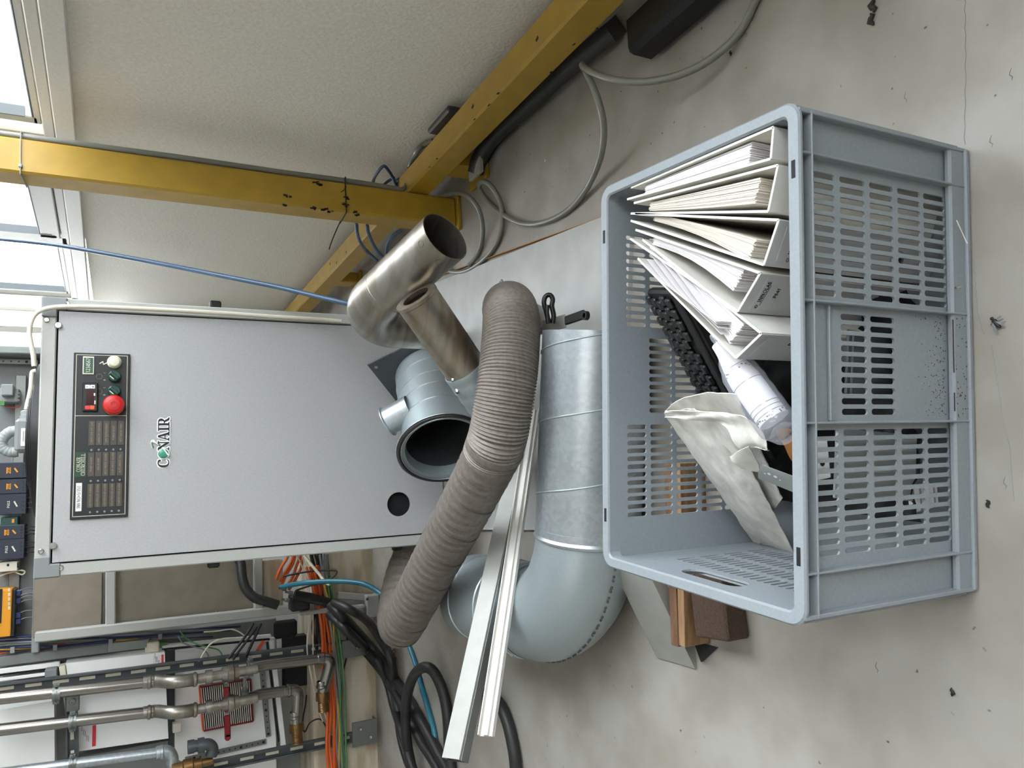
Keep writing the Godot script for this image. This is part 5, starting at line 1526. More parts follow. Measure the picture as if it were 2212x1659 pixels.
func switchgear() -> void:
	var t := thing("switch_cabinet", "open grey switch cabinet with its row of devices above the chiller", "switch cabinet", Vector3(0.02, 1.28, -3.6))
	var b := mb(); b.box(Vector3(0.03, 1.66, -3.62), Vector3(1.16, 0.8, 0.3), 0.002)
	put("back_plate", b, M.cab_corner, t)
	b = mb(); b.box(Vector3(0.585, 1.66, -3.43), Vector3(0.03, 0.8, 0.12), 0.004)
	put("cabinet_edge", b, M.din_gray, t)
	b = mb(); b.box(Vector3(0.03, 1.265, -3.43), Vector3(1.14, 0.025, 0.12), 0.004)
	put("cabinet_edge", b, M.din_gray, t)
	perforated(t, Vector3(0.552, 1.29, -3.45), Vector3(0.552, 2.0, -3.45), 0.02, 28, UPV)
	b = mb(); b.bar(Vector3(-0.5, 1.345, -3.455), Vector3(0.5, 1.345, -3.455), 0.035, 0.012, 0.002, Vector3(0, 0, 1))
	put("top_hat_rail", b, M.zinc, t)
	# devices on the rail
	var psu := [[0, 999, 57, 1031, 0], [0, 1035, 57, 1064, 0], [0, 1067.5, 56, 1109, 1], [0, 1135, 53, 1162, 0], [0, 1165.5, 52, 1205, 1]]
	var names := ["narrow navy power supply nearest the terminal box on the switch cabinet rail", "narrow navy power supply, the second from the terminal box, on the cabinet rail", "wide navy power supply next to the small green relay on the cabinet rail", "narrow navy power supply between the small green relay and the cream relay", "wide navy power supply beside the cream relay on the cabinet rail"]
	var pa := [Vector3(0.158, 1.4041, -3.36), Vector3(0.097, 1.4022, -3.36), Vector3(0.0421, 1.4005, -3.36), Vector3(-0.0711, 1.3969, -3.36), Vector3(-0.1219, 1.3953, -3.36)]
	var pc := [Vector3(0.0999, 1.3088, -3.36), Vector3(0.0433, 1.3072, -3.36), Vector3(-0.0334, 1.3065, -3.36), Vector3(-0.1228, 1.3084, -3.36), Vector3(-0.195, 1.3078, -3.36)]
	for i in 5:
		var o := thing("power_supply", names[i], "power supply", pc[i], "power supplies on the cabinet rail")
		b = mb(); plate(b, pa[i] - Vector3(0, 0, 0.09), pc[i] - Vector3(0, 0, 0.09), 0.09, 0.002)
		put("housing", b, M.din_navy, o)
		var cx: float = (pa[i].x + pc[i].x) * 0.5; var w: float = absf(pa[i].x - pc[i].x)
		b = mb()
		if psu[i][4] == 0: b.box(Vector3(cx, pc[i].y + 0.056, -3.3594), Vector3(w * 0.4, 0.014, 0.001))
		b.bar(Vector3(cx - w * 0.12, pc[i].y + 0.028, -3.3594), Vector3(cx + w * 0.14, pc[i].y + 0.038, -3.3594), 0.001, 0.005)
		put("yellow_print", b, M.print_light if psu[i][4] == 1 else M.din_yellow, o)
		text("maker_print", "PULS", 0.008, Transform3D(Basis.IDENTITY, Vector3(cx, pc[i].y + 0.055, -3.3585)), M.print_black if psu[i][4] == 0 else M.print_light, o, false, 1.0, true)
		b = mb()
		for k in 4: b.lathe([Vector2(0, 0), Vector2(0.0035, 0)], along(Vector3(0, 0, 1), Vector3(cx + w * (k - 1.5) * 0.2, pc[i].y + 0.01, -3.3595)), 8)
		put("terminal", b, M.black, o)
		b = mb()
		for k in 3:
			var x0: float = cx + w * (k - 1.0) * 0.25
			b.tube(smooth([Vector3(x0, pc[i].y + 0.004, -3.37), Vector3(x0 + 0.003, pc[i].y - 0.02, -3.36), Vector3(x0 - 0.004, pc[i].y - 0.05, -3.39), Vector3(x0, pc[i].y - 0.075, -3.44)], 4), 0.0018, 5)
		put("lead", b, M.black, o)
	var o := thing("relay", "small green relay between two navy power supplies", "relay", Vector3(-0.058, 1.3228, -3.37))
	b = mb(); plate(b, Vector3(-0.042, 1.3839, -3.45), Vector3(-0.0731, 1.3316, -3.45), 0.08, 0.002)
	put("housing", b, M.din_green, o)
	b = mb(); plate(b, Vector3(-0.0494, 1.3503, -3.3695), Vector3(-0.0634, 1.3428, -3.3695), 0.0008)
	put("mark", b, M.din_yellow, o)
	o = thing("relay", "cream relay at the end of the row of power supplies", "relay", Vector3(-0.2185, 1.3221, -3.38))
	b = mb(); plate(b, Vector3(-0.204, 1.3961, -3.46), Vector3(-0.2392, 1.3293, -3.46), 0.08, 0.002)
	put("housing", b, M.paper_warm, o)
	b = mb(); plate(b, Vector3(-0.2115, 1.3623, -3.3795), Vector3(-0.2205, 1.3549, -3.3795), 0.0008); plate(b, Vector3(-0.2093, 1.3309, -3.3795), Vector3(-0.2284, 1.3232, -3.3795), 0.0008)
	put("mark", b, M.black, o)
	o = thing("contactor", "light grey contactor alone on the back plate, beside the conduit loop", "contactor", Vector3(0.4066, 1.3384, -3.38))
	b = mb(); plate(b, Vector3(0.4421, 1.4113, -3.47), Vector3(0.3885, 1.3466, -3.47), 0.07, 0.003); plate(b, Vector3(0.4531, 1.3997, -3.47), Vector3(0.4101, 1.3609, -3.47), 0.1, 0.003)
	put("housing", b, M.din_gray, o)
	b = mb(); plate(b, Vector3(0.391, 1.4031, -3.4), Vector3(0.3735, 1.388, -3.4), 0.012, 0.001)
	put("green_terminal", b, M.cable_green, o)
	b = mb()
	for k in 3: plate(b, Vector3(0.3983, 1.349, -3.4) + Vector3(0.014 * k, 0, 0), Vector3(0.3913, 1.3414, -3.4) + Vector3(0.014 * k, 0, 0), 0.006)
	put("terminal", b, M.cab_corner, o)
	b = mb(); b.tube(smooth([Vector3(0.3793, 1.3415, -3.42), Vector3(0.3704, 1.3502, -3.42), Vector3(0.3704, 1.371, -3.42), Vector3(0.3756, 1.3918, -3.42), Vector3(0.3809, 1.4066, -3.42)]), 0.002, 5)
	own("wire", b, M.red, "thin red wire under the light grey contactor", "wire")
	o = thing("safety_relay", "bright yellow safety relay module with blue plugs on the cabinet rail", "relay", Vector3(-0.3812, 1.3234, -3.34))
	b = mb(); plate(b, Vector3(-0.2998, 1.3993, -3.44), Vector3(-0.4654, 1.3397, -3.44), 0.1, 0.002)
	put("housing", b, M.din_yellow, o)
	b = mb(); plate(b, Vector3(-0.3038, 1.3424, -3.42), Vector3(-0.4671, 1.329, -3.42), 0.07, 0.001); plate(b, Vector3(-0.2959, 1.3874, -3.339), Vector3(-0.4161, 1.3684, -3.339), 0.001)
	put("dark_face", b, M.black, o)
	b = mb()
	for p in [Vector3(-0.3017, 1.3482, -3.339), Vector3(-0.318, 1.3477, -3.339), Vector3(-0.3344, 1.3472, -3.339), Vector3(-0.3507, 1.3467, -3.339), Vector3(-0.3654, 1.3463, -3.339)]:
		b.box(p, Vector3(0.011, 0.006, 0.001))
	put("label_field", b, M.print_light, o)
	b = mb()
	for p in [Vector3(-0.3201, 1.3235, -3.38), Vector3(-0.3467, 1.3227, -3.38), Vector3(-0.3981, 1.3212, -3.38), Vector3(-0.4196, 1.3206, -3.38)]:
		b.box(p, Vector3(0.02, 0.018, 0.03), 0.002)
	put("blue_plug", b, M.cable_navy, o)
	b = mb()
	for p in [Vector3(-0.31, 1.3156, -3.37), Vector3(-0.3282, 1.3151, -3.37), Vector3(-0.3382, 1.3148, -3.37), Vector3(-0.3516, 1.313, -3.37), Vector3(-0.3895, 1.3134, -3.37), Vector3(-0.4143, 1.3127, -3.37)]:
		b.tube(smooth([p + Vector3(0, 0.02, 0), p, p + Vector3(0.006, -0.02, 0.01), p + Vector3(-0.002, -0.05, -0.02)], 4), 0.0022, 5)
	put("lead", b, M.cable_mid, o)
	b = mb(); b.tube(smooth([Vector3(-0.2542, 1.3846, -3.4), Vector3(-0.2478, 1.3649, -3.4), Vector3(-0.2433, 1.3421, -3.4), Vector3(-0.2405, 1.319, -3.4), Vector3(-0.2467, 1.3072, -3.4), Vector3(-0.256, 1.3157, -3.4), Vector3(-0.2456, 1.3363, -3.4)]), 0.003, 6)
	own("wire", b, M.print_light, "loose pale wire loop in front of the empty rail", "wire")

	# cable run down beside the cabinet
	var cols := [M.cable_navy, M.cable_mid, M.cable_navy, M.cable_green, M.cable_mid, M.cable_navy, M.cable_yellow, M.cable_orange, M.cable_navy, M.cable_mid]
	var words := ["navy", "grey", "navy", "green", "grey", "navy", "yellow", "orange", "navy", "grey"]
	var tops := [Vector3(-0.4731, 1.3849, -3.4), Vector3(-0.4813, 1.3846, -3.4), Vector3(-0.4878, 1.3844, -3.4), Vector3(-0.496, 1.3842, -3.4), Vector3(-0.5025, 1.384, -3.4), Vector3(-0.509, 1.3838, -3.4), Vector3(-0.5156, 1.3836, -3.4), Vector3(-0.5319, 1.3831, -3.4), Vector3(-0.5221, 1.3834, -3.4), Vector3(-0.4927, 1.3843, -3.4)]
	var ends := [Vector3(-0.541, 0.5456, -3.4), Vector3(-0.5491, 0.5547, -3.4), Vector3(-0.5512, 0.5818, -3.4), Vector3(-0.5575, 0.6175, -3.4), Vector3(-0.5625, 0.6352, -3.4), Vector3(-0.5675, 0.6529, -3.4), Vector3(-0.5402, 0.9233, -3.4), Vector3(-0.525, 1.1731, -3.4), Vector3(-0.5328, 1.0035, -3.4), Vector3(-0.5185, 0.8745, -3.4)]
	for i in 10:
		b = mb()
		var a: Vector3 = tops[i]; var e: Vector3 = ends[i]
		b.tube(smooth([a, a.lerp(e, 0.3) + Vector3(0.006 * sin(i * 2.0), 0, 0.012 * cos(i * 1.3)), a.lerp(e, 0.65) + Vector3(-0.005 * cos(i * 3.0), 0, 0.01 * sin(i)), e], 5), 0.0042, 6)
		own("wire", b, cols[i], [", nearest the yellow relay", ", nearest the yellow relay", ", second from the yellow relay", "", ", farthest from the yellow relay", ", third from the yellow relay", "", "", ", farthest from the yellow relay", ", second from the yellow relay"][i].insert(0, words[i] + " wire in the upright run beside the switch cabinet"), "wire", words[i] + " wires beside the switch cabinet")
	o = thing("cable_duct", "open grey cable duct running upright beside the bundled wires", "cable duct", Vector3(-0.5641, 0.8243, -3.4))
	b = mb(); b.bar(Vector3(-0.5585, 1.3916, -3.42), Vector3(-0.5603, 1.0032, -3.42), 0.034, 0.05, 0.002, Vector3(0, 0, 1))
	put("duct_body", b, M.cab_corner, o)
	b = mb(); b.bar(Vector3(-0.5558, 1.0313, -3.385), Vector3(-0.5584, 0.8877, -3.385), 0.036, 0.02, 0.002, Vector3(0, 0, 1))
	put("duct_lid", b, M.zinc, o)
	for p in [Vector3(-0.519, 1.3352, -3.37), Vector3(-0.5294, 1.2024, -3.37), Vector3(-0.5343, 1.0206, -3.37), Vector3(-0.5367, 0.8491, -3.37)]:
		b = mb(); b.box(p, Vector3(0.022, 0.014, 0.006), 0.001)
		put("wire_clip", b, M.din_gray, o)
	o = thing("terminal_clamp", "cream terminal clamp at the lower end of the cable duct", "clamp", Vector3(-0.5647, 0.8754, -3.36))
	b = mb(); plate(b, Vector3(-0.5509, 0.8955, -3.4), Vector3(-0.5903, 0.8523, -3.4), 0.05, 0.004); plate(b, Vector3(-0.5693, 0.9018, -3.4), Vector3(-0.5889, 0.8869, -3.4), 0.04, 0.002)
	put("body", b, M.print_light, o)
	b = mb(); b.lathe([Vector2(0.008, 0), Vector2(0.006, 0.03), Vector2(0, 0.03)], along(Vector3(0, -1, 0), Vector3(-0.5669, 0.8519, -3.375)), 8)
	put("green_tip", b, M.cable_green, o)

	# the lower, opened cabinet at the left with its white units
	t = thing("switch_cabinet", "opened white switch cabinet behind the steel pipes, its door panel showing", "switch cabinet", Vector3(-1.1, 0.4, -3.6))
	b = mb(); b.box(Vector3(-1.2, 1.05, -3.66), Vector3(1.3, 1.35, 0.2), 0.002)
	put("back_plate", b, M.cab_corner, t)
	b = mb(); plate(b, Vector3(-0.6091, 0.7902, -3.46), Vector3(-0.6598, 0.4028, -3.46) + Vector3(-0.5, 0, 0), 0.04, 0.003)
	put("door_panel", b, M.white_plain, t)
	for e in [[Vector3(-0.5796, 0.8408, -3.4), Vector3(-0.594, 0.4258, -3.4), 0.012], [Vector3(-0.609, 0.4259, -3.4), Vector3(-1.0615, 0.3776, -3.4), 0.02], [Vector3(-0.5932, 1.3753, -3.41), Vector3(-0.5952, 1.1871, -3.41), 0.018], [Vector3(-0.6224, 1.3744, -3.41), Vector3(-0.6241, 1.2161, -3.41), 0.012]]:
		b = mb(); b.bar(e[0], e[1], e[2], 0.03, 0.002, Vector3(0, 0, 1))
		put("cabinet_edge", b, M.white_plain, t)
	for e in [[Vector3(-0.5911, 0.8409, -3.395), Vector3(-0.6055, 0.4324, -3.395), 0.006], [Vector3(-0.6173, 0.4418, -3.395), Vector3(-1.0192, 0.4004, -3.395), 0.008], [Vector3(-0.6069, 1.3743, -3.405), Vector3(-0.6094, 1.1864, -3.405), 0.004]]:
		b = mb(); b.bar(e[0], e[1], e[2], 0.02, 0.0, Vector3(0, 0, 1))
		put("door_seal", b, M.black, t)
	perforated(t, Vector3(-0.6533, 0.8366, -3.405), Vector3(-0.659, 0.4498, -3.405), 0.02, 22, UPV)
	perforated(t, Vector3(-0.6638, 0.4684, -3.405), Vector3(-0.9966, 0.4374, -3.405), 0.02, 14, UPV)
	perforated(t, Vector3(-1.0235, 0.7539, -3.405), Vector3(-1.013, 0.4467, -3.405), 0.02, 14, UPV)
	perforated(t, Vector3(-0.6523, 1.3729, -3.405), Vector3(-0.6571, 1.2002, -3.405), 0.02, 10, UPV)
	b = mb(); plate(b, Vector3(-0.7523, 0.8229, -3.5), Vector3(-1.0521, 0.7471, -3.5), 0.03, 0.002)
	put("dark_field", b, M.zinc_dark, t)
	b = mb(); plate(b, Vector3(-0.9528, 1.1231, -3.5), Vector3(-1.0654, 0.8118, -3.5), 0.05, 0.002)
	put("channel", b, M.cab_corner, t)
	var wu := [["white drive unit behind the pipes, with a red striped label at each end", Vector3(-0.5838, 1.165, -3.33), Vector3(-0.5915, 0.8341, -3.33), Vector3(-0.9118, 0.8184, -3.33), Vector3(-0.9, 1.1171, -3.33)], ["tall white drive unit behind the pipes at the picture's upper corner", Vector3(-0.7143, 1.4029, -3.33), Vector3(-0.7084, 1.1985, -3.33), Vector3(-0.9932, 1.1888, -3.33), Vector3(-0.9644, 1.3947, -3.33)]]
	for e in wu:
		o = thing("drive_unit", e[0], "drive unit", e[2], "white drive units behind the pipes")
		b = mb()
		b.extrude(PackedVector2Array([Vector2(e[1].x, e[1].y), Vector2(e[2].x, e[2].y), Vector2(e[3].x, e[3].y), Vector2(e[4].x, e[4].y)]), Transform3D(Basis.IDENTITY, Vector3(0, 0, -3.44)), 0.11)
		put("cover", b, M.white_plain, o)
		b = mb(); b.bar((e[1] as Vector3).lerp(e[4], 0.02) + Vector3(0, 0.012, -0.02), (e[1] as Vector3).lerp(e[4], 0.98) + Vector3(0, 0.012, -0.02), 0.06, 0.02, 0.002, UPV)
		put("end_cap", b, M.print_light, o)
		if e == wu[0]:
			for q in [[Vector3(-0.5993, 0.8745, -3.329), Vector3(-0.6518, 0.8449, -3.329), Vector3(-0.5983, 0.8455, -3.3285), Vector3(-0.6561, 0.8384, -3.3285)], [Vector3(-0.8163, 1.1159, -3.329), Vector3(-0.892, 1.0744, -3.329), Vector3(-0.8173, 1.0743, -3.3285), Vector3(-0.891, 1.0625, -3.3285)]]:
				b = mb(); plate(b, q[0], q[1], 0.0008)
				put("label_plate", b, M.paper, o)
				b = mb(); plate(b, q[2], q[3], 0.001)
				put("red_stripe", b, M.stripe_red, o)
				b = mb()
				for k in 5: b.box((q[0] as Vector3).lerp(q[1], 0.2 + 0.13 * k) + Vector3(0.01 - 0.006 * (k % 2), 0, 0.0012), Vector3(0.02, 0.0018, 0.0004))
				put("label_print", b, M.print_dim, o)
	b = mb(); plate(b, Vector3(-0.6001, 1.2307, -3.4), Vector3(-0.664, 1.1923, -3.4), 0.06, 0.003)
	own("bracket", b, M.cab_corner, "grey bracket frame between the two white drive units", "bracket")
	b = mb(); plate(b, Vector3(-0.866, 0.803, -3.38), Vector3(-0.8994, 0.7713, -3.38), 0.04, 0.002)
	own("switch_block", b, M.paper_warm, "cream switch block on the dark field below the white unit", "switch")
	# filter fan grille
	var ga := Vector3(-0.7545, 0.7029, -3.4); var gb := Vector3(-0.7548, 0.5082, -3.4); var gd := Vector3(-0.9232, 0.6886, -3.4); var ge := Vector3(-0.9202, 0.4999, -3.4)
	o = thing("filter_grille", "orange-framed filter grille with pale slats behind the red valve levers", "grille", ge)
	for e in [[ga, gd, 0], [gb, ge, 1], [ge, gd, 1], [ga, gb, 1]]:
		b = mb(); b.bar(e[0], e[1], 0.006, 0.03, 0.001, Vector3(0, 0, 1))
		put("grille_frame", b, M.orange if e[2] == 0 else M.red_dark, o)
	b = mb()
	b.extrude(PackedVector2Array([Vector2(ga.x, ga.y), Vector2(gb.x, gb.y), Vector2(ge.x, ge.y), Vector2(gd.x, gd.y)]), Transform3D(Basis.IDENTITY, Vector3(0, 0, -3.412)), 0.006)
	put("grille_back", b, M.black, o)
	for i in 24:
		var s := (i + 0.7) / 24.6
		b = mb(); b.bar(ga.lerp(gb, s) + Vector3(-0.003, 0, 0.006), gd.lerp(ge, s) + Vector3(0.003, 0, 0.006), 0.0032, 0.012, 0.0006, Vector3(0, 0, 1))
		put("slat", b, M.paper_warm, o)
	# wires hanging out of it
	var ws := [[[Vector3(-0.5103, 0.7839, -3.3), Vector3(-0.5408, 0.7639, -3.3), Vector3(-0.5663, 0.7305, -3.3), Vector3(-0.5861, 0.6884, -3.3), Vector3(-0.6026, 0.6459, -3.3), Vector3(-0.6224, 0.6304, -3.3), Vector3(-0.6439, 0.6287, -3.3)], M.cable_green, 0.0028, "green wire curving over the perforated rails", "wire"], [[Vector3(-0.5305, 0.7887, -3.3), Vector3(-0.5588, 0.7721, -3.3), Vector3(-0.5802, 0.7305, -3.3), Vector3(-0.5954, 0.6969, -3.3), Vector3(-0.6206, 0.6799, -3.3), Vector3(-0.6461, 0.6849, -3.3)], M.cable_mid, 0.003, "grey wire drooping in front of the perforated rail", "wire"], [[Vector3(-0.6345, 0.7152, -3.28), Vector3(-0.6057, 0.6986, -3.28), Vector3(-0.5744, 0.6735, -3.28), Vector3(-0.5608, 0.6309, -3.28), Vector3(-0.5642, 0.5791, -3.28), Vector3(-0.5648, 0.5617, -3.28)], M.cable_white, 0.0034, "white wire arching between the two perforated rails", "wire"], [[Vector3(-0.5254, 0.6989, -3.28), Vector3(-0.5286, 0.648, -3.28), Vector3(-0.5282, 0.5964, -3.28), Vector3(-0.547, 0.5616, -3.28), Vector3(-0.5676, 0.5406, -3.28)], M.cable_white, 0.003, "white wire lying along the dark cabinet bottom", "wire"], [[Vector3(-0.6358, 0.611, -3.26), Vector3(-0.6014, 0.5818, -3.26), Vector3(-0.5696, 0.5556, -3.26), Vector3(-0.5339, 0.5292, -3.26), Vector3(-0.5107, 0.515, -3.26)], M.black, 0.0055, "black cable slanting down from the rack, farthest from the plinth", "cable"], [[Vector3(-0.6418, 0.5939, -3.26), Vector3(-0.6008, 0.561, -3.26), Vector3(-0.5625, 0.5294, -3.26), Vector3(-0.5266, 0.5027, -3.26)], M.black, 0.0045, "black cable slanting down from the rack, the middle one", "cable"], [[Vector3(-0.638, 0.5472, -3.26), Vector3(-0.6051, 0.5296, -3.26), Vector3(-0.5617, 0.5082, -3.26), Vector3(-0.5161, 0.4866, -3.26)], M.black, 0.006, "black cable slanting down from the rack, nearest the plinth", "cable"]]
	for e in ws:
		b = mb(); b.tube(smooth(e[0], 5), e[2], 6)
		own("wire" if e[4] == "wire" else "cable", b, e[1], e[3], e[4])
	b = mb(); b.bar(Vector3(-0.6571, 0.4991, -3.36), Vector3(-0.6037, 0.4604, -3.36), 0.012, 0.004, 0.001, Vector3(0, 0, 1))
	own("earth_strap", b, M.orange, "short copper-red earth strap at the cabinet corner", "strap")
	b = mb(); plate(b, Vector3(-0.6174, 0.3643, -3.5), Vector3(-0.8266, 0.2399, -3.5), 0.06, 0.004); plate(b, Vector3(-0.538, 0.4125, -3.42), Vector3(-0.6115, 0.3172, -3.42), 0.03, 0.01)  # dark plates filling in the shadow gap under the cabinets
	own("shadow_gap_fill", b, M.dark, "black fill painting the shadow gap under the switch cabinets", "box")

# ------------------------------------------------------------------ light grey rack between chiller and pipes
func rack() -> void:
	var t := thing("support_rack", "light grey welded rack standing between the chiller and the pipes", "rack", Vector3(-0.4914, 0.0098, -3.28))
	var b := mb(); b.bar(Vector3(-0.4698, 1.2591, -3.28), Vector3(-0.4813, 0.0301, -3.28), 0.036, 0.036, 0.004, Vector3(0, 0, 1))
	put("post", b, M.cab, t)
	for e in [[Vector3(-0.464, 1.0209, -3.285), Vector3(-0.1206, 1.0266, -3.285)], [Vector3(-0.4733, 0.4932, -3.285), Vector3(-0.1599, 0.495, -3.285)]]:
		b = mb(); b.bar(e[0], e[1], 0.034, 0.034, 0.004, UPV)
		put("cross_rail", b, M.cab, t)
	b = mb(); b.bar(Vector3(-0.4936, 0.3371, -3.24), Vector3(-0.4951, 0.0706, -3.24), 0.016, 0.03, 0.003, Vector3(0, 0, 1))
	put("brace", b, M.cab, t)
	b = mb(); plate(b, Vector3(-0.4513, 0.0629, -3.27), Vector3(-0.5426, 0.0101, -3.27), 0.05, 0.003)
	b.bar(Vector3(-0.4406, 0.1784, -3.27), Vector3(-0.4682, 0.0328, -3.27), 0.028, 0.03, 0.003, Vector3(0, 0, 1))
	put("foot_bracket", b, M.cab, t)
	b = mb(); bolt(b, Vector3(-0.4649, 0.0623, -3.218), Vector3(0, 0, 1), 0.006)
	put("bolt", b, M.zinc_dark, t)
	var o := thing("metal_box", "dull stainless metal box held inside the light grey rack", "metal box", Vector3(-0.4045, 0.508, -3.34))
	b = mb(); plate(b, Vector3(-0.4781, 1.2706, -3.42), Vector3(-0.0342, 1.0502, -3.42), 0.11, 0.003)
	put("upper_panel", b, M.stainless_panel, o)
	b = mb(); plate(b, Vector3(-0.4814, 1.0076, -3.42), Vector3(-0.0679, 0.4927, -3.42), 0.11, 0.003)
	put("lower_panel", b, M.stainless_panel, o)
	for p in [Vector3(-0.4573, 1.152, -3.309), Vector3(-0.4589, 1.1135, -3.309), Vector3(-0.4577, 0.923, -3.309), Vector3(-0.4592, 0.8831, -3.309), Vector3(-0.4556, 0.6519, -3.309)]:
		b = mb(); bolt(b, p, Vector3(0, 0, 1), 0.005, 0.004)
		put("screw", b, M.chrome, o)
	b = mb(); plate(b, Vector3(-0.2775, 0.4688, -3.34), Vector3(-0.4848, 0.3922, -3.34), 0.04, 0.002)
	own("board", b, M.plinth, "beige stained board under the lower rail of the rack", "board")
	b = mb(); b.tube(even(smooth([Vector3(-0.2344, 0.5844, -3.26), Vector3(-0.2709, 0.5661, -3.24), Vector3(-0.3145, 0.5637, -3.22), Vector3(-0.3635, 0.5545, -3.2), Vector3(-0.4037, 0.5229, -3.18), Vector3(-0.4228, 0.4794, -3.18), Vector3(-0.442, 0.4353, -3.18)], 6), 0.01), 0.019, 12)
	own("black_hose", b, M.hose_black, "thick black hose rising past the rack behind the chiller", "hose")
	b = mb()
	for k in 3:
		b.lathe([Vector2(0.0195, 0), Vector2(0.022, 0.0), Vector2(0.022, 0.008), Vector2(0.0195, 0.008)], along(Vector3(0.1, -1, 0), Vector3(-0.3336, 0.5652, -3.235) + Vector3(0.0, 0.004 - 0.01 * k, 0)), 16)
	own("hose_clamp", b, M.chrome, "bright hose clamp round the black hose behind the chiller", "hose clamp")
	# black hydraulic blocks
	o = thing("valve_block", "black valve block with fittings under the rack", "valve block", Vector3(-0.4423, 0.3593, -3.2))
	b = mb(); plate(b, Vector3(-0.4149, 0.3785, -3.27), Vector3(-0.479, 0.3044, -3.27), 0.07, 0.006); b.tube([Vector3(-0.4124, 0.3663, -3.2), Vector3(-0.4299, 0.3075, -3.2), Vector3(-0.4613, 0.2252, -3.2)], 0.02, 12)
	put("block", b, M.black, o)
	b = mb()
	for p in [Vector3(-0.3859, 0.4007, -3.19), Vector3(-0.4031, 0.3755, -3.19), Vector3(-0.4304, 0.3903, -3.19)]:
		b.lathe([Vector2(0, 0), Vector2(0.008, 0), Vector2(0.008, 0.014), Vector2(0.005, 0.018), Vector2(0.005, 0.03)], along(Vector3(0.3, 1, 0.2), p), 8)
	put("fitting", b, M.zinc, o)

# ------------------------------------------------------------------ steel pipework
func strut(called: String, label: String, a: Vector3, e: Vector3, slots: int) -> Node3D:
	var t := thing(called, label, "strut", e)
	var z := (e - a).normalized()
	var x := z.cross(Vector3(0, 0, 1)).normalized(); var y := Vector3(0, 0, 1)
	if x.x < 0: x = -x
	var b := mb()
	b.extrude(PackedVector2Array([Vector2(-0.02, 0.01), Vector2(-0.02, -0.012), Vector2(0.02, -0.012), Vector2(0.02, 0.01), Vector2(0.013, 0.01), Vector2(0.013, 0.0075), Vector2(0.0175, 0.0075), Vector2(0.0175, -0.0095), Vector2(-0.0175, -0.0095), Vector2(-0.0175, 0.0075), Vector2(-0.013, 0.0075), Vector2(-0.013, 0.01)]), Transform3D(Basis(x, z.cross(x), z) if z.cross(x).dot(y) > 0 else Basis(-x, z.cross(-x), z), a), a.distance_to(e))
	put("channel", b, M.zinc_dark, t)
	b = mb()
	var len := a.distance_to(e)
	for i in slots:
		var p := a + z * (len * (i + 0.5) / slots)
		b = mb(); b.box(p + Vector3(0, 0, -0.0085), Vector3(0.011, 0.05, 0.0012), 0.0, Basis(x, -z, y))
		put("strut_slot", b, M.print_light, t)
	return t

func clamp_at(p: Vector3, dir: Vector3, r: float, label: String) -> void:
	var t := thing("pipe_clamp", label, "pipe clamp", p)
	var x := along(dir, p)
	var b := mb()
	for s in [-1.0, 1.0]:
		b.lathe([Vector2(r, -0.004), Vector2(r + 0.004, -0.004), Vector2(r + 0.004, 0.004), Vector2(r, 0.004)], Transform3D(x.basis, p + dir * 0.008 * s), 22)
	b.lathe([Vector2(r + 0.001, -0.008), Vector2(r + 0.002, 0.0), Vector2(r + 0.001, 0.008)], x, 22)
	put("band", b, M.zinc, t)
	for s in [-1.0, 1.0]:
		b = mb(); b.box(p + Vector3(s * (r + 0.007), 0, 0), Vector3(0.012, 0.02, 0.02), 0.002)
		bolt(b, p + Vector3(s * (r + 0.008), 0, 0.01), Vector3(0, 0, 1), 0.005, 0.008)
		put("lug", b, M.zinc, t)

func sleeve(b: MB, p: Vector3, dir: Vector3, r: float) -> void:
	# a press-fit collar
	b.lathe([Vector2(r, -0.018), Vector2(r + 0.0015, -0.016), Vector2(r + 0.0015, -0.004), Vector2(r + 0.005, -0.002), Vector2(r + 0.005, 0.006), Vector2(r + 0.0015, 0.009), Vector2(r, 0.011)], along(dir, p), 20)

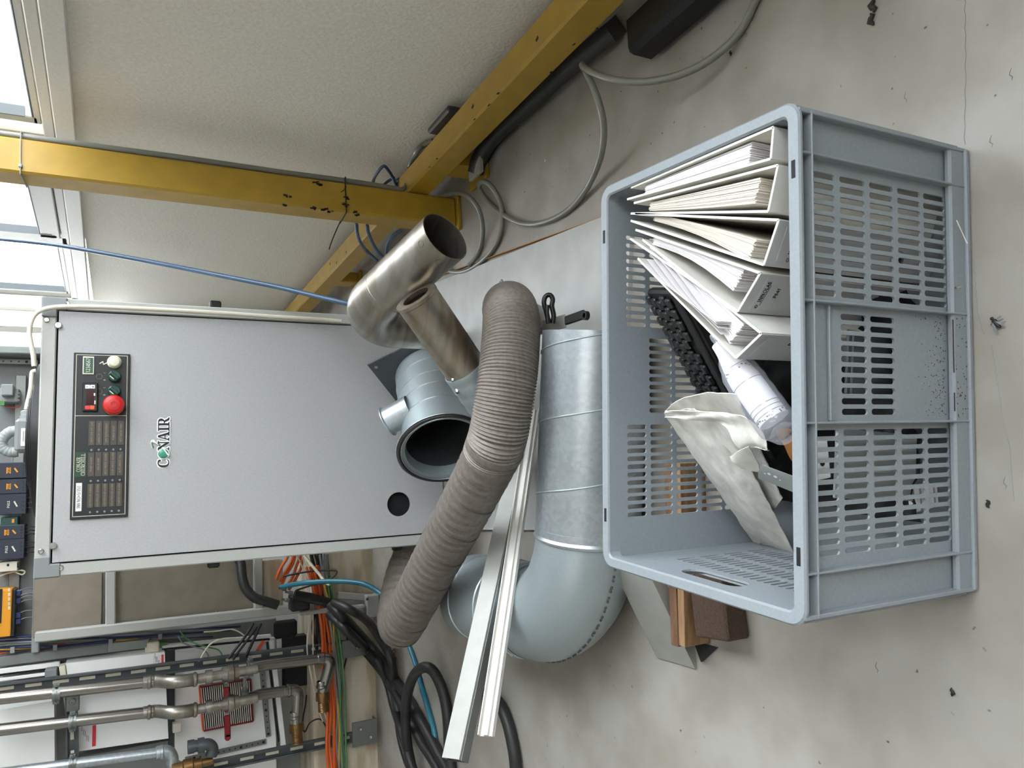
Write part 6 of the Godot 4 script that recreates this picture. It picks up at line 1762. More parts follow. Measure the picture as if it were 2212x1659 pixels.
func pipes() -> void:
	strut("mounting_strut", "slotted steel strut bolted upright along the first pipe, nearest the rack", Vector3(-0.6313, 1.3846, -3.27), Vector3(-0.6508, 0.1335, -3.27), 15)
	strut("mounting_strut", "slotted steel strut standing upright at the far side of the pipes", Vector3(-1.0258, 0.8737, -3.27), Vector3(-1.0231, 0.1103, -3.27), 8)
	var t := strut("cross_strut", "short level slotted strut carrying the pipe clamps", Vector3(-0.6812, 1.1414, -3.25), Vector3(-0.942, 1.1314, -3.25), 3)
	for e in [["steel angle bracket with one bolt at the foot of the strut next to the rack", Vector3(-0.6301, 0.1632, -3.26), Vector3(-0.6993, 0.0457, -3.26), 1], ["steel angle bracket with two bolts at the foot of the far strut", Vector3(-0.9623, 0.1273, -3.26), Vector3(-1.0595, 0.0209, -3.26), 2]]:
		var o := thing("angle_bracket", e[0], "bracket", e[2])
		var b := mb(); plate(b, e[1], e[2], 0.006, 0.001)
		var lo: Vector3 = e[2]
		b.box(Vector3((e[1].x + lo.x) * 0.5, lo.y + 0.003, lo.z - 0.02), Vector3(absf(e[1].x - lo.x), 0.006, 0.05), 0.001)
		put("plate", b, M.zinc, o)
		for k in e[3]:
			b = mb(); bolt(b, (e[1] as Vector3).lerp(lo, 0.5 if e[3] == 1 else 0.3 + 0.4 * k) + Vector3(0, 0, 0.006), Vector3(0, 0, 1), 0.009, 0.008)
			put("bolt", b, M.chrome, o)
	var r := 0.0205
	var rows := [
		["steel water pipe nearest the rack, with a red-levered valve and a brass end", [Vector3(-0.6465, 1.3754, -3.2), Vector3(-0.6672, 0.8645, -3.2)], Vector3(-0.668, 0.8177, -3.2), Vector3(-0.6911, 0.6812, -3.2), [Vector3(-0.6669, 0.5385, -3.2), Vector3(-0.6757, 0.2517, -3.2)], Vector3(-0.7191, 0.2636, -3.2), Vector3(-0.806, 0.2595, -3.2), Vector3(-0.8691, 0.2661, -3.2), [Vector3(-0.7142, 0.6308, -3.15), Vector3(-0.7942, 0.6308, -3.15)]],
		["middle steel water pipe of the three, with a red-levered valve and brass end", [Vector3(-0.7486, 1.3721, -3.2), Vector3(-0.7735, 0.8634, -3.2)], Vector3(-0.7751, 0.8169, -3.2), Vector3(-0.7929, 0.6761, -3.2), [Vector3(-0.7737, 0.539, -3.2), Vector3(-0.7783, 0.385, -3.2)], Vector3(-0.8122, 0.3711, -3.2), Vector3(-0.9079, 0.3651, -3.2), Vector3(-0.9693, 0.3712, -3.2), [Vector3(-0.8163, 0.6276, -3.15), Vector3(-0.8975, 0.626, -3.15)]]]
	for e in rows:
		t = thing("water_pipe", e[0], "pipe", e[6], "steel water pipes with red levers")
		var a: Vector3 = e[1][0]; var c: Vector3 = e[1][1]
		var dn := (c - a).normalized()
		var b := mb(); b.tube([a, c], r, 22)
		put("upper_pipe", b, M.pipe_steel, t)
		# offset bend forwards
		var el: Vector3 = e[2]; var vb: Vector3 = e[3]
		b = mb(); b.tube(smooth([c - dn * 0.02, c, el + Vector3(0, 0.0, 0.05), el + dn * 0.05 + Vector3(0, 0, 0.055), el + dn * 0.07 + Vector3(0, 0, 0.05)], 7), r + 0.0025, 22)
		sleeve(b, c - dn * 0.03, dn, r); sleeve(b, el + dn * 0.075 + Vector3(0, 0, 0.05), dn, r + 0.001)
		put("bend_fitting", b, M.steel, t)
		# valve
		var v0 := el + dn * 0.075 + Vector3(0, 0, 0.05); var v1: Vector3 = e[4][0] + Vector3(0, 0, 0.05)
		b = mb(); b.tube([v0, v1 + (v1 - v0).normalized() * 0.02], r - 0.003, 18)
		var vd := (v1 - v0).normalized()
		b.lathe([Vector2(0.02, -0.03), Vector2(0.026, -0.03), Vector2(0.026, -0.012), Vector2(0.031, -0.008), Vector2(0.031, 0.01), Vector2(0.026, 0.014), Vector2(0.026, 0.03), Vector2(0.02, 0.03)], along(vd, v0.lerp(v1, 0.62)), 8)
		b.lathe([Vector2(0.02, -0.012), Vector2(0.0265, -0.012), Vector2(0.0265, 0.012), Vector2(0.02, 0.012)], along(vd, v0.lerp(v1, 0.25)), 8)
		put("valve_body", b, M.steel, t)
		var l0: Vector3 = e[8][0]; var l1: Vector3 = e[8][1]
		b = mb(); b.bar(l0, l1, 0.022, 0.008, 0.0035, Vector3(0, 0, 1)); b.lathe([Vector2(0, 0), Vector2(0.011, 0), Vector2(0.011, 0.008), Vector2(0, 0.008)], along(Vector3(0, 0, 1), l1 - Vector3(0, 0, 0.004)), 14)
		put("lever", b, M.red_dark, t)
		b = mb(); b.bar(l0 + Vector3(0.02, 0, -0.012), l0 + Vector3(-0.005, 0, -0.004), 0.016, 0.006, 0.001, Vector3(0, 0, 1)); bolt(b, l0 + Vector3(0.012, 0, -0.004), Vector3(0, 0, 1), 0.008, 0.008)
		put("lever_root", b, M.zinc, t)
		# lower pipe and its elbow
		var p0: Vector3 = e[4][0]; var p1: Vector3 = e[4][1]
		b = mb(); b.tube([p0 + Vector3(0, 0, 0.03), p0.lerp(p1, 0.2), p1], r, 22)
		put("lower_pipe", b, M.pipe_steel, t)
		var k: Vector3 = e[5]; var q: Vector3 = e[6]
		b = mb(); b.tube(elbow_path(p1, p1 + (p1 - p0).normalized() * 0.03, q, 0.024, 9), r + 0.002, 20)
		sleeve(b, p1 - dn * 0.01, (p1 - p0).normalized(), r)
		var qd := (q - k).normalized()
		sleeve(b, k.lerp(q, 0.7), qd, r)
		put("end_elbow", b, M.pipe_steel, t)
		b = mb()
		b.lathe([Vector2(0.0, -0.002), Vector2(0.027, -0.002), Vector2(0.029, 0.012), Vector2(0.029, 0.03), Vector2(0.021, 0.031)], along(qd, q), 6)
		b.lathe([Vector2(0.021, 0.03), Vector2(0.021, 0.075), Vector2(0.0, 0.075)], along(qd, q), 18)
		for i in 6: b.lathe([Vector2(0.021, 0.0), Vector2(0.0225, 0.002), Vector2(0.021, 0.004)], along(qd, q + qd * (0.04 + 0.006 * i)), 18)
		put("brass_coupling", b, M.brass, t)
	# third, half-hidden pipe with an elbow and a brass valve
	t = thing("water_pipe", "galvanized water pipe at the edge of view, with a cast elbow and brass valve", "pipe", Vector3(-0.9846, 0.7368, -3.2))
	var b := mb(); b.tube([Vector3(-0.8882, 1.3677, -3.2), Vector3(-0.919, 0.862, -3.2)], 0.0175, 20)
	put("upper_pipe", b, M.galv, t)
	b = mb(); b.tube(smooth([Vector3(-0.9168, 0.8651, -3.2), Vector3(-0.9209, 0.8281, -3.2), Vector3(-0.9434, 0.8125, -3.2), Vector3(-0.9698, 0.8092, -3.2), Vector3(-0.9863, 0.7841, -3.2)], 6), 0.021, 18)
	sleeve(b, Vector3(-0.9199, 0.8497, -3.2), Vector3(0, -1, 0), 0.02)
	put("bend_fitting", b, M.galv, t)
	b = mb(); b.tube(smooth([Vector3(-0.9114, 0.7521, -3.17), Vector3(-0.9126, 0.7205, -3.17), Vector3(-0.9149, 0.6918, -3.17), Vector3(-0.9325, 0.6773, -3.17), Vector3(-0.9577, 0.6821, -3.17)], 6), 0.021, 18)
	b.lathe([Vector2(0.02, -0.01), Vector2(0.027, -0.01), Vector2(0.027, 0.012), Vector2(0.02, 0.012)], along(Vector3(0, -1, 0), Vector3(-0.9132, 0.7173, -3.17)), 18)
	b.lathe([Vector2(0.0, -0.01), Vector2(0.024, -0.01), Vector2(0.024, 0.012), Vector2(0.02, 0.012)], along(Vector3(0, -1, 0), Vector3(-0.9114, 0.7521, -3.17)), 18)
	put("cast_elbow", b, M.zinc_dark, t)
	b = mb(); b.lathe([Vector2(0.0, -0.07), Vector2(0.022, -0.07), Vector2(0.022, -0.035), Vector2(0.028, -0.03), Vector2(0.028, 0.0), Vector2(0.022, 0.004), Vector2(0.022, 0.03), Vector2(0.015, 0.032), Vector2(0.015, 0.07)], along(Vector3(0.04, -1, 0), Vector3(-0.9804, 0.7447, -3.18)), 8)
	put("brass_valve", b, M.brass, t)
	var dn := Vector3(0, -1, 0)
	clamp_at(Vector3(-0.6586, 1.1842, -3.2), dn, 0.021, "upper pipe clamp on the pipe nearest the rack")
	clamp_at(Vector3(-0.7605, 1.133, -3.2), dn, 0.021, "pipe clamp on the middle pipe at the cross strut")
	clamp_at(Vector3(-0.9014, 1.1299, -3.2), dn, 0.019, "pipe clamp on the outer galvanized pipe at the cross strut")
	clamp_at(Vector3(-0.6672, 0.5368, -3.2), dn, 0.021, "lower pipe clamp on the pipe nearest the rack")
	clamp_at(Vector3(-0.7721, 0.5594, -3.2), dn, 0.021, "lower pipe clamp on the middle pipe beside the filter grille")
	b = mb(); b.bar(Vector3(-0.6782, 0.5557, -3.2), Vector3(-0.7598, 0.5611, -3.2), 0.012, 0.012, 0.002)
	own("threaded_rod", b, M.zinc, "short threaded rod linking the two lower pipe clamps", "rod")
	b = mb(); plate(b, Vector3(-0.6786, 1.1571, -3.25), Vector3(-0.7366, 1.1143, -3.25), 0.012, 0.003); bolt(b, Vector3(-0.7014, 1.136, -3.237), Vector3(0, 0, 1), 0.012, 0.01)
	own("strut_connector", b, M.zinc, "bolted corner plate joining the cross strut to the upright strut", "connector")

# ------------------------------------------------------------------ cables at the left
func bundle(base: Array, n: int, spread: Vector3, r: float, m: Material, called: String, label: String, group: String, seed_: int) -> void:
	rng.seed = seed_
	for i in n:
		var p := []
		for q in base:
			p.append(q + spread * (float(i) / maxi(1, n - 1) - 0.5) + Vector3(0, rng.randf_range(-0.006, 0.006), rng.randf_range(-0.008, 0.008)))
		var b := mb()
		b.tube(smooth(p, 5), r, 6)
		var place := ""
		if n > 1:
			place = ", nearest the floor" if i == 0 else (", farthest from the floor" if i == n - 1 else ", %s from the floor" % ["first", "second", "third", "fourth"][i])
		own(called, b, m, label + place, "cable", group)

func cables_left() -> void:
	bundle([Vector3(-0.3119, 0.2775, -3.26), Vector3(-0.3896, 0.2557, -3.26), Vector3(-0.5015, 0.2306, -3.26), Vector3(-0.6153, 0.2172, -3.26), Vector3(-0.7458, 0.2119, -3.26), Vector3(-0.8929, 0.2089, -3.26), Vector3(-1.0205, 0.2055, -3.26), Vector3(-1.1469, 0.2022, -3.26)], 5, Vector3(0, 0.05, 0.02), 0.0062, M.cable_orange, "cable", "orange cable of the bundle along the beige plinth", "orange cables along the plinth", 2)
	bundle([Vector3(-0.2667, 0.2305, -3.26), Vector3(-0.3512, 0.2242, -3.26), Vector3(-0.4859, 0.2033, -3.26), Vector3(-0.6194, 0.1864, -3.26), Vector3(-0.7508, 0.1792, -3.26), Vector3(-0.8989, 0.1745, -3.26), Vector3(-1.0271, 0.1713, -3.26), Vector3(-1.154, 0.1681, -3.26)], 4, Vector3(0, 0.03, 0.02), 0.005, M.cable_mid, "cable", "grey cable beside the orange bundle along the plinth", "grey cables along the plinth", 3)
	bundle([Vector3(-0.3508, 0.2188, -3.25), Vector3(-0.5045, 0.1945, -3.25), Vector3(-0.6563, 0.178, -3.25), Vector3(-0.8057, 0.1694, -3.25), Vector3(-0.953, 0.1647, -3.25), Vector3(-1.1521, 0.163, -3.25)], 2, Vector3(0, 0.016, 0.0), 0.004, M.cable_green, "cable", "green cable lowest in the bundle along the plinth", "green cables along the plinth", 4)
	bundle([Vector3(-0.3908, 0.235, -3.25), Vector3(-0.5218, 0.2064, -3.25), Vector3(-0.6541, 0.1934, -3.25), Vector3(-0.8029, 0.1867, -3.25), Vector3(-0.9499, 0.1819, -3.25), Vector3(-1.1485, 0.1801, -3.25)], 1, Vector3.ZERO, 0.004, M.cable_yellow, "cable", "yellow cable within the bundle along the plinth", "", 5)
	bundle([Vector3(-0.2501, 0.3429, -3.27), Vector3(-0.2927, 0.3509, -3.27), Vector3(-0.337, 0.3776, -3.27), Vector3(-0.3755, 0.4003, -3.27)], 5, Vector3(0.05, 0.06, 0.02), 0.0062, M.cable_orange, "cable", "orange cable fanning out from behind the chiller edge", "orange cables behind the chiller edge", 6)
	bundle([Vector3(-0.2536, 0.2644, -3.28), Vector3(-0.3115, 0.2576, -3.28), Vector3(-0.3886, 0.2472, -3.28), Vector3(-0.4651, 0.2407, -3.28), Vector3(-0.558, 0.25, -3.28), Vector3(-0.6521, 0.2438, -3.28)], 5, Vector3(0, 0.05, 0.01), 0.006, M.rubber, "cable", "dark grey cable in the bundle behind the rack foot", "dark cables behind the rack foot", 7)
	bundle([Vector3(-0.2494, 0.3375, -3.25), Vector3(-0.2936, 0.3249, -3.25), Vector3(-0.3615, 0.3013, -3.25), Vector3(-0.4375, 0.2892, -3.25), Vector3(-0.5306, 0.2868, -3.25), Vector3(-0.622, 0.2919, -3.25), Vector3(-0.7137, 0.2895, -3.25), Vector3(-0.8633, 0.2619, -3.25), Vector3(-0.9386, 0.2443, -3.25)], 2, Vector3(0.01, 0.02, 0.0), 0.0028, M.cable_white, "wire", "thin white wire straying beside the cable bundle", "thin white wires by the plinth", 8)
	var b := mb(); b.tube(smooth([Vector3(-0.3776, 0.4204, -3.2), Vector3(-0.3655, 0.3865, -3.15), Vector3(-0.3558, 0.3469, -3.08), Vector3(-0.3486, 0.2934, -3), Vector3(-0.3473, 0.2334, -2.92), Vector3(-0.3546, 0.182, -2.85), Vector3(-0.3788, 0.1445, -2.8), Vector3(-0.4109, 0.1206, -2.75), Vector3(-0.506, 0.05, -2.8527), Vector3(-0.5895, 0.012, -2.8634), Vector3(-0.6503, 0.01, -2.792), Vector3(-0.7237, 0.01, -2.73), Vector3(-0.7896, 0.01, -2.6656), Vector3(-0.8548, 0.01, -2.6133), Vector3(-0.9261, 0.01, -2.594), Vector3(-1.017, 0.01, -2.5943), Vector3(-1.1891, 0.01, -2.6154), Vector3(-1.5465, 0.01, -2.5671)], 5), 0.0095, 10)
	own("hose", b, M.cable_teal, "teal blue hose arching behind the taped duct onto the floor", "hose")
	b = mb(); b.tube(smooth([Vector3(-0.2545, 0.3292, -3.2), Vector3(-0.2962, 0.3025, -3.18), Vector3(-0.3367, 0.2764, -3.15), Vector3(-0.3629, 0.2616, -3.12), Vector3(-0.3751, 0.2481, -3.1)], 5), 0.006, 8)
	own("cable", b, M.print_light, "pale yellowish cable crossing in front of the orange cables", "cable")
	b = mb(); b.tube(smooth([Vector3(-0.3373, 0.4054, -3.22), Vector3(-0.3293, 0.358, -3.2), Vector3(-0.3234, 0.288, -3.18), Vector3(-0.3248, 0.2293, -3.15), Vector3(-0.3296, 0.2092, -3.14), Vector3(-0.347, 0.219, -3.14), Vector3(-0.369, 0.2559, -3.16), Vector3(-0.3826, 0.3031, -3.2), Vector3(-0.3951, 0.3588, -3.2)], 5), 0.004, 7)
	own("cable", b, M.rubber, "dark cable bent into a flat loop below the rack rail", "cable")
	var hoses := [
		[[Vector3(-0.4508, 0.2562, -3.05), Vector3(-0.4837, 0.2294, -2.98), Vector3(-0.6051, 0.1, -3.1885), Vector3(-0.6874, 0.035, -3.182), Vector3(-0.7437, 0.02, -3.0494), Vector3(-0.7909, 0.02, -2.8594), Vector3(-0.8493, 0.02, -2.6914), Vector3(-0.9093, 0.02, -2.5415), Vector3(-0.9708, 0.02, -2.4069), Vector3(-1.0673, 0.02, -2.3244), Vector3(-1.1774, 0.02, -2.2329), Vector3(-1.3357, 0.02, -2.1393)], 0.0185, "thick black hose sweeping from the valve block to the grey trunking's end"],
		[[Vector3(-0.4897, 0.2502, -3.1), Vector3(-0.5286, 0.2199, -3.02), Vector3(-0.6518, 0.09, -3.2623), Vector3(-0.7238, 0.035, -3.2507), Vector3(-0.7684, 0.02, -3.1298), Vector3(-0.8215, 0.02, -2.9593), Vector3(-0.872, 0.02, -2.8154), Vector3(-0.9179, 0.02, -2.7121), Vector3(-0.9437, 0.02, -2.6096), Vector3(-0.9879, 0.02, -2.5076), Vector3(-1.0946, 0.02, -2.4004), Vector3(-1.234, 0.02, -2.3063), Vector3(-1.3836, 0.02, -2.238)], 0.0175, "thick black hose, the second in the sweep beside the plinth"],
		[[Vector3(-0.431, 0.2556, -3), Vector3(-0.4547, 0.2145, -2.9), Vector3(-0.5228, 0.12, -3.014), Vector3(-0.6163, 0.05, -3.0648), Vector3(-0.6679, 0.05, -2.9511), Vector3(-0.7715, 0.02, -3.0112), Vector3(-0.862, 0.02, -2.9853), Vector3(-0.9563, 0.02, -2.9496), Vector3(-1.0214, 0.02, -2.8808), Vector3(-1.074, 0.02, -2.7847), Vector3(-1.1944, 0.02, -2.6785), Vector3(-1.3208, 0.02, -2.5819), Vector3(-1.4911, 0.02, -2.4592)], 0.0165, "black hose running close along the plinth to the picture's edge"],
		[[Vector3(-0.5043, 0.2406, -3.08), Vector3(-0.5416, 0.209, -2.98), Vector3(-0.6621, 0.075, -3.1982), Vector3(-0.7066, 0.055, -3.1), Vector3(-0.7942, 0.02, -3.0956), Vector3(-0.8638, 0.02, -3.0311), Vector3(-0.9073, 0.05, -2.8467), Vector3(-0.9812, 0.05, -2.7615), Vector3(-1.0493, 0.05, -2.6765), Vector3(-1.1743, 0.05, -2.6425), Vector3(-1.3162, 0.05, -2.5899), Vector3(-1.5568, 0.03, -2.6009)], 0.0155, "black hose nearest the plinth, crossing under the looped one"]]
	for e in hoses:
		b = mb(); b.tube(smooth(e[0], 6), e[1], 12)
		own("hose", b, M.hose_black, e[2], "hose")
	b = mb(); b.tube(smooth([Vector3(-1.5254, 0.03, -2.5361), Vector3(-1.3039, 0.03, -2.6188), Vector3(-1.1118, 0.03, -2.7608), Vector3(-1.0103, 0.035, -2.7965), Vector3(-0.9205, 0.055, -2.7768), Vector3(-0.8374, 0.06, -2.7699), Vector3(-0.7504, 0.06, -2.7416), Vector3(-0.6717, 0.06, -2.6702), Vector3(-0.6232, 0.06, -2.572), Vector3(-0.6205, 0.05, -2.5095), Vector3(-0.6638, 0.03, -2.4922), Vector3(-0.721, 0.02, -2.473), Vector3(-0.783, 0.02, -2.4548), Vector3(-0.8557, 0.02, -2.454), Vector3(-0.9243, 0.02, -2.441), Vector3(-0.9999, 0.02, -2.4099), Vector3(-1.1094, 0.02, -2.3287), Vector3(-1.3592, 0.02, -2.1877)], 6), 0.0185, 12)
	own("hose", b, M.hose_black, "thick black hose bent into an arch on the floor beside the grey trunking", "hose")
	b = mb(); b.tube(smooth([Vector3(-0.7661, 0.02, -2.3864), Vector3(-0.6981, 0.02, -2.3085), Vector3(-0.6507, 0.02, -2.2326), Vector3(-0.6267, 0.02, -2.1594), Vector3(-0.6225, 0.02, -2.0919), Vector3(-0.6419, 0.02, -2.0362), Vector3(-0.6775, 0.02, -2.002), Vector3(-0.7212, 0.02, -1.981), Vector3(-0.7665, 0.02, -1.9691), Vector3(-0.8562, 0.02, -1.9677), Vector3(-0.9942, 0.02, -1.988), Vector3(-1.3056, 0.02, -2.0774)], 6), 0.017, 12)
	own("hose", b, M.hose_black, "black hose curving out from beneath the white trunking", "hose")
	b = mb(); b.tube(smooth([Vector3(-0.5771, 0.1517, -3.3), Vector3(-0.6415, 0.1279, -3.29), Vector3(-0.7065, 0.1372, -3.29), Vector3(-0.7516, 0.15, -3.29), Vector3(-0.8054, 0.1648, -3.29), Vector3(-0.8881, 0.1704, -3.29)], 5), 0.0035, 6)
	own("wire", b, M.black, "thin black wire hanging down the beige plinth", "wire")
	b = mb(); b.tube(smooth([Vector3(-0.8236, 0.3092, -3.27), Vector3(-0.8591, 0.3134, -3.27), Vector3(-0.9199, 0.3254, -3.27), Vector3(-0.9659, 0.3186, -3.27), Vector3(-0.9342, 0.2959, -3.27), Vector3(-0.9265, 0.2583, -3.27), Vector3(-0.9562, 0.2342, -3.27), Vector3(-1.0013, 0.2255, -3.27)], 5), 0.003, 6)
	own("wire", b, M.black, "thin black wire looped in front of the plinth by the brass coupling", "wire")

# ------------------------------------------------------------------ on the floor
func floor_things() -> void:
	# thin light board under the ducts
	var t := thing("base_board", "thin light grey board lying flat under the pile of ducts", "board", Vector3(0.22, 0, -1.9))
	var b0 := Vector3(0.7279, 0.012, -2.4449); var b1 := Vector3(0.5997, 0.012, -1.4082); var b2 := Vector3(-0.1506, 0.012, -1.8186); var b3 := Vector3(-0.1455, 0.012, -2.2125)
	var b := mb()
	var poly := [Vector2(b0.x, b0.z) + Vector2(0.005, -0.2), Vector2(b1.x, b1.z), Vector2(b1.x, b1.z) + Vector2(-0.01, 0.12), Vector2(b2.x, b2.z) + Vector2(0.03, 0.4), Vector2(b3.x, b3.z), Vector2(b3.x, b3.z) + Vector2(0.0, -0.15)]
	flat(poly, 0.0, 0.011, b)
	put("sheet", b, M.board, t)
	b = mb()
	var e := Vector2(b0.x, b0.z); var e2 := Vector2(b1.x, b1.z)
	flat([e + Vector2(0.0055, 0), e2 + Vector2(0.0005, 0), e2 + Vector2(-0.001, 0), e + Vector2(0.004, 0)], 0.0, 0.0112, b)
	put("edge_band", b, M.kraft, t)
	b = mb()
	var hp := Vector3(0.5752, 0.011, -1.9316)
	b.lathe([Vector2(0.014, 0.0), Vector2(0.011, 0.003), Vector2(0.006, 0.0015), Vector2(0, 0.0008)], Transform3D(Basis.IDENTITY, hp), 14)
	put("plug", b, M.cab_corner, t)
	# folded sheet leaning on wood
	var pa := Vector3(-0.3765, 0.004, -1.2006); var pb := Vector3(-0.207, 0.088, -1.2005); var pc := Vector3(-0.3763, 0.004, -1.3605)
	t = thing("sheet_cover", "folded dull metal cover tilted on wood pieces beside the crate", "metal cover", pa)
	var u := (pb - pa).normalized(); var w := (pc - pa).normalized()
	var n := u.cross(w).normalized()
	if n.y < 0: n = -n
	w = (w - u * w.dot(u)).normalized()
	b = mb()
	b.box(pa + u * 0.125 + w * 0.06, Vector3(0.25, 0.0018, 0.12), 0.0004, Basis(u, n, u.cross(n)))
	put("sheet", b, M.alu, t)
	b = mb()
	b.box(pa + u * 0.125 - n * 0.0125 + w * 0.001, Vector3(0.25, 0.024, 0.0018), 0.0004, Basis(u, n, u.cross(n)))
	put("folded_edge", b, M.alu, t)
	b = mb(); b.box(pa + w * 0.06 - n * 0.0125 + u * 0.001, Vector3(0.0018, 0.024, 0.12), 0.0004, Basis(u, n, u.cross(n)))
	put("folded_edge", b, M.alu, t)
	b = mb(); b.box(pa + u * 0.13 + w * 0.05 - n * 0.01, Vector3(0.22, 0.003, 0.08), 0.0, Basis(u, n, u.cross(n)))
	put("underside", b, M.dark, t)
	b = mb(); bolt(b, Vector3(-0.3229, 0.03, -1.2179), n, 0.007, 0.004)
	put("rivet", b, M.chrome, t)
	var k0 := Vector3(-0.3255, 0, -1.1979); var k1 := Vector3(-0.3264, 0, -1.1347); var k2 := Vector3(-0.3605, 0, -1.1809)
	b = mb(); flat([Vector2(k0.x, k0.z), Vector2(k1.x, k1.z), Vector2(k2.x, k2.z)], 0.0, 0.006, b)  # thin dark triangle painted in as the shadow below the cover
	own("shadow_triangle", b, M.black, "flat black triangle painting the shadow under the corner of the metal cover", "scrap")
	# timber strips and brick
	var wd := [["timber_strip", "reddish timber strip standing under the metal cover, behind the pale one", Vector3(-0.3236, 0, -1.1857), Vector3(-0.2062, 0, -1.1797), 0.021, 0.062, M.wood], ["timber_strip", "pale timber strip standing between the darker strip and the brick", Vector3(-0.3211, 0, -1.1645), Vector3(-0.2041, 0, -1.1557), 0.018, 0.062, M.wood_pale]]
	for q in wd:
		b = mb()
		var d: Vector3 = q[3] - q[2]
		b.bar(q[2] + UPV * 0.031, q[2] + d.normalized() * 0.34 + UPV * 0.031, q[4], q[5], 0.001)
		own(q[0], b, q[6], q[1], "timber")
	var bc := Vector3(-0.2944, 0, -1.0944)
	b = mb(); b.box(bc + Vector3(0.095, 0.026, -0.005), Vector3(0.2, 0.052, 0.088), 0.004, Basis(UPV, 0.06))
	own("brick", b, M.brick, "rough brown brick on the floor beside the timber strips", "brick")
	# a dead fly, crumbs, marks
	t = thing("fly", "dead fly lying on the floor in front of the crate", "fly", Vector3(0.1706, 0, -0.5621))
	var fp := Vector3(0.1699, 0.004, -0.5598)
	b = mb(Transform3D(Basis(UPV, 0.6) * Basis.from_scale(Vector3(1, 1, 1)), fp))
	b.tube([Vector3(-0.008, 0, 0), Vector3(-0.005, 0, 0), Vector3(0, 0.0005, 0), Vector3(0.005, 0, 0), Vector3(0.0065, 0, 0)], [0.0008, 0.0028, 0.0034, 0.003, 0.001], 10)
	b.tube([Vector3(0.0065, 0, 0), Vector3(0.008, 0, 0), Vector3(0.0095, -0.0005, 0), Vector3(0.0102, -0.0008, 0)], [0.001, 0.0024, 0.002, 0.0006], 10)
	put("body", b, M.rubber, t)
	b = mb(Transform3D(Basis(UPV, 0.6), fp))
	for s in [-1.0, 1.0]:
		b.tri(Vector3(0.003, 0.003, 0.001 * s), Vector3(-0.01, 0.0036, 0.004 * s), Vector3(-0.007, 0.0036, 0.0085 * s), UPV)
		for k in 3: b.tube([Vector3(0.003 - 0.003 * k, -0.001, 0.002 * s), Vector3(0.004 - 0.004 * k, 0.0005, 0.0055 * s), Vector3(0.005 - 0.005 * k, -0.0038, 0.0085 * s)], 0.0004, 4)
	put("wing", b, M.cab_corner, t)
	var crumbs := [["dark rubbery crumb on the floor near the trunk's end of the beam", Vector3(0.6816, 0.002, -0.6785), 0.012], ["dark elongated crumb on the floor by the picture's edge", Vector3(0.662, 0.002, -0.6833), 0.011], ["small black beetle-like crumb on the floor in front of the crate's slots", Vector3(-0.059, 0.002, -0.6007), 0.0055], ["pale paint flake on the floor below the yellow beam", Vector3(0.8424, 0.002, -1.6569), 0.005], ["grey fleck stuck on the floor left of the crate", Vector3(-0.3092, 0.002, -0.6799), 0.006], ["black crumb on the floor beside the arching cable", Vector3(0.7672, 0.002, -0.9696), 0.005]]
	rng.seed = 70
	for i in crumbs.size():
		b = mb(); var c: Array = crumbs[i]
		var pts := []; var rr := []
		for k in 6:
			pts.append(c[1] + Vector3(c[2] * (k - 2.5) * 0.36, 0.0006 * (k % 2), c[2] * 0.3 * sin(k * 1.7 + i)))
			rr.append(c[2] * (0.32 * sin((k + 0.4) / 5.8 * PI) + 0.05 + 0.06 * rng.randf()))
		b.tube(pts, rr, 7)
		b.xf = Transform3D.IDENTITY
		own("crumb", b, M.paper_warm if i == 3 else M.chip, c[0], "crumb")
	# hairline cracks in the screed: part of the floor
	b = mb()
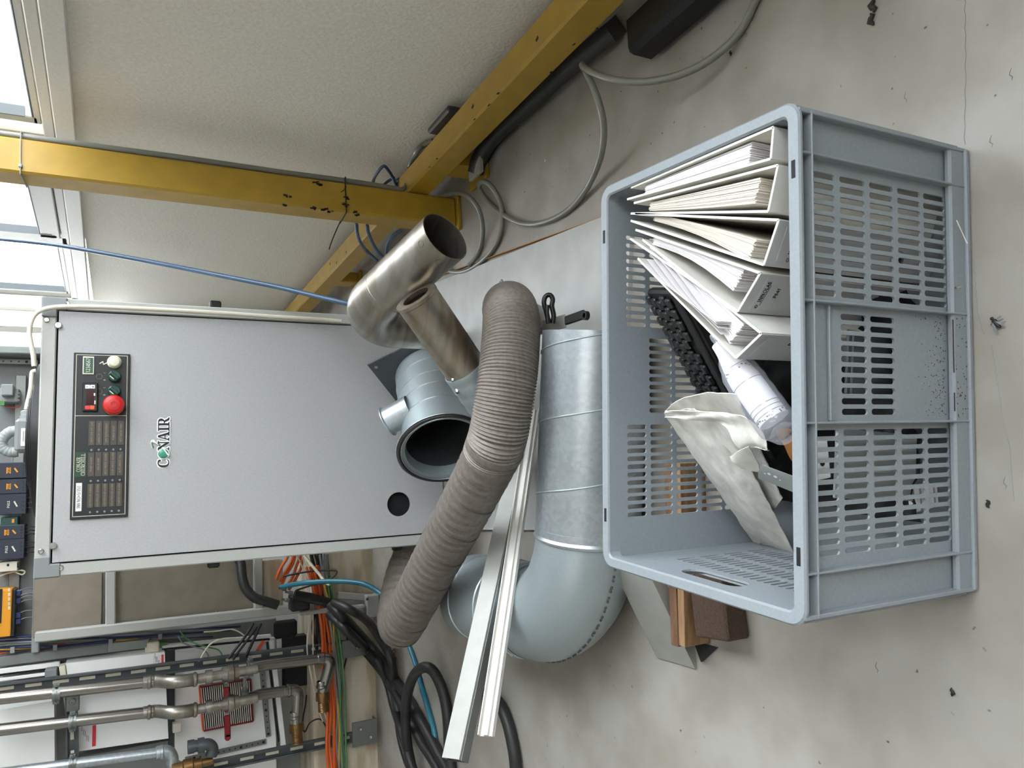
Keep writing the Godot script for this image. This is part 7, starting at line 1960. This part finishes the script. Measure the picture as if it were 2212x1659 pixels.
	var lines := [[Vector3(0.6217, 0.0004, -0.5465), Vector3(0.5342, 0.0004, -0.5563), Vector3(0.4173, 0.0004, -0.5724)], [Vector3(0.2598, 0.0004, -0.5799), Vector3(0.2165, 0.0004, -0.5823), Vector3(0.1856, 0.0004, -0.5832), Vector3(0.16, 0.0004, -0.5792)], [Vector3(0.1433, 0.0004, -0.5712), Vector3(0.1039, 0.0004, -0.5704), Vector3(0.0739, 0.0004, -0.5695), Vector3(0.0383, 0.0004, -0.5695), Vector3(0.0145, 0.0004, -0.5657), Vector3(-0.0203, 0.0004, -0.5673), Vector3(-0.0549, 0.0004, -0.5689)]]
	for l in lines:
		var p := smooth(l, 8)
		for i in p.size():
			p[i] += Vector3(0.0012 * sin(i * 2.3), 0, 0.001 * cos(i * 3.1))
		b.tube(p, 0.00045, 4)
	put("crack", b, M.din_gray, get_node("floor")).set_meta("kind", "stuff")
	b = mb()
	for q in [Vector3(0.4805, 0.0004, -0.5045), Vector3(0.4059, 0.0004, -0.539), Vector3(0.5197, 0.0004, -0.6465), Vector3(-0.0328, 0.0004, -0.5774), Vector3(0.7845, 0.0004, -0.929), Vector3(-0.2988, 0.0004, -0.7956)]:
		var pts := []; var rr := []
		for k in 5:
			pts.append(q + Vector3(0.004 * k - 0.008, 0, 0.002 * sin(k * 2.0))); rr.append(0.0002 + 0.0005 * sin(k / 4.0 * PI))
		b.tube(pts, rr, 6)
	put("floor_mark", b, M.cab_corner, get_node("floor")).set_meta("kind", "stuff")
	b = mb()
	rng.seed = 90
	var fo := Vector3(-0.651, 0.004, -3.072)
	for i in 14:
		var q := fo + Vector3(rng.randf_range(-0.05, 0.03), 0.0, rng.randf_range(-0.04, 0.05))
		b.lathe([Vector2(0, -0.003), Vector2(rng.randf_range(0.006, 0.015), 0.0), Vector2(0.004, rng.randf_range(0.003, 0.01)), Vector2(0, 0.009)], Transform3D(Basis(UPV, rng.randf() * 6.0), q), 6)
	own("foam_crumbs", b, M.foam, "heap of brown foam crumbs on the floor at the taped duct's end", "crumbs").set_meta("kind", "stuff")
	b = mb(); b.tube([Vector3(0.3068, 0.0387, -0.5728), Vector3(0.2789, 0.0171, -0.5758)], 0.0007, 5)
	own("white_splinter", b, M.white_plain, "thin white splinter resting on the lower edge of the crate front", "splinter")
	b = mb(); b.tube([Vector3(0.2188, 0.0436, -0.5821), Vector3(0.2213, 0.0338, -0.5818)], 0.0017, 7)
	own("metal_chip", b, M.chrome, "tiny bright metal chip on the lower edge of the crate front", "chip")
